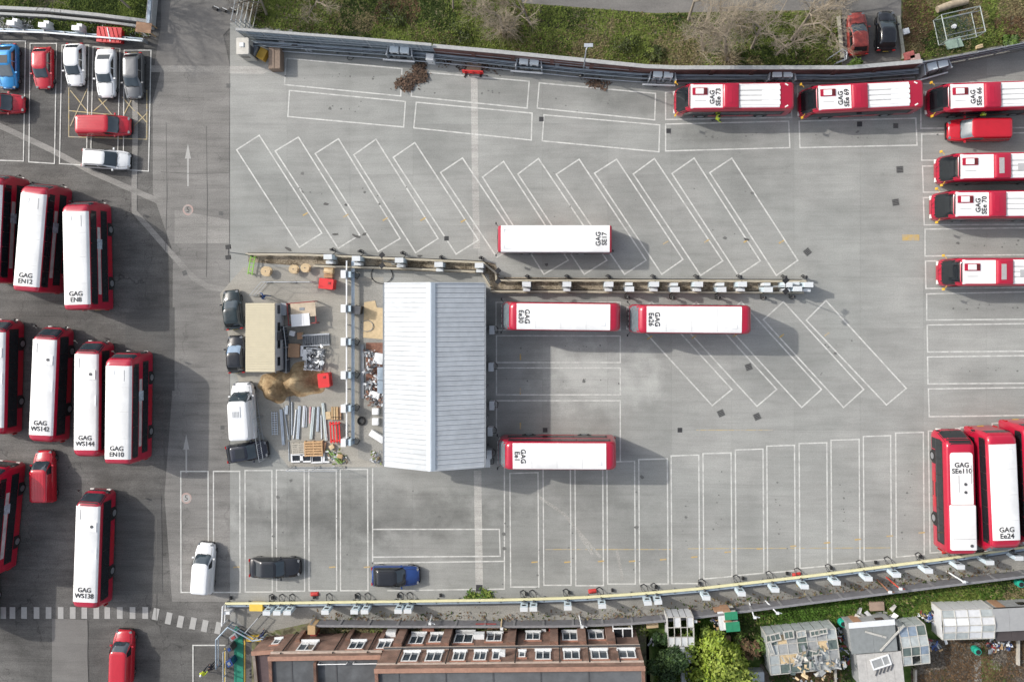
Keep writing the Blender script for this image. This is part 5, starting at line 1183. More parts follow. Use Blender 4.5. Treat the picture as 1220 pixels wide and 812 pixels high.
for x, y, lab in wall_boxes:
    p = G(x, y, 1.2); q = thing('wall_charger', lab, 'charger', (p.x, p.y, 0), 0, 'chargers beside the workshop'); k = MB(); k.box((0, 0, .65), (.42, .75, 1.2)); part('cabinet', k, offwhite, q); k = MB(); k.box((0, 0, 1.27), (.46, .79, .04)); part('cabinet_top', k, PTOP, q)
    k = MB(); k.box((.22, .1, .9), (.02, .3, .3)); part('screen', k, black, q); k = MB(); k.path([(.22, -.2, .8), (.45, -.3, .2), (.5, .1, .05), (.3, .35, .4)], .03, 5); part('charging_cable', k, black, q)
# ------------------------------------------------------------------ charger row left of the workshop
lr2 = world([(416, 311), (416, 527)])
t = thing('white_rail', 'straight white rail with blue cable tray left of the workshop', 'rail', lr2[0]); pts = resample([p - lr2[0] for p in lr2], 2.0)
part('top_rail', run(MB(), pts, .12, .9, 1.0), white, t); part('cable_tray', run(MB(), [q + Vector((.5, 0, 0)) for q in pts], .3, .5, .58), bluesteel, t)
for q in pts: k = MB(); k.box((q.x + .02, q.y, .45), (.08, .08, .9)); part('post', k, greymetal, t)
for i, y in enumerate((327, 367, 406, 445, 484, 524)):
    p = G(417, y); q = thing('rail_charger', ORD[i] + ' charger pair from the top along the white rail left of the workshop', 'charger', (p.x, p.y, 0), 0, 'chargers along the white rail')
    k = MB(); k.box((-.26, 0, .75), (.42, .68, 1.4)); part('cabinet', k, offwhite, q); k = MB(); k.box((-.26, 0, 1.47), (.46, .72, .04)); part('cabinet_top', k, white, q)
    k = MB(); k.box((.26, -.02, .7), (.26, .56, 1.2)); part('feeder_box', k, PSIDE_SHADE, q); k = MB(); k.path([(.4, .1, .9), (.7, .3, .2), (.95, 0, .05), (.7, -.4, .05), (.45, -.2, .5)], .028, 5); part('charging_cable', k, black, q)
def slab_(name, pix, z0, z1, mat, label, cat, kind=None):
    o = part(name, MB().poly(world(pix), z0, z1), mat); return tag(o, label, cat, None, kind)
sheet('yard_path', [(427, 335), (457, 335), (457, 556), (427, 545)], Z1 + .006, walk_m)
slab_('plywood_sheet', [(434, 360), (447, 358), (449, 366), (457, 367), (457, 404), (433, 402)], Z1 + .01, .06, palewood, 'large pale plywood sheet lying beside the upper left workshop wall', 'board')
sheet('rubble_bed', [(436, 408), (456, 408), (456, 476), (436, 476)], Z1 + .012, M('red_soil', (.20, .10, .07), .95, var=.4, scale=4))
scatter('rubble', [(440, 420, 3), (441, 440, 3), (440, 460, 3), (446, 430, 4), (446, 455, 4), (443, 472, 4), (452, 478, 5)], 420, [offwhite, M('rubble_brown', (.20, .12, .09), .9, var=.4, scale=5), greymetal, darkgrey], (.05, .2), 'broken rubble heaped along the left workshop wall', 'rubble', 21, Z1 + .02, .3)
for i, (x, y, w, d, a, lab) in enumerate(((451, 427, .85, 1.0, -10, 'pale slab leaning askew at the top of the rubble bed'), (453, 445, .55, 1.2, 0, 'blue-grey slab at the middle of the rubble bed'), (453, 461, .55, 1.2, 0, 'blue-grey slab at the lower end of the rubble bed'), (446, 470, .95, .6, -15, 'white slab across the lower end of the rubble bed'), (447, 490, .6, .6, 0, 'white box beside the workshop below the rubble'), (447, 502, .6, .65, 0, 'white box just above the tilted white board'), (449, 520, 1.5, .6, -32, 'white board lying tilted beside the lower left workshop wall'))):
    crate('stacked_slab', x, y, w, d, .35 if i < 4 else .5, (offwhite, bluesteel, bluesteel, white, white, white, white)[i], lab, 'slab' if i < 4 else 'box', a, 0)
p = G(431, 501); t = thing('tyre', 'black tyre lying on the path left of the workshop', 'tyre', (p.x, p.y, Z1 + .006)); mb = MB(); rows = []
for i in range(9):
    a = 2 * math.pi * i / 8; rows.append([((.32 + .1 * math.cos(a)) * math.cos(b_ * math.pi / 9), (.32 + .1 * math.cos(a)) * math.sin(b_ * math.pi / 9), .1 + .1 * math.sin(a)) for b_ in range(19)])
part('casing', mb.grid(rows[::-1]), rubber, t, 60)
crate('black_bin', 424.5, 369, .8, .75, 1.0, black, 'black bin beside the white charger rail', 'bin', -8, lid=darkgrey)
for i, (x, y, r) in enumerate(((437, 388, 8), (455, 327, 13))):
    p = G(x, y); k = MB(); rr = r / PXM; k.path([(rr * (1 + .05 * j / 24) * math.cos(j * .55), rr * (.85) * math.sin(j * .55), .03 + .002 * j) for j in range(24)], .022, 5)
    o = part('hose', k, (greymetal, black)[i]); o.location = (p.x, p.y, .06 if i == 0 else .02); tag(o, ('grey hose coiled on the plywood sheet', 'black hose looped on the ground above the workshop')[i], 'hose')
slab_('grating', [(430, 410), (434, 410), (434, 474), (430, 474)], Z1 + .01, .1, greymetal, 'long grey drain grating between the white rail and the rubble', 'grating')
# ================================================================== BUILDER'S COMPOUND
t0, t1 = G(292.5, 361, 2.6), G(327.5, 443, 2.6)
t = thing('site_cabin', 'cream site cabin with ribbed roof in the builders compound', 'cabin', ((t0.x + t1.x) / 2, (t0.y + t1.y) / 2, 0)); w, d = t1.x - t0.x, t0.y - t1.y
k = MB(); k.box((0, 0, 1.3), (w - .06, d - .06, 2.4)); part('wall', k, M('cabin_grey', (.42, .44, .45), .6, var=.1), t)
cream = M('cabin_cream', (.52, .47, .34), .6, var=.06, scale=2)
k = MB(); k.box((0, 0, 2.55), (w, d, .1)); rf = part('roof', k, cream, t)
k = MB(); n = 28
for i in range(n): k.box((0, -d / 2 + (i + .5) * d / n, 2.625), (w - .04, d / n * .45, .055))
part('roof_ribs', k, cream, rf)
for i in range(4): k = MB(); k.box((w / 2 - .02, -d / 2 + .9 + i * 1.6, 1.5), (.05, .8, .7)); part('window', k, glass, t)
k = MB(); k.box((w / 2 - .02, .1, 1.05), (.06, .8, 1.9)); part('door', k, darkgrey, t)
p = G(340, 416); t = thing('cabin_steps', 'dark steel steps and landing along the right side of the cream cabin', 'steps', (p.x, p.y, 0))
for i in range(6): k = MB(); k.box((0, 2.1 - i * .34, .2 + .0 + max(0, (5 - i)) * .16), (.9, .3, .04)); part('tread', k, M('black_steel', (.03, .032, .035), .5, var=.2), t)
k = MB(); k.box((0, -1.0, .16), (.95, 2.2, .05)); part('landing', k, MATS['black_steel'], t)
for x in (-.5, .5):
    k = MB(); k.path([(x, 2.2, 2.0), (x, .3, 1.3), (x, -2.1, 1.3)], .03, 6); part('handrail', k, steel, t)
    for y in (2.2, .3, -.9, -2.1): k = MB(); k.tube((x, y, 0), (x, y, 1.3 if y < 1 else 2.0), .025, 6); part('upright', k, steel, t)
p = G(359, 373, 1.0); t = thing('material_rack', 'dark red steel rack carrying a plywood board in the compound', 'rack', (p.x, p.y, 0), R(5))
for x in (-1.3, 1.3):
    for y in (-1.0, 1.0): k = MB(); k.box((x, y, .55), (.09, .09, 1.1)); part('leg', k, darkred, t)
for y in (-1.0, 1.0): k = MB(); k.box((0, y, .92), (2.7, .09, .09)); part('beam', k, darkred, t)
for x in (-1.3, 1.3): k = MB(); k.box((x, 0, .921), (.08, 1.92, .09)); part('beam', k, darkred, t)
p = G(361, 369, 1.05); o = thing('plywood_board', 'pale stained plywood board on top of the dark red rack', 'board', (p.x, p.y, .97), R(4)); k = MB(); k.box((0, 0, .025), (2.35, 1.3, .05)); part('board', k, M('stained_plywood', (.46, .38, .28), .8, var=.3, scale=1.5), o)
k = MB(); k.box((-.1, .1, .06), (.5, .25, .03)); part('stain_patch', k, greymetal, o)
p = G(357.5, 381, 1.15); o = thing('white_sheet', 'white insulation sheet lying across the lower half of the dark red rack', 'sheet', (p.x, p.y, 1.025), R(5)); k = MB(); k.box((0, 0, .03), (1.75, 1.15, .06)); part('sheet', k, white, o); k = MB(); k.box((.3, .0, .064), (.02, 1.1, .008)); part('seam', k, greyink, o)
p = G(341, 368); t = thing('tool_trolley', 'grey tool trolley between the cabin and the dark red rack', 'trolley', (p.x, p.y, 0), R(-3)); k = MB(); k.box((0, 0, .5), (.5, 1.1, .55)); part('box', k, bluesteel, t); k = MB(); k.box((0, 0, .79), (.54, 1.14, .04)); part('lid', k, M('lid_grey', (.33, .35, .37), .5, var=.15), t)
for x in (-.25, .25):
    for y in (-.45, .45): wheel(t, x, y, .13, .06, 1 if x > 0 else -1)
crate('carton', 348, 397, .5, .45, .4, offwhite, 'small white carton below the dark red rack', 'carton', -12, lid=white)
crate('carton', 357, 400, .45, .6, .5, palewood, 'small brown carton between white carton and the barrier stack', 'carton', 5, lid=brownwood)
p = G(377, 404); t = thing('barrier_stack', 'stack of grey steel crowd barriers leaning in the compound', 'barriers', (p.x, p.y, 0), R(3))
for L_ in range(3):
    z = .15 + L_ * .22
    for y in (-.5, .5): k = MB(); k.tube((-1.3 + L_ * .05, y - L_ * .04, z), (1.3 + L_ * .05, y - L_ * .04, z), .03, 6); part('rail', k, steel, t)
    for i in range(12): k = MB(); k.tube((-1.2 + i * .22 + L_ * .05, -.5 - L_ * .04, z), (-1.2 + i * .22 + L_ * .05, .5 - L_ * .04, z), .018, 4); part('bar', k, greymetal, t)
k = MB(); k.box((0, 0, .06), (2.6, .9, .1)); part('skid', k, greymetal, t)
crate('chipboard_stack', 350, 417.5, 1.05, 1.25, .5, brownwood, 'square stack of brown chipboard in the compound', 'boards', -2, lid=M('chipboard', (.36, .22, .13), .85, var=.15, scale=4))
for x, y, w, d, a, lab, m in ((359.5, 418, .28, 1.0, -2, 'narrow white panel against the chipboard stack', white), (366, 419, .95, .5, 4, 'white plastic case beside the chipboard stack', white), (365, 426, .75, .5, -8, 'lower white plastic case beside the junk cage', offwhite), (367, 412, .6, .4, 0, 'black case above the white plastic cases', black)):
    crate('plastic_case', x, y, w, d, .35, m, lab, 'case', a, 0)
p = G(377, 427); t = thing('junk_cage', 'wire cage full of white and grey scrap beside the sand', 'cage', (p.x, p.y, 0), R(-6))
for x in (-.75, .75):
    for y in (-1.0, 1.0): k = MB(); k.tube((x, y, 0), (x, y, 1.0), .03, 6); part('upright', k, steel, t)
for z in (.1, .55, 1.0):
    for y in (-1.0, 1.0): k = MB(); k.tube((-.75, y, z), (.75, y, z), .02, 5); part('wire', k, steel, t)
    for x in (-.75, .75): k = MB(); k.tube((x, -1, z), (x, 1, z), .02, 5); part('wire', k, steel, t)
k = MB(); k.box((0, 0, .06), (1.5, 2.0, .06)); part('floor', k, darkgrey, t)
scatter('scrap', [(374, 434, 3.4), (380, 432, 3.2), (381, 419, 3), (376, 424, 4), (370, 436, 3)], 230, [white, offwhite, darkgrey, black, greymetal], (.06, .2), 'white and dark scrap heaped in the wire cage', 'scrap', 31, .12, .5)
p = G(383, 432, .9); t = thing('paint_tub', 'round white tub on top of the scrap', 'tub', (p.x, p.y, .5)); k = MB(); k.tube((0, 0, 0), (0, 0, .38), .19, 14, .22); part('tub', k, white, t, 40); k = MB(); k.tube((0, 0, .38), (0, 0, .4), .235, 14); part('lid', k, offwhite, t, 40)
sand_m = ramp_mat('sand', [(.25, (.17, .115, .062)), (.5, (.29, .205, .115)), (.75, (.42, .32, .19))], 2.6, scale2=.7, bump=.9)
mound('sand_heap', (328, 460), 22, 17, 1.15, sand_m, 'left lobe of brown sand heaped below the cream cabin', 'sand', seed=3, lumps=7)
mound('sand_heap', (362, 452), 32, 20, 1.0, sand_m, 'right wider lobe of brown sand beside the red tank', 'sand', seed=8, lumps=8)
mound('sand_heap', (346, 462), 26, 11, .5, sand_m, 'low sand ridge joining the two sand lobes', 'sand', seed=11, lumps=6)
tank = M('tank_red', (.56, .03, .03), .45, var=.1)
crate('red_tank', 388.5, 338, 1.35, .95, 1.05, tank, 'bright red covered tank near the top of the compound', 'tank', -6, lid=M('tank_lid', (.60, .035, .035), .4, var=.1), parts=[('filler_cap', (.3, .1, 1.12), (.2, .2, .06), darkred), ('strap', (0, -.49, .5), (1.2, .02, .08), darkred)])
crate('red_tank', 385.5, 453, 1.05, 1.3, 1.05, tank, 'bright red covered tank on the edge of the sand', 'tank', 6, lid=MATS['tank_lid'], parts=[('filler_cap', (.1, .3, 1.12), (.2, .2, .06), darkred), ('strap', (.54, 0, .5), (.02, 1.0, .08), darkred)])
for x, y, r, lab in ((316, 323, .46, 'wooden cable drum leftmost below the charger island'), (349, 320.5, .42, 'wooden cable drum in the middle below the charger island'), (363, 319, .42, 'rough wooden cable drum rightmost below the charger island')):
    p = G(x, y, .7); t = thing('cable_drum', lab, 'cable drum', (p.x, p.y, .0)); m = palewood
    for z in (0, .6): k = MB(); k.tube((0, 0, z), (0, 0, z + .06), r, 20); part('flange', k, m, t, 40)
    k = MB(); k.tube((0, 0, .06), (0, 0, .6), r * .5, 14); part('core', k, brownwood, t, 40); k = MB(); k.tube((0, 0, .66), (0, 0, .67), .06, 10); part('bore', k, darkgrey, t)
    for a in range(5): k = MB(); k.box((0, -r * .7 + a * r * .35, .664), (2 * math.sqrt(max(.01, r * r - (r * .7 - a * r * .35) ** 2)) * .94, .012, .008)); part('plank_joint', k, brownwood, t)
crate('packing_crate', 391, 322, .85, .6, .6, palewood, 'pale packing crate left of the white charger rail', 'crate', -8, parts=[('slat', (0, .2, .61), (.86, .1, .03), wood), ('slat', (0, -.2, .61), (.86, .1, .03), wood)])
crate('packing_crate', 391, 328.5, .8, .4, .4, brownwood, 'brown crate in front of the pale packing crate', 'crate', 0, parts=[('slat', (0, .1, .41), (.8, .08, .03), wood), ('slat', (0, -.1, .41), (.8, .08, .03), wood)])
gr = M('lime_green', (.20, .42, .05), .5, var=.15)
p = G(302, 316); t = thing('green_ladder', 'bright green steel frame lying at the left tip of the charger island', 'frame', (p.x, p.y, 0), R(80))
for y in (-.2, .2): k = MB(); k.box((0, y, .5), (1.8, .08, .08)); part('rail', k, gr, t)
for i in range(5): k = MB(); k.box((-.7 + i * .35, 0, .5), (.06, .33, .06)); part('rung', k, gr, t)
for x in (-.8, .8):
    for y in (-.2, .2): k = MB(); k.box((x, y, .23), (.07, .07, .46)); part('leg', k, gr, t)
# pipes, sections and timber laid out on the floor
def zp(x, y): return (320 + x / 8.55, 465 + y / 8.55)
pm = [M('pvc_white', (.66, .68, .70), .4, var=.08), M('pipe_blue_grey', (.46, .52, .58), .45, .1, var=.12), M('pipe_grey', (.38, .42, .46), .45, .2, var=.15), M('pipe_pink', (.55, .28, .30), .5, var=.25, scale=6), M('pipe_green_grey', (.50, .56, .54), .45, var=.1), M('section_dark', (.17, .18, .19), .5, var=.2)]
PIPE = [(130, 190, 155, 550, 26, 1, 'wide blue-grey trunking leftmost among the laid out pipes'), (160, 170, 207, 500, 13, 2, 'slim grey pipe slanting over the left trunking'), (190, 150, 185, 240, 24, 1, 'short blue-grey trunking at the upper left of the pipes'), (214, 60, 218, 500, 11, 5, 'long dark steel section reaching up towards the sand'), (240, 115, 240, 450, 15, 2, 'straight grey pipe right of the long dark section'),
        (285, 190, 255, 490, 14, 0, 'slim white pipe slanting left of the paired trunkings'), (318, 155, 300, 490, 26, 1, 'wide blue-grey trunking just right of the slanting white pipe'), (368, 155, 355, 370, 24, 0, 'short wide white trunking in the middle of the pipes'), (392, 170, 386, 370, 11, 2, 'short slim grey pipe beside the white trunking'),
        (430, 165, 424, 330, 15, 3, 'short pinkish marked pipe among grey ones'), (462, 165, 435, 490, 28, 4, 'widest pale trunking right of the pinkish pipe'), (510, 165, 500, 415, 22, 1, 'short blue-grey trunking right of the widest one'), (537, 250, 543, 490, 11, 0, 'slim white pipe right among the laid out pipes'), (555, 125, 592, 505, 26, 4, 'long greenish pale trunking, rightmost of the pipes'), (207, 520, 212, 715, 9, 2, 'thin grey bar below the left pipes')]
for x0_, y0_, x1_, y1_, w_, mi, lab in PIPE:
    a, b = G(*zp(x0_, y0_)), G(*zp(x1_, y1_)); ang, L, c = frame_of(a, b); w = w_ / 8.55 / PXM; t = thing('laid_pipe', lab, 'pipe', (c.x, c.y, .02), ang, 'pipes laid out in the compound')
    k = MB()
    if w > .2:
        k.box((0, 0, w * .3), (L, w, w * .6)); part('trunking', k, pm[mi], t); q = MB(); q.box((0, 0, w * .6 + .012), (L * .98, w * .18, .02)); part('seam', q, pm[2], t)
    else: k.tube((-L / 2, 0, w * .5), (L / 2, 0, w * .5), w * .5, 10); part('pipe', k, pm[mi], t, 40)
    for s in (-1, 1): q = MB(); q.box((s * (L / 2 + .012), 0, w * .3), (.02, w * .8, w * .5)); part('end_cap', q, pm[5], t)
a, b = G(*zp(62, 215)), G(*zp(68, 450)); ang, L, c = frame_of(a, b); t = thing('lattice_panel', 'white lattice panel lying left of the pipes', 'panel', (c.x, c.y, .03), ang)
for y in (-.26, 0, .26): k = MB(); k.box((0, y, .05), (L, .05, .06)); part('rail', k, pm[1], t)
for i in range(10): k = MB(); k.box((-L / 2 + (i + .5) * L / 10, 0, .085), (.05, .56, .02)); part('rung', k, pm[0], t)
for i, (x, w_, m) in enumerate(((650, 18, wood), (673, 14, palewood), (700, 26, wood), (735, 14, brownwood))):
    a, b = G(*zp(x, 165)), G(*zp(x + 2, 295)); ang, L, c = frame_of(a, b); t = thing('timber_plank', ORD[i] + ' brown plank from the left beside the white charger rail', 'plank', (c.x, c.y, .02), ang, 'planks beside the charger rail')
    k = MB(); k.box((0, 0, .08), (L, w_ / 8.55 / PXM, .16)); part('plank', k, m, t); k = MB(); k.box((L * .3, 0, .17), (.05, w_ / 8.55 / PXM + .02, .02)); part('band', k, black, t)
crate('plywood_offcut', *zp(604, 255), .5, .7, .12, palewood, 'small square of pale plywood beside the brown planks', 'board', 5)
p = G(*zp(692, 415)); t = thing('red_trestle', 'bright red steel trestle below the brown planks', 'trestle', (p.x, p.y, .02), R(3))
for x in (-.42, -.14, .14, .42): k = MB(); k.box((x, 0, .45), (.12, 2.0, .12)); part('bar', k, MATS['barrier_red'], t)
for y in (-.8, .8):
    k = MB(); k.box((0, y, .57), (1.0, .12, .1), .1); part('crossbar', k, tank, t)
    for x in (-.4, .4): k = MB(); k.box((x, y, .2), (.1, .1, .4)); part('leg', k, MATS['barrier_red'], t)
def pallet(zx, zy, w, d, ang, m, label, layers=1):
    p = G(*zp(zx, zy)); t = thing('pallet', label, 'pallet', (p.x, p.y, .02), R(ang))
    for L_ in range(layers):
        z = L_ * .15
        for x in (-w / 2 + .06, 0, w / 2 - .06): k = MB(); k.box((x, 0, z + .05), (.1, d, .1)); part('bearer', k, m, t)
        for i in range(6): k = MB(); k.box((0, -d / 2 + (i + .5) * d / 6, z + .115), (w, d / 6 * .68, .025)); part('slat', k, m, t)
pallet(310, 585, 1.2, 1.05, 3, M('grey_pallet', (.42, .39, .33), .85, var=.2, scale=4), 'weathered grey pallet at the lower left of the pipes', 2)
pallet(470, 585, 1.75, 1.45, 2, M('orange_timber', (.46, .29, .15), .8, var=.25, scale=4), 'orange timber pallet stack below the pipes', 3)
pallet(555, 575, .55, 1.0, -8, brownwood, 'narrow brown pallet right of the orange stack', 2)
for i, (x, y, w, d) in enumerate(((295, 683, 1.15, .8), (388, 685, 1.15, .75), (497, 693, 1.1, .75))):
    p = G(*zp(x, y)); t = thing('window_frame', ['white window frame lying leftmost below the pallets', 'white window frame lying in the middle below the pallets', 'white window frame lying right, below the orange stack'][i], 'window frame', (p.x, p.y, .02), R(2), 'white window frames on the ground')
    for s in (-1, 1): k = MB(); k.box((0, s * (d / 2 - .07), .1), (w, .14, .2)); part('rail', k, white, t); k = MB(); k.box((s * (w / 2 - .07), 0, .1), (.14, d - .29, .2)); part('stile', k, white, t)
    k = MB(); k.box((0, 0, .05), (w - .3, d - .3, .03)); part('pane', k, glass, t)
p = G(*zp(585, 670)); t = thing('white_angle', 'white L shaped frame piece right of the window frames', 'frame', (p.x, p.y, .02)); k = MB(); k.box((-.15, .05, .1), (.16, 1.2, .2)); part('stile', k, white, t); k = MB(); k.box((.15, -.48, .1), (.43, .14, .2)); part('rail', k, white, t); k = MB(); k.box((.12, .5, .1), (.38, .12, .2)); part('rail', k, white, t)
for x0_, y0_, x1_, y1_, lab in ((600, 600, 725, 740, 'longer green pole slanting at the lower right of the compound'), (650, 625, 750, 735, 'shorter green pole slanting beside the longer one')):
    a, b = G(*zp(x0_, y0_)), G(*zp(x1_, y1_)); k = MB(); k.tube(a + Vector((0, 0, .12)), b + Vector((0, 0, .12)), .09, 8); tag(part('green_pole', k, M('pole_green', (.18, .30, .08), .5, var=.2), None, 40), lab, 'pole')
crate('small_crate', *zp(640, 575), .45, .4, .3, palewood, 'small pale box right of the narrow brown pallet', 'box', 30); crate('small_crate', *zp(725, 670), .5, .35, .3, wood, 'small brown box at the end of the green poles', 'box', -10)
scatter('debris', [(398, 543, 4), (410, 548, 3), (404, 546, 5), (447, 540, 3), (450, 548, 3)], 120, [M('debris_brown', (.16, .12, .08), .9, var=.4, scale=6), greymetal, tuft_a, offwhite], (.05, .16), 'scattered debris and weeds at the lower edge of the compound', 'debris', 41, .03, .2)
# temporary mesh fences
def mesh_fence(pix, h, label, step=2.4):
    p = world(pix); t = thing('mesh_fence', label, 'fence', p[0]); pts = resample([q - p[0] for q in p], step)
    for q in pts: k = MB(); k.tube((q.x, q.y, 0), (q.x, q.y, h), .025, 5); part('post', k, steel, t); k = MB(); k.box((q.x, q.y, .06), (.6, .22, .12)); part('foot', k, walk_m, t)
    for a, b in zip(pts, pts[1:]):
        k = MB()
        for z in (.15, h * .5, h): k.tube((a.x, a.y, z), (b.x, b.y, z), .02, 4)
        n = 9
        for i in range(1, n): q = a.lerp(b, i / n); k.tube((q.x, q.y, .15), (q.x, q.y, h), .006, 3)
        part('mesh_panel', k, steel, t)
mesh_fence([(306, 352), (306, 336), (376, 336)], 1.9, 'thin steel mesh fence round the upper left of the compound')
mesh_fence([(305, 466), (318, 545)], 2.0, 'thin steel mesh fence slanting beside the large white van')
mesh_fence([(408, 556), (344, 556)], 1.8, 'thin steel mesh fence along the lower edge of the compound')
# ================================================================== BRICK TERRACE
def terrace(xa, xb, ya, yb, h, depth, label, rows, name='brick_terrace', roof_m=None, extras=None):
    A, B = G(xa, ya), G(xb, yb); ang, L, c = frame_of(A, B); t = thing(name, label, 'building', A, ang)
    k = MB(); k.box((L / 2, -depth / 2, h / 2), (L, depth, h - .3)); part('wall', k, brick_m, t)
    k = MB(); k.box((L / 2, -depth / 2 - .02, h - .13), (L - .5, depth - .56, .06)); rf = part('roof', k, roof_m or M('flat_roof_felt', (.095, .10, .105), .85, var=.25, scale=1.2, var2=.2), t)
    for i in range(int(L / 4)): q = MB(); q.box((2 + i * 4.0, -depth / 2, h - .085), (.12, depth - .7, .03)); part('roof_joint', q, M('felt_joint', (.06, .062, .066), .8, var=.2), rf)
    k = MB(); k.box((L / 2, -.14, h - .02), (L, .30, .36)); part('parapet', k, brick_m, t); k = MB(); k.box((L / 2, -.14, h + .185), (L + .06, .38, .05)); part('parapet_coping', k, M('terracotta_coping', (.30, .17, .12), .8, var=.25, scale=3), t)
    for x in (.14, L - .14): k = MB(); k.box((x, -depth / 2 - .15, h - .02), (.28, depth - .32, .34)); part('parapet', k, brick_m, t)
    inv = ang
    def loc(px, py, z): p = G(px, py, z) - A; return p.x * math.cos(ang) + p.y * math.sin(ang)
    for (px, z0, z1, wpx, kind) in rows:
        py = PYC + (ya + (yb - ya) * (px - xa) / (xb - xa) - PYC) * CAMH / (CAMH - (z0 + z1) / 2); x = loc(px, py, (z0 + z1) / 2); w = wpx / PXM * (CAMH - z0) / CAMH
        fr = MB(); zm, hh = (z0 + z1) / 2, z1 - z0
        for s in (-1, 1): fr.box((x + s * (w / 2 - .05), .05, zm), (.1, .14, hh)); fr.box((x, .05, zm + s * (hh / 2 - .05)), (w - .2, .138, .1))
        if kind != 'single': fr.box((x, .05, zm), (.09, .136, hh - .2))
        if kind == 'tall': fr.box((x, .052, z0 + .3), (w - .2, .12, .5))
        f = part('window', fr, white, t)
        for s in ((-1, 1) if kind != 'single' else (0,)):
            q = MB(); q.box((x + s * w / 4, .035, zm + .02), ((w / 2 - .1) if s else w - .2, .04, hh - .2)); part('pane', q, M('house_glass', (.05, .065, .08), .08, var=.5, scale=.8, spec=.9), f)
        q = MB(); q.box((x, .12, z0 - .07), (w + .16, .26, .1)); part('sill', q, offwhite, f)
        q = MB(); q.box((x, .03, z1 + .12), (w + .3, .10, .2)); part('lintel', q, M('lintel', (.33, .16, .11), .85, var=.2), f)
    return t, L, loc
r1 = [(497, .8, 3.0, 17, 'tall'), (521, .9, 2.7, 18, ''), (553, .5, 2.9, 22, 'tall'), (589, .9, 2.6, 18, ''), (635, .8, 2.4, 17, ''), (679, .8, 2.6, 18, ''), (710, .8, 2.4, 18, '')]
r2 = [(489, 4.7, 6.5, 19, ''), (517, 4.7, 6.5, 19, ''), (547, 4.7, 6.4, 15, ''), (572, 4.7, 6.4, 15, ''), (591, 4.7, 6.3, 9, 'single'), (622, 4.8, 5.9, 8, 'single'), (647, 4.7, 6.4, 18, ''), (681, 4.7, 6.4, 19, ''), (714, 4.7, 6.4, 20, ''), (747, 4.7, 6.3, 20, '')]
t, L, loc = terrace(468, 757, 751.5, 748, 7.6, 14, 'long two storey red brick terrace with white windows at the bottom', r1 + r2)
k = MB(); k.box((L / 2, .1, 3.95), (L, .2, .22)); part('string_course', k, M('pale_band', (.40, .33, .28), .8, var=.25, scale=3), t)
k = MB(); k.box((L / 2, .16, 4.09), (L, .14, .05)); part('gutter', k, darkgrey, t)
k = MB(); k.box((L / 2, .06, 6.9), (L, .12, .14)); part('string_course', k, MATS['pale_band'], t)
for px in (478, 533, 610, 660, 693, 727):
    x = loc(px, PYC + (750 - PYC) * CAMH / (CAMH - 2), 2); k = MB(); k.box((x, .25, 1.95), (.75, .5, 3.7)); part('pier', k, brick_m, t); k = MB(); k.tube((x + .5, .12, 0), (x + .5, .12, 7.0), .055, 6); part('downpipe', k, black, t)
for px, z, w, hh in ((571, 1.7, .95, .7), (599, 5.4, .45, .55), (468, .3, .9, 2.0)):
    x = loc(px, PYC + (750 - PYC) * CAMH / (CAMH - z), z); k = MB(); k.box((x, .22, z), (w, .44, hh)); part('wall_unit', k, offwhite, t)
left_roof = M('left_roof_felt', (.075, .08, .085), .85, var=.3, scale=1.0, var2=.25)
t, L, loc = terrace(342, 467, 754, 752, 4.9, 16, 'lower red brick block with one window row left of the long terrace', [(366, 2.1, 4.0, 20, 'tall'), (425, 2.2, 3.8, 18, ''), (458, 2.2, 3.8, 16, '')], roof_m=left_roof)
k = MB(); k.box((L / 2, .08, 4.35), (L, .16, .2)); part('string_course', k, MATS['pale_band'], t)
for px in (342, 402, 442): x = loc(px, 775, 2); k = MB(); k.tube((x + .3, .1, 0), (x + .3, .1, 4.6), .06, 6); part('downpipe', k, black, t); k = MB(); k.box((x + 1.0, .15, 1.0), (.4, .3, 2.0)); part('pier', k, brick_m, t)
for x0_, x1_ in ((.45 * L, .70 * L), (.76 * L, .99 * L)):
    k = MB(); k.path([(x0_, -.6, 5.3), (x1_, -.6, 5.3)], .04, 6); k.path([(x0_, -.6, 4.85), (x0_, -.6, 5.3)], .04, 6); k.path([(x1_, -.6, 4.85), (x1_, -.6, 5.3)], .04, 6); part('roof_rail', k, white, t)
k = MB(); k.box((.42 * L, -7, 5.05), (.25, 13, .5)); part('roof_parapet', k, brick_m, t)
k = MB(); k.box((.34 * L, -5.2, 4.95), (2.0, .12, .2)); part('roof_duct', k, offwhite, t)
k = MB(); k.box((.32 * L, -4.6, 5.0), (.4, .35, .3)); part('roof_vent', k, black, t)
t, L, loc = terrace(316, 341, 757, 755, 3.3, 14, 'low dark brick lean-to at the left end of the terrace', [(330, 1.2, 2.3, 9, 'single')], roof_m=M('plum_roof', (.085, .06, .062), .85, var=.25))
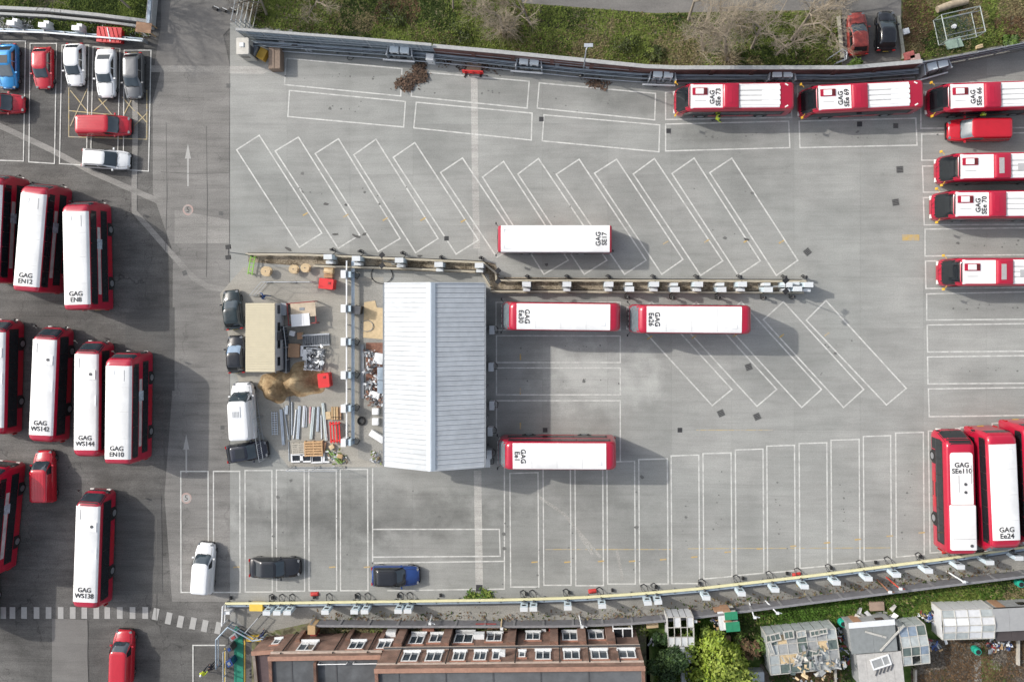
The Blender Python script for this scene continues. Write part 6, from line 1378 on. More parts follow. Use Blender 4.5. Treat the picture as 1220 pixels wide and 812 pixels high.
# yard bits in front of the terrace
ext = [(402, 738), (374, 738), (374, 752)]
p = G(377, 742); t = thing('garden_gate_pier', 'brown timber pier with a red door at the left end of the dark wall', 'pier', (p.x, p.y, 0)); k = MB(); k.box((0, 0, .8), (.7, .8, 1.6)); part('pier', k, wood, t); k = MB(); k.box((.05, -.55, .6), (.6, .3, 1.2)); part('door', k, darkred, t)
for i, (a, b, lab) in enumerate((((706, 740.5), (752, 740.5), 'pale picket fence just below the dark wall'), ((706, 751), (730, 751), 'short pale picket fence close to the terrace windows'), ((748.5, 740), (748.5, 752), 'pale picket fence closing the right end of the little garden'))):
    A, B = G(*a), G(*b); ang, L, c = frame_of(A, B); t = thing('picket_fence', lab, 'fence', A, ang, 'pale picket fences'); cr = M('picket_cream', (.56, .52, .36), .7, var=.12)
    for z in (.3, .75): k = MB(); k.box((L / 2, 0, z), (L, .06, .09)); part('rail', k, cr, t)
    for j in range(int(L / .28)): k = MB(); k.box((.14 + j * .28, .045, .5), (.14, .03, 1.0)); part('picket', k, cr, t)
p = G(742, 756, 1.9); t = thing('glass_lean_to', 'dark glazed lean-to with white frame at the right end of the terrace', 'lean-to', (p.x, p.y, 0), R(2))
for x in (-.85, 0, .85): k = MB(); k.box((x, 0, 1.9 if x == 0 else 1.88), (.1, 1.1, .1)); part('rafter', k, white, t)
for y in (-.6, .6): k = MB(); k.box((0, y, 1.9), (1.8, .1, .12)); part('beam', k, white, t); 
for x in (-.85, .85):
    for y in (-.6, .6): k = MB(); k.box((x, y, .92), (.1, .1, 1.84)); part('post', k, white, t)
for x in (-.43, .43): k = MB(); k.box((x, 0, 1.87), (.74, 1.08, .03)); part('pane', k, glass, t)
for x, y, w, d, m, lab in ((588, 746.5, 1.2, .4, brownwood, 'brown plank bundle beside the terrace yard path'), (510, 750, 1.1, 1.0, M('shed_brick', (.28, .13, .09), .85, var=.25), 'small brick outhouse in front of the second terrace window'), (657, 749, .5, .4, darkred, 'small dark red pot in the terrace yard'), (648, 751, .4, .3, offwhite, 'small white pot in the terrace yard')):
    crate('yard_box', x, y, w, d, .55, m, lab, 'box', 6)
A, B = G(568, 740.5), G(592, 740.5); o = part('red_bar', MB().tube(A + Vector((0, .2, .95)), B + Vector((0, .2, .95)), .06, 6), darkred, None); tag(o, 'long red bar fixed along the dark wall above the terrace yard', 'bar')
# ================================================================== GATE AND CROSSING CORNER
green_m = M('walkway_green', (.015, .20, .13), .7, var=.2, scale=3)
sheet('green_walkway', [(279, 765), (290, 765), (290, 880), (279, 880)], Z1 + .004, green_m); sheet('green_walkway', [(275.5, 757), (281, 745), (290.5, 752), (289, 764.8), (280, 764.8)], Z1 + .004, green_m)
mb = MB(); stroke(mb, G(291.5, 762), G(291.5, 880), .13, Z2); stroke(mb, G(268, 772), G(268, 880), .1, Z2); o = part('yellow_edge_line', mb, M('kerb_yellow', (.52, .36, .06), .7, var=.2)); o['kind'] = 'structure'
crate('yellow_grit_bin', 305, 723.5, 1.25, .6, .8, M('bin_yellow', (.60, .40, .05), .5, var=.12), 'yellow grit bin just below the left end of the yellow rail', 'grit bin', 0, lid=M('bin_lid', (.64, .44, .07), .45, var=.1))
crate('yellow_step', 302, 760.5, 1.45, .5, .35, MATS['bin_yellow'], 'low yellow step beside the green walkway', 'step', 3)
def hoop(pix, h, mat, name, label, cat, r=.05):
    p = world(pix); t = thing(name, label, cat, p[0]); q = [v - p[0] for v in p]
    k = MB(); k.path([v + Vector((0, 0, h)) for v in q], r, 6); part('top_rail', k, mat, t)
    k = MB(); k.path([v + Vector((0, 0, h * .5)) for v in q], r * .7, 6); part('mid_rail', k, mat, t)
    for v in q: k = MB(); k.tube(v, v + Vector((0, 0, h + .02)), r, 6); part('post', k, mat, t)
    return t
hoop([(263, 790), (263, 756), (277, 741), (306, 757), (318, 755)], 1.1, bluesteel, 'gate_barrier', 'blue-grey tubular barrier bent round the top of the green walkway', 'barrier', .07)
hoop([(272, 716), (271, 738)], 1.3, white, 'end_barrier', 'white barrier turning the left end of the yellow rail', 'barrier', .08)
hoop([(297, 748), (312, 731)], 1.0, greymetal, 'slanting_rail', 'thin dark rail slanting up to the yellow grit bin', 'rail')
hoop([(272, 770), (272, 800), (272, 840)], 1.2, steel, 'turnstile_rail', 'steel rail along the left edge of the green walkway', 'rail', .06)
crate('ticket_post', 270, 730, .6, .28, 1.2, white, 'white post box at the left end of the yellow rail', 'box')
crate('turnstile', 278, 759, .8, .5, 1.1, greymetal, 'grey turnstile cabinet on the point of the green walkway', 'turnstile', 35, parts=[('reader', (0, 0, 1.13), (.4, .25, .06), darkred)])
crate('turnstile', 273, 773, .5, .6, 1.1, darkgrey, 'dark turnstile cabinet beside the green walkway', 'turnstile', 30, parts=[('reader', (0, 0, 1.13), (.25, .3, .06), navy)])
crate('turnstile', 273, 790, .6, .6, 1.1, navy, 'navy turnstile cabinet lowest beside the green walkway', 'turnstile', 30, parts=[('reader', (0, 0, 1.13), (.25, .3, .06), greymetal)])
for i, y in enumerate((783, 787, 791)):
    p = G(300, y + 14); k = MB(); k.box((p.x, p.y, Z2), (.5, .14, .006), .7); o = part('painted_chevron', k, black); o['kind'] = 'structure'
# ================================================================== ALLOTMENT SHEDS
def glasshouse(px, py, h, w, d, ang, nx, ny, label, roofs, frame, solid=None, name='glasshouse', seed=1, pitch=.35):
    rd = random.Random(seed); p = G(px, py, h); t = thing(name, label, 'glasshouse' if 'glass' in name else 'shed', (p.x, p.y, 0), R(ang))
    for x in (-w / 2, w / 2):
        for y in (-d / 2, d / 2): k = MB(); k.box((x, y, h / 2), (.09, .09, h)); part('corner_post', k, frame, t)
    def zz(x, y): return h + pitch * (1 - abs(y) / (d / 2))
    for i in range(nx + 1):
        x = -w / 2 + w * i / nx
        for y0_, y1_ in ((-d / 2, 0), (0, d / 2)): k = MB(); k.path([(x, y0_, zz(x, y0_)), (x, y1_, zz(x, y1_))], .045, 4); part('rafter', k, frame, t)
    for j in range(ny + 1):
        y = -d / 2 + d * j / ny; k = MB(); k.path([(-w / 2, y, zz(0, y) + .012), (w / 2, y, zz(0, y) + .012)], .04, 4); part('purlin', k, frame, t)
    for i in range(nx):
        for j in range(ny):
            if rd.random() < .06: continue
            xa, xb = -w / 2 + w * i / nx + .03, -w / 2 + w * (i + 1) / nx - .03; ya, yb = -d / 2 + d * j / ny + .03, -d / 2 + d * (j + 1) / ny - .03
            if ya < 0 < yb: continue
            tw = rd.uniform(-.02, .02)
            mb = MB().add([(xa, ya, zz(0, ya) - .02), (xb, ya, zz(0, ya) - .02 + tw), (xb, yb, zz(0, yb) - .02 + tw), (xa, yb, zz(0, yb) - .02)], [(0, 1, 2, 3)]); part('pane', mb, rd.choice(roofs), t)
    for y, s in ((-d / 2, -1), (d / 2, 1)):
        for i in range(nx):
            xa, xb = -w / 2 + w * i / nx, -w / 2 + w * (i + 1) / nx; k = MB(); k.box(((xa + xb) / 2, y, h / 2), (xb - xa - .06, .04, h - .1)); part('side_pane', k, solid or rd.choice(roofs), t)
    for x in (-w / 2, w / 2): k = MB(); k.box((x, 0, h / 2), (.04, d - .1, h - .1)); part('end_panel', k, solid or rd.choice(roofs), t)
    return t
hz_glass = M('hazy_glass', (.34, .37, .37), .25, var=.25, scale=2); dk_glass = M('mossy_glass', (.10, .13, .12), .3, var=.4, scale=2); wt_poly = M('white_polythene', (.52, .53, .54), .4, var=.12, scale=3); gb = M('grey_boards', (.27, .28, .28), .75, var=.25, scale=3); fr_w = M('flaked_white', (.42, .41, .375), .6, var=.25, scale=4)
glasshouse(957, 776, 2.2, 6.1, 3.5, 7, 7, 4, 'wrecked glasshouse with white window sashes on its roof', [hz_glass, gb, dk_glass, hz_glass, gb, palewood], fr_w, hz_glass, seed=4, pitch=.12)
for i, (x, y, w, d, a) in enumerate(((924, 759, .95, .7, 16), (940, 756, .9, .75, 10), (955, 755, .85, .6, 12), (971, 754, .85, .55, 10), (981, 752, .75, .5, 10), (918, 772, .45, 1.2, 20), (968, 780, 1.1, .8, -12), (974, 784, .9, .7, 8), (952, 785, .6, .8, -20))):
    p = G(x, y, 2.5); t = thing('window_sash', ['first', 'second', 'third', 'fourth', 'fifth'][i] + ' loose white sash from the left along the upper edge of the wrecked glasshouse' if i < 5 else ['loose white sash on the left end of the wrecked glasshouse', 'large loose sash on the right half of the wrecked glasshouse', 'loose sash below the large one on the wrecked glasshouse', 'crumpled pale sash in the middle of the wrecked glasshouse'][i - 5], 'window sash', (p.x, p.y, 2.38), R(a), 'loose sashes on the glasshouse')
    for s in (-1, 1): k = MB(); k.box((0, s * (d / 2 - .05), .06), (w, .1, .08)); part('rail', k, fr_w, t); k = MB(); k.box((s * (w / 2 - .05), 0, .062), (.1, d - .2, .08)); part('stile', k, fr_w, t)
    k = MB(); k.box((0, 0, .061), (.05, d - .2, .07)); part('bar', k, fr_w, t); k = MB(); k.box((0, 0, .04), (w - .2, d - .2, .02)); part('pane', k, (dk_glass, dk_glass, hz_glass)[i % 3], t)
scatter('timber_litter', [(945, 772, 12), (965, 765, 8), (985, 775, 7), (960, 785, 10)], 90, [fr_w, palewood, greymetal, gb, gb, dk_glass], (.08, .3), 'splintered boards strewn over the wrecked glasshouse', 'boards', 51, 2.55, .15)
scatter('plank_litter', [(1040, 741, 12), (1060, 741, 8), (1025, 742, 7)], 80, [fr_w, white, gb], (.15, .5), 'white broken boards lying above the grey roofed shed', 'boards', 52, .1, .4)
def flat_shed(px, py, h, w, d, ang, label, roof_m, wall_m, extras=(), name='shed', boards=4):
    p = G(px, py, h); t = thing(name, label, 'shed', (p.x, p.y, 0), R(ang)); k = MB(); k.box((0, 0, h / 2 - .05), (w - .16, d - .16, h - .1)); part('wall', k, wall_m, t)
    for i in range(boards): k = MB(); k.box((-w / 2 + w * (i + .5) / boards, 0, h + .02 + .004 * (i % 2)), (w / boards - .015, d, .05)); part('roof_board', k, roof_m, t)
    k = MB(); k.box((-w / 4, d / 2 - .06, h * .45), (.7, .06, h * .85)); part('door', k, brownwood, t); k = MB(); k.box((w / 4, d / 2 - .07, h * .6), (.7, .05, .5)); part('window', k, glass, t)
    for nm, c, dd, m in extras: k = MB(); k.box(c, dd); part(nm, k, m, t)
    return t
felt = M('grey_felt', (.20, .215, .215), .85, var=.15, scale=3)
flat_shed(1040, 759, 2.2, 4.0, 2.6, 6, 'grey felt roofed shed with planks lying on its roof', felt, gb, boards=2, extras=[('edge_board', (0, 1.25, 2.28), (4.0, .5, .04), offwhite)])
for x0_, y0_, x1_, y1_, lab in ((1031, 752, 1056, 759, 'short pale plank lying across the grey felt roof'), (1049, 775, 1077, 745, 'long white plank slanting over the shed roof')):
    a, b = G(x0_, y0_, 2.35), G(x1_, y1_, 2.35); ang, L, c = frame_of(a, b); t = thing('roof_plank', lab, 'plank', (c.x, c.y, 2.27), ang); k = MB(); k.box((0, 0, .06), (L, .16, .06)); part('plank', k, fr_w, t); k = MB(); k.box((L * .3, 0, .097), (.03, .1, .012)); part('nail_strip', k, darkgrey, t)
glasshouse(1089, 768, 2.0, 2.3, 3.4, 8, 3, 4, 'blue-grey glasshouse with yellow sill right of the grey felt roof', [hz_glass, dk_glass, M('blue_glass', (.20, .25, .31), .2, var=.3)], fr_w, hz_glass, seed=9, pitch=.3)
a, b = G(1074, 792, 1.5), G(1106, 788, 1.5); k = MB(); ang, L, c = frame_of(a, b); k.box((c.x, c.y, .75), (L, .12, 1.5), ang); tag(part('yellow_board', k, M('ochre_board', (.48, .30, .05), .6, var=.2)), 'ochre yellow board along the lower end of the blue-grey glasshouse', 'board')
flat_shed(1049, 797, 2.1, 3.9, 3.0, 6, 'pale boarded shed below the grey felt roof', M('pale_grey_boards', (.40, .39, .37), .75, var=.2, scale=3), gb, boards=5)
p = G(1050, 789, 2.35); t = thing('window_sash', 'large white sash lying on the pale boarded shed', 'window sash', (p.x, p.y, 2.17), R(20))
for s in (-1, 1): k = MB(); k.box((0, s * .42, .06), (1.7, .12, .09)); part('rail', k, white, t); k = MB(); k.box((s * .79, 0, .062), (.12, .72, .09)); part('stile', k, white, t)
k = MB(); k.box((.2, 0, .061), (.08, .7, .08)); part('bar', k, white, t); k = MB(); k.box((0, 0, .04), (1.5, .72, .02)); part('pane', k, gb, t)
for i in range(5):
    p = G(1045 + i * 4.5, 801 - i * 1.6, 2.25); t = thing('roof_batten', ORD[i] + ' short dark batten from the left on the pale boarded shed', 'batten', (p.x, p.y, 2.16), R(70), 'battens on the pale shed'); k = MB(); k.box((0, 0, .03), (.6, .1, .06)); part('batten', k, darkgrey, t)
glasshouse(1153, 743, 2.1, 4.4, 2.6, 3, 4, 4, 'white polythene glasshouse with open frame along its upper edge', [wt_poly, wt_poly, offwhite, hz_glass], fr_w, wt_poly, seed=6, pitch=.3)
flat_shed(1212, 737, 2.2, 4.2, 2.0, 4, 'long grey shed cut by the right edge beside the polythene glasshouse', M('mid_grey_roof', (.29, .295, .295), .7, var=.1), gb, boards=3)
flat_shed(1214, 752, 1.9, 4.0, 1.5, 4, 'lower dark brown roof in front of the long grey shed', M('black_brown', (.055, .045, .045), .8, var=.2), gb, boards=3)
flat_shed(1208, 727.5, 2.0, 4.2, .8, 4, 'black felt strip roof behind the long grey shed', M('black_felt', (.02, .02, .021), .85, var=.2), gb, boards=3)
flat_shed(873, 746, 1.9, 1.25, .85, 6, 'green roofed shed below the dark wall, lower half', M('shed_green', (.02, .20, .10), .6, var=.2), fr_w, boards=2)
flat_shed(871, 733, 1.9, 1.15, .7, 6, 'green and white roofed shed touching the dark wall', MATS['shed_green'], fr_w, boards=2)
flat_shed(860, 739, 1.3, .6, 1.7, 8, 'narrow white shed left of the green roofed sheds', offwhite, fr_w, boards=2)
glasshouse(811, 752, 2.0, 2.3, 2.6, 2, 4, 3, 'white panelled shed right of the dark conifer', [wt_poly, offwhite], fr_w, wt_poly, name='panel_shed', seed=12, pitch=.15)
flat_shed(818, 776, 1.8, 1.1, 2.0, 4, 'smaller grey white shed below the panelled one', offwhite, gb, boards=2)
crate('brown_board_box', 863, 763, 1.2, .85, .5, brownwood, 'brown board box between green shed and yellow-green bush', 'box', 2); crate('grey_tank', 822, 808, 1.5, 1.2, 1.0, M('tank_grey', (.40, .43, .45), .5, var=.15), 'pale grey tank at the bottom beside the yellow-green bush', 'tank', 4); crate('grey_tank', 902, 806, 1.3, .9, 1.0, MATS['tank_grey'], 'pale grey tank at the bottom right of the yellow-green bush', 'tank', 2)
crate('beige_box', 777, 742, 1.1, .9, .6, palewood, 'beige box under the dark wall at the end of the terrace', 'box', 5); crate('clay_box', 1045, 722, 1.3, .8, .4, M('clay', (.30, .22, .17), .85, var=.2), 'brown board cover lying in the grass below the dark wall', 'board', 4)
def barrel(x, y, label, m, tip=False):
    p = G(x, y, .5); t = thing('water_butt', label, 'water butt', (p.x, p.y, .0 if not tip else .3)); k = MB(); rings = []
    for z, r in ((0, .26), (.2, .31), (.5, .33), (.8, .3), (.9, .27)): rings.append([(r * math.cos(2 * math.pi * i / 14), r * math.sin(2 * math.pi * i / 14), z) for i in range(14)])
    k.loft(rings); part('barrel', k, m, t, 50); k = MB(); k.tube((0, 0, .9), (0, 0, .912), .22, 12); part('opening', k, black, t)
    for z in (.25, .65): k = MB(); k.tube((0, 0, z), (0, 0, z + .04), .345, 14); part('hoop', k, M('butt_hoop', (.02, .24, .17), .5, var=.1), t, 40)
    if tip: t.rotation_euler = (R(70), 0, R(60))
teal = M('butt_teal', (.02, .34, .24), .45, var=.12)
barrel(1003, 741, 'teal water butt at the upper left corner of the grey felt shed', teal); barrel(1119, 749, 'teal water butt left of the white polythene glasshouse', teal); barrel(1163, 774, 'teal bucket on the allotment path', teal); barrel(1214, 694, 'teal water butt at the right edge below the dark wall', teal)
scatter('shed_clutter', [(1001, 755, 5), (1000, 770, 5), (1003, 785, 5), (1110, 735, 4), (1102, 732, 4), (1112, 765, 4), (853, 735, 3), (857, 745, 3), (780, 760, 3), (1180, 768, 5), (1190, 765, 5)], 330, [blackp, offwhite, darkred, navy, greymetal, wood], (.06, .25), 'mixed dark and coloured clutter between the allotment sheds', 'clutter', 61, .05, .6)
for x, y0_, y1_, lab in ((994, 795, 830, 'pale post standing beside the wrecked glasshouse'), (1089, 795, 830, 'pale timber edging below the blue-grey glasshouse'), (1211, 760, 790, 'thin pale cane among the right soil bed')):
    a, b = G(x, y0_), G(x, y1_); k = MB(); k.box(((a.x + b.x) / 2, (a.y + b.y) / 2, .2), (.18, abs(a.y - b.y), .4)); tag(part('timber_edge', k, M('edge_wood', (.40, .37, .32), .8, var=.2)), lab, 'edging')
# ================================================================== UPPER RIGHT: CAGE, LOG, KERBS
cagem = M('cage_steel', (.27, .30, .285), .5, .3, var=.2)
p = G(1137, 35); t = thing('wire_cage', 'galvanised wire cage standing in the rough grass at the upper right', 'cage', (p.x, p.y, .03), R(12)); w, d, h = 3.4, 2.3, 1.6
for x in (-w / 2, w / 2):
    for y in (-d / 2, d / 2): k = MB(); k.tube((x, y, 0), (x, y, h), .04, 6); part('post', k, cagem, t)
for z in (.1, h):
    for y in (-d / 2, d / 2): k = MB(); k.tube((-w / 2, y, z), (w / 2, y, z), .05, 6); part('rail', k, cagem, t)
    for x in (-w / 2, w / 2): k = MB(); k.tube((x, -d / 2, z), (x, d / 2, z), .05, 6); part('rail', k, cagem, t)
for y in (-.75, .75): k = MB(); k.tube((-w / 2, y, h), (w / 2, y, h), .03, 5); part('brace', k, greymetal, t)
k = MB(); k.box((0, 0, .04), (w - .1, d - .1, .05)); part('floor', k, M('cage_floor', (.055, .075, .055), .8, var=.3), t)
k = MB(); k.tube((-.1, .2, .07), (-.1, .2, .3), .2, 12); part('bucket', k, offwhite, t)
p = G(1131, 8); t = thing('log', 'pale fallen log above the wire cage', 'log', (p.x, p.y, .05), R(17)); k = MB(); k.tube((-1.3, 0, .32), (0, .05, .34), .30, 12, .34); k.tube((0, .05, .34), (1.4, -.1, .36), .34, 12, .28); part('trunk', k, M('pale_bark', (.30, .25, .18), .9, var=.3, scale=4), t, 60)
k = MB(); k.tube((1.4, -.1, .36), (1.42, -.1, .36), .27, 12); part('cut_end', k, palewood, t)
slab_('green_pallet', [(1124, 50), (1142, 44), (1147, 56), (1128, 60)], .05, .25, M('faded_green', (.22, .30, .25), .8, var=.3, scale=4), 'faded green board lying below the wire cage', 'board')
for x0_, y0_, x1_, y1_, lab in ((1069, 20, 1076, 71, 'pale kerb right of the black car on the spur'), (998, 20, 1003, 70, 'pale timber kerb left of the faded red car')):
    a, b = G(x0_, y0_), G(x1_, y1_); ang, L, c = frame_of(a, b); t = thing('kerb', lab, 'kerb', (c.x, c.y, .03), ang); n = 3
    for i in range(n): k = MB(); k.box((-L / 2 + (i + .5) * L / n, 0, .11), (L / n - .03, .3, .22)); part('kerb_stone', k, M('kerb_stone', (.36, .35, .28), .85, var=.25, scale=3), t)
for x, y, w, d, m, lab in ((1084, 66, .9, .7, M('red_sack', (.36, .10, .09), .7, var=.25), 'dusty red sack where the wall meets the angled fence'), (1091, 70, .9, .8, M('pink_sack', (.44, .30, .27), .7, var=.25), 'pinkish sack beside the dusty red one'), (1080, 37, .55, .5, offwhite, 'white stone block in the grass right of the black car'), (1168, 55, .5, .3, palewood, 'pale stone by the angled fence')):
    crate('sack' if 'sack' in lab else 'stone_block', x, y, w, d, .45, m, lab, 'sack' if 'sack' in lab else 'stone', 15)
hoop([(985, 72), (1000, 62), (1005, 66), (1004, 74), (993, 78)], .9, steel, 'bent_rail', 'bent steel hoop rail above the middle bus of the upper row', 'rail', .05)
# ================================================================== TREES AND BUSHES
bark = M('grey_bark', (.24, .205, .16), .9, var=.3, scale=5); twig = M('pale_twig', (.30, .255, .19), .9, var=.25, scale=3); twig_d = M('dark_twig', (.14, .115, .085), .9, var=.3, scale=3)
def bare_tree(px, py, H, spread, lean, label, seed, levels=5, m=twig, cat='tree', group=None, trunk_r=.16):
    rd = random.Random(seed); p = G(px, py); t = thing('bare_tree', label, cat, (p.x, p.y, .03), 0, group); tr = MB(); cr = MB()
    def grow(pos, d, L, r, lv):
        end = pos + d * L; (tr if lv >= levels - 1 else cr).tube(pos, end, r, 6 if lv >= levels - 1 else 3, r * .68)
        if lv == 0: return
        for i in range(rd.randint(3, 4) if lv > 1 else rd.randint(3, 5)):
            nd = (d + Vector((rd.gauss(0, spread), rd.gauss(0, spread), rd.gauss(.05, .22)))).normalized()
            if nd.z < -.25: nd.z = -.1
            grow(pos.lerp(end, rd.uniform(.5, 1.0)), nd, L * rd.uniform(.58, .86), r * .58, lv - 1)
    d0 = Vector((lean[0], lean[1], 1)).normalized(); grow(Vector((0, 0, 0)), d0, H * .36, trunk_r, levels)
    part('trunk', tr, bark, t, 60); part('crown', cr, m, t)
g = 'leafless trees on the upper verge'
T = [(838, 60, 7.5, .62, (-.3, .4), 'leafless tree leaning left of the wide spreading one', 51, 6, twig, .13), (895, 58, 7.5, .62, (.1, .5), 'leafless tree between the spreading and the forked trees', 52, 6, twig, .13), (865, 66, 9.5, .62, (-.25, .45), 'large leafless tree with wide pale spreading twigs above the leftmost upper bus', 5, 6, twig, .17), (943, 48, 8.5, .52, (.45, .7), 'leafless tree with a forked pale trunk right of the spreading one', 9, 6, twig, .2),
     (925, 66, 5.5, .6, (.3, .3), 'smaller leafless tree hanging over the upper wall', 14, 5, twig, .12), (318, 18, 6.5, .6, (.1, .3), 'leafless grey tree at the left end of the upper verge', 21, 6, twig_d, .13), (380, 4, 6.0, .6, (.2, .3), 'small leafless tree above the blue-grey sheet fence', 23, 6, twig, .12),
     (600, 44, 6.5, .6, (-.1, .6), 'leafless tree right behind the brick wall near its left end', 26, 6, twig, .13), (632, 30, 6.0, .62, (-.3, .4), 'leafless tree beside the dry shrub above the brick wall', 27, 6, twig, .12), (820, 24, 7.5, .6, (.1, .5), 'leafless tree beside the footpath', 28, 6, twig, .14), (985, 12, 6.5, .6, (.2, .4), 'leafless tree above the faded red car', 33, 6, twig_d, .13),
     (540, 10, 5.5, .62, (.1, .4), 'leafless tree standing alone left of the fountain shrub', 36, 5, twig_d, .11), (155, 10, 6.0, .5, (-.2, .3), 'dark leafless tree on the upper left grass strip', 41, 5, twig_d, .12), (212, -35, 10.0, .55, (.3, -.1), 'tall leafless tree just above the frame at the entrance road', 43, 6, twig_d, .18), (112, -22, 11, .55, (0, -.05), 'leafless tree just above the upper left grass strip', 45, 6, twig_d, .2)]
for (x, y, H_, sp_, ln, lab, sd_, lv, m_, tr_) in T: bare_tree(x, y, H_, sp_, ln, lab, sd_, lv, m_, group=g, trunk_r=tr_)
def dry_shrub(px, py, r, h, n, label, seed, m=twig):
    rd = random.Random(seed); p = G(px, py); t = thing('dry_shrub', label, 'shrub', (p.x, p.y, .03)); k = MB(); c = MB()
    for i in range(n):
        a = rd.uniform(0, 6.28); L = r / PXM * rd.uniform(.45, 1.1); hh = h * rd.uniform(.5, 1.1); pts = [Vector((0, 0, 0)) + Vector((math.cos(a), math.sin(a), 0)) * rd.uniform(0, .25)]
        for f, z in ((.3, .7), (.65, 1.0), (1.0, .6)): pts.append(Vector((math.cos(a) * L * f + rd.uniform(-.1, .1), math.sin(a) * L * f + rd.uniform(-.1, .1), hh * z)))
        k.path(pts, rd.uniform(.008, .02), 3)
    c.tube((0, 0, 0), (0, 0, .3), .3, 8, .2); part('crown', c, bark, t); part('stalks', k, m, t)
straw = M('straw', (.30, .25, .165), .9, var=.25, scale=3)
dry_shrub(604, 36, 24, 1.2, 160, 'straw coloured fountain shrub above the brick wall', 3, straw); dry_shrub(300, 14, 16, 1.2, 110, 'dry pale shrub at the left end of the upper verge', 5, straw); dry_shrub(866, 72, 22, 1.0, 110, 'dry drooping shrub hanging over the wall above the upper bus row', 6, straw)
def bush(px, py, rpx, h, n, mats, label, seed, name='bush', leaf=(.10, .26), lumps=9, cat='bush', trunk=True):
    rd = random.Random(seed); p = G(px, py, h * .5); t = thing(name, label, cat, (p.x, p.y, .03)); rx = rpx / PXM; mb = MB(); L = []
    for _ in range(lumps): a = rd.uniform(0, 6.28); q = rd.uniform(.1, .75); L.append((math.cos(a) * q * rx, math.sin(a) * q * rx, h * rd.uniform(.4, .85) * (1 - .35 * q), rx * rd.uniform(.26, .5), rd.randrange(len(mats))))
    for _ in range(n):
        lx, ly, lz, lr, lm = rd.choice(L); v = Vector((rd.gauss(0, 1), rd.gauss(0, 1), rd.gauss(.25, .9))).normalized(); rr = lr * rd.uniform(.72, 1.12)
        c = Vector((lx, ly, lz)) + Vector((v.x * rr, v.y * rr, v.z * rr * .9)); c.z = max(.08, c.z); mb.mi = lm if rd.random() < .65 else rd.randrange(len(mats)); s = rd.uniform(*leaf)
        u = Vector((rd.gauss(0, 1), rd.gauss(0, 1), rd.gauss(0, .6))).normalized(); w = v.cross(u); w = w.normalized() if w.length > .01 else Vector((1, 0, 0)); u = (u + v * .3).normalized()
        mb.add([c - u * s, c - w * s * .5, c + u * s, c + w * s * .5], [(0, 1, 2, 3)])
    part('foliage', mb, mats, t); k = MB()
    for lx, ly, lz, lr, lm in L: k.tube((0, 0, 0), (lx, ly, lz), .06, 5, .02)
    part('stem', k, bark, t)
def leafm(n, c, v=.35): return M(n, c, .6, var=v, scale=1.6, spec=.3)
bush(857, 796, 42, 4.2, 9500, [leafm('leaf_yellow_green', (.20, .27, .03)), leafm('leaf_lime', (.22, .27, .045)), leafm('leaf_mid', (.11, .17, .025))], 'large yellow-green bush at the bottom right of the terrace', 5, lumps=14)
bush(797, 789, 27, 5.5, 6000, [leafm('conifer_a', (.035, .07, .02)), leafm('conifer_b', (.06, .10, .028)), leafm('conifer_c', (.022, .045, .015))], 'dark green conifer against the right end of the terrace', 7, 'evergreen_tree', (.07, .18), 11, 'tree')
bush(822, 765, 14, 2.2, 1500, [leafm('leaf_mid2', (.09, .14, .03)), leafs] if False else [leafm('leaf_mid2', (.09, .14, .03)), leafm('leaf_lime2', (.20, .27, .05))], 'small light green bush below the white panelled shed', 9)
bush(848, 760, 15, 2.0, 1700, [MATS['leaf_mid2'], MATS['leaf_lime2'], MATS['conifer_b']], 'green bush between the sheds and the yellow-green bush', 10)
bush(895, 770, 20, 1.6, 1700, [MATS['conifer_b'], MATS['leaf_mid2'], tuft_d], 'dull green scrub left of the wrecked glasshouse', 11)
bush(787, 760, 10, 2.5, 900, [MATS['conifer_c'], MATS['conifer_a']], 'dark shrub squeezed against the terrace gable', 12)
bush(1018, 80, 9, 1.4, 700, [leafm('leaf_moss', (.07, .12, .02)), MATS['leaf_mid2']], 'small green bush on the wall above the middle upper bus', 13)
bush(1205, 50, 9, 1.4, 600, [leafm('leaf_moss', (.07, .12, .02)), MATS['conifer_b']], 'dark green bush on the angled fence at the upper right', 14)
for i, (x, y, r, lab) in enumerate(((470, 22, 22, 'low dark ivy patch left of the lone leafless tree'), (545, 42, 20, 'low dark ivy patch along the sheet fence end'), (742, 52, 24, 'low dark ivy patch in the middle of the upper verge'), (780, 66, 13, 'low ivy patch behind the wall near the spreading tree'))):
    bush(x, y, r, .22, 1500, [leafm('ivy', (.045, .062, .02)), leafm('ivy2', (.065, .082, .024)), tuft_a], lab, 70 + i, 'ivy_patch', (.04, .10), 9, 'ivy')
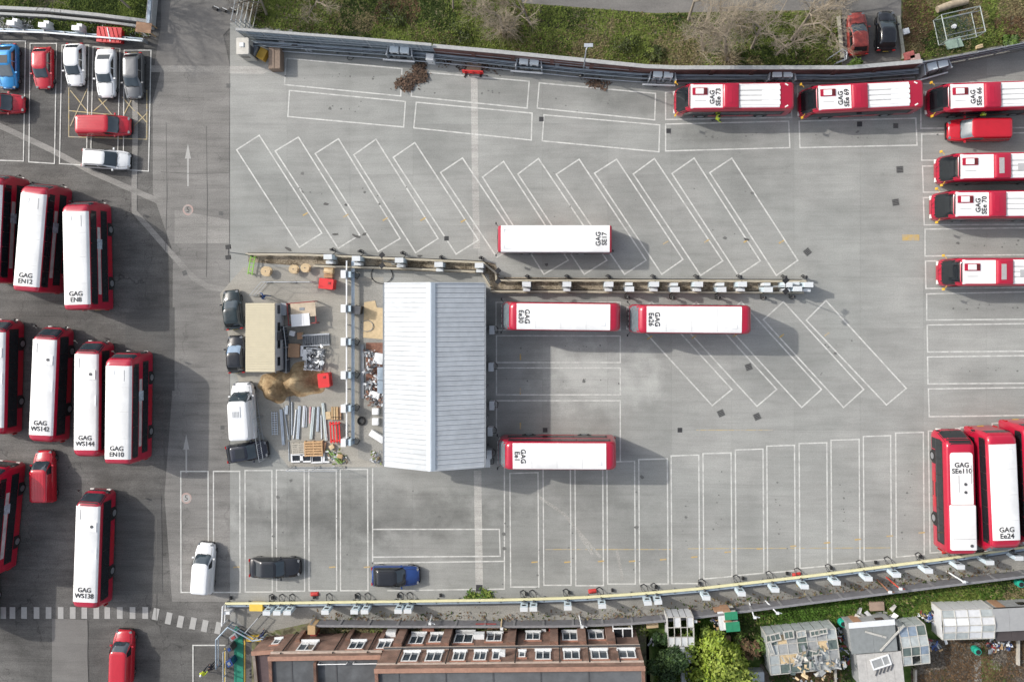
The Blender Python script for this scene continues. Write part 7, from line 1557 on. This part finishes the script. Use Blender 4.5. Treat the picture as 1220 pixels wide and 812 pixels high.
# ================================================================== PEOPLE
def person(px, py, heading, label, top, legs, hair, cat='person', stride=.28, arms=.35, helmet=None, vest=None):
    p = G(px, py); t = thing('person', label, cat, (p.x, p.y, .016), R(heading))
    V = []; E = []; RAD = []
    def v(co, r, par=None):
        V.append(co); RAD.append(r); i = len(V) - 1
        if par is not None: E.append((par, i))
        return i
    pel = v((0, 0, .95), .14); sp_ = v((.01, 0, 1.15), .135, pel); ch = v((.02, 0, 1.34), .155, sp_); nk = v((.03, 0, 1.50), .06, ch); hd = v((.06, 0, 1.60), .088, nk); ht = v((.06, 0, 1.70), .085, hd)
    for s, ph in ((1, 1), (-1, -1)):
        hp = v((0, s * .10, .90), .095, pel); kn = v((ph * stride * .5 + .03, s * .105, .50), .062, hp); an = v((ph * stride - (.05 if ph < 0 else 0), s * .105, .09), .045, kn); v((ph * stride + .15, s * .115, .04), .038, an)
        sh = v((.02, s * .19, 1.41), .066, ch); el = v((-ph * arms * .4 + .0, s * .25, 1.13), .048, sh); wr = v((-ph * arms * .9 + .12, s * .24, .92), .032, el); pm_ = v((-ph * arms * .9 + .17, s * .235, .86), .034, wr)
        for f in range(4): a = v((-ph * arms * .9 + .19 + .004 * f, s * (.21 + .018 * f), .80), .009, pm_); v((-ph * arms * .9 + .20 + .004 * f, s * (.21 + .017 * f), .765 - .006 * (f in (1, 2))), .008, a)
        a = v((-ph * arms * .9 + .215, s * .20, .845), .010, pm_); v((-ph * arms * .9 + .235, s * .195, .81), .009, a)
    me = bpy.data.meshes.new('skeleton'); me.from_pydata(V, E, []); o = bpy.data.objects.new('tmp', me); C.objects.link(o)
    m = o.modifiers.new('s', 'SKIN'); m.use_smooth_shade = True
    for i, sv in enumerate(me.skin_vertices[0].data): sv.radius = (RAD[i], RAD[i]); sv.use_root = i == 0
    o.modifiers.new('b', 'SUBSURF').levels = 1
    b = bpy.data.meshes.new_from_object(o.evaluated_get(bpy.context.evaluated_depsgraph_get())); bpy.data.objects.remove(o)
    b.materials.clear()
    skin = M('skin', (.45, .27, .19), .6, var=.08)
    for q in (skin, top, legs, black): b.materials.append(q)
    for f in b.polygons:
        z = f.center.z; f.material_index = 0 if z > 1.5 or (z < .90 and abs(f.center.y) > .17) else 1 if z > .98 or (z > .88 and abs(f.center.y) > .17) else 3 if z < .09 else 2
    link('body', b, t)
    k = MB(); rings = []
    for z, r in ((1.60, .098), (1.66, .108), (1.72, .105), (1.77, .08), (1.795, .035)): rings.append([(.045 + r * 1.08 * math.cos(2 * math.pi * i / 12), r * math.sin(2 * math.pi * i / 12), z + (.05 if math.cos(2 * math.pi * i / 12) > .5 and z < 1.67 else 0)) for i in range(12)])
    k.loft(rings); part('helmet' if helmet else 'hair', k, helmet or hair, t, 60)
    k = MB(); k.box((.155, 0, 1.61), (.035, .03, .04)); part('nose', k, skin, t)
    for s in (-1, 1): k = MB(); k.box((.143, s * .035, 1.645), (.012, .025, .012)); part('eye', k, black, t)
    if vest:
        k = MB(); k.loft([rr_ring(z, -.165 * f, .20 * f, .19 * g_, .08) for z, f, g_ in ((.98, .95, .95), (1.2, 1, .98), (1.38, 1.02, 1.05), (1.46, .7, .95))]); part('hi_vis_vest', k, vest, t, 50)
        for s in (-1, 1): k = MB(); k.box((.02, s * .1, 1.468), (.2, .035, .012)); part('reflective_band', k, offwhite, t)
    return t
dk = M('dark_trousers', (.025, .027, .035), .9, var=.2); hairm = M('dark_hair', (.02, .015, .012), .7)
person(852, 143.5, -20, 'person in a yellow hi-vis vest walking beside the leftmost upper bus', hivis, dk, hairm, vest=hivis, stride=.32)
person(1163, 139, 200, 'person in a yellow hi-vis vest between the red van and the bus SEe 66', hivis, dk, hairm, vest=hivis, stride=.2)
person(319, 353, 170, 'person in blue overalls walking above the cream cabin', M('overall_blue', (.015, .06, .20), .8, var=.15), M('overall_blue_dark', (.012, .045, .15), .8, var=.15), hairm, stride=.3)
person(248, 795, 60, 'person in pale helmet and hi-vis walking left of the turnstiles', hivis, dk, hairm, helmet=white, stride=.3)
person(257, 788, 40, 'person in dark jacket beside the pale helmeted one at the gate', M('dark_jacket', (.03, .03, .04), .85, var=.2), dk, hairm, stride=.25)
person(316, 751, 100, 'person in navy standing at the left end of the brick terrace', M('navy_jacket', (.02, .03, .09), .85, var=.2), dk, hairm, stride=.08)
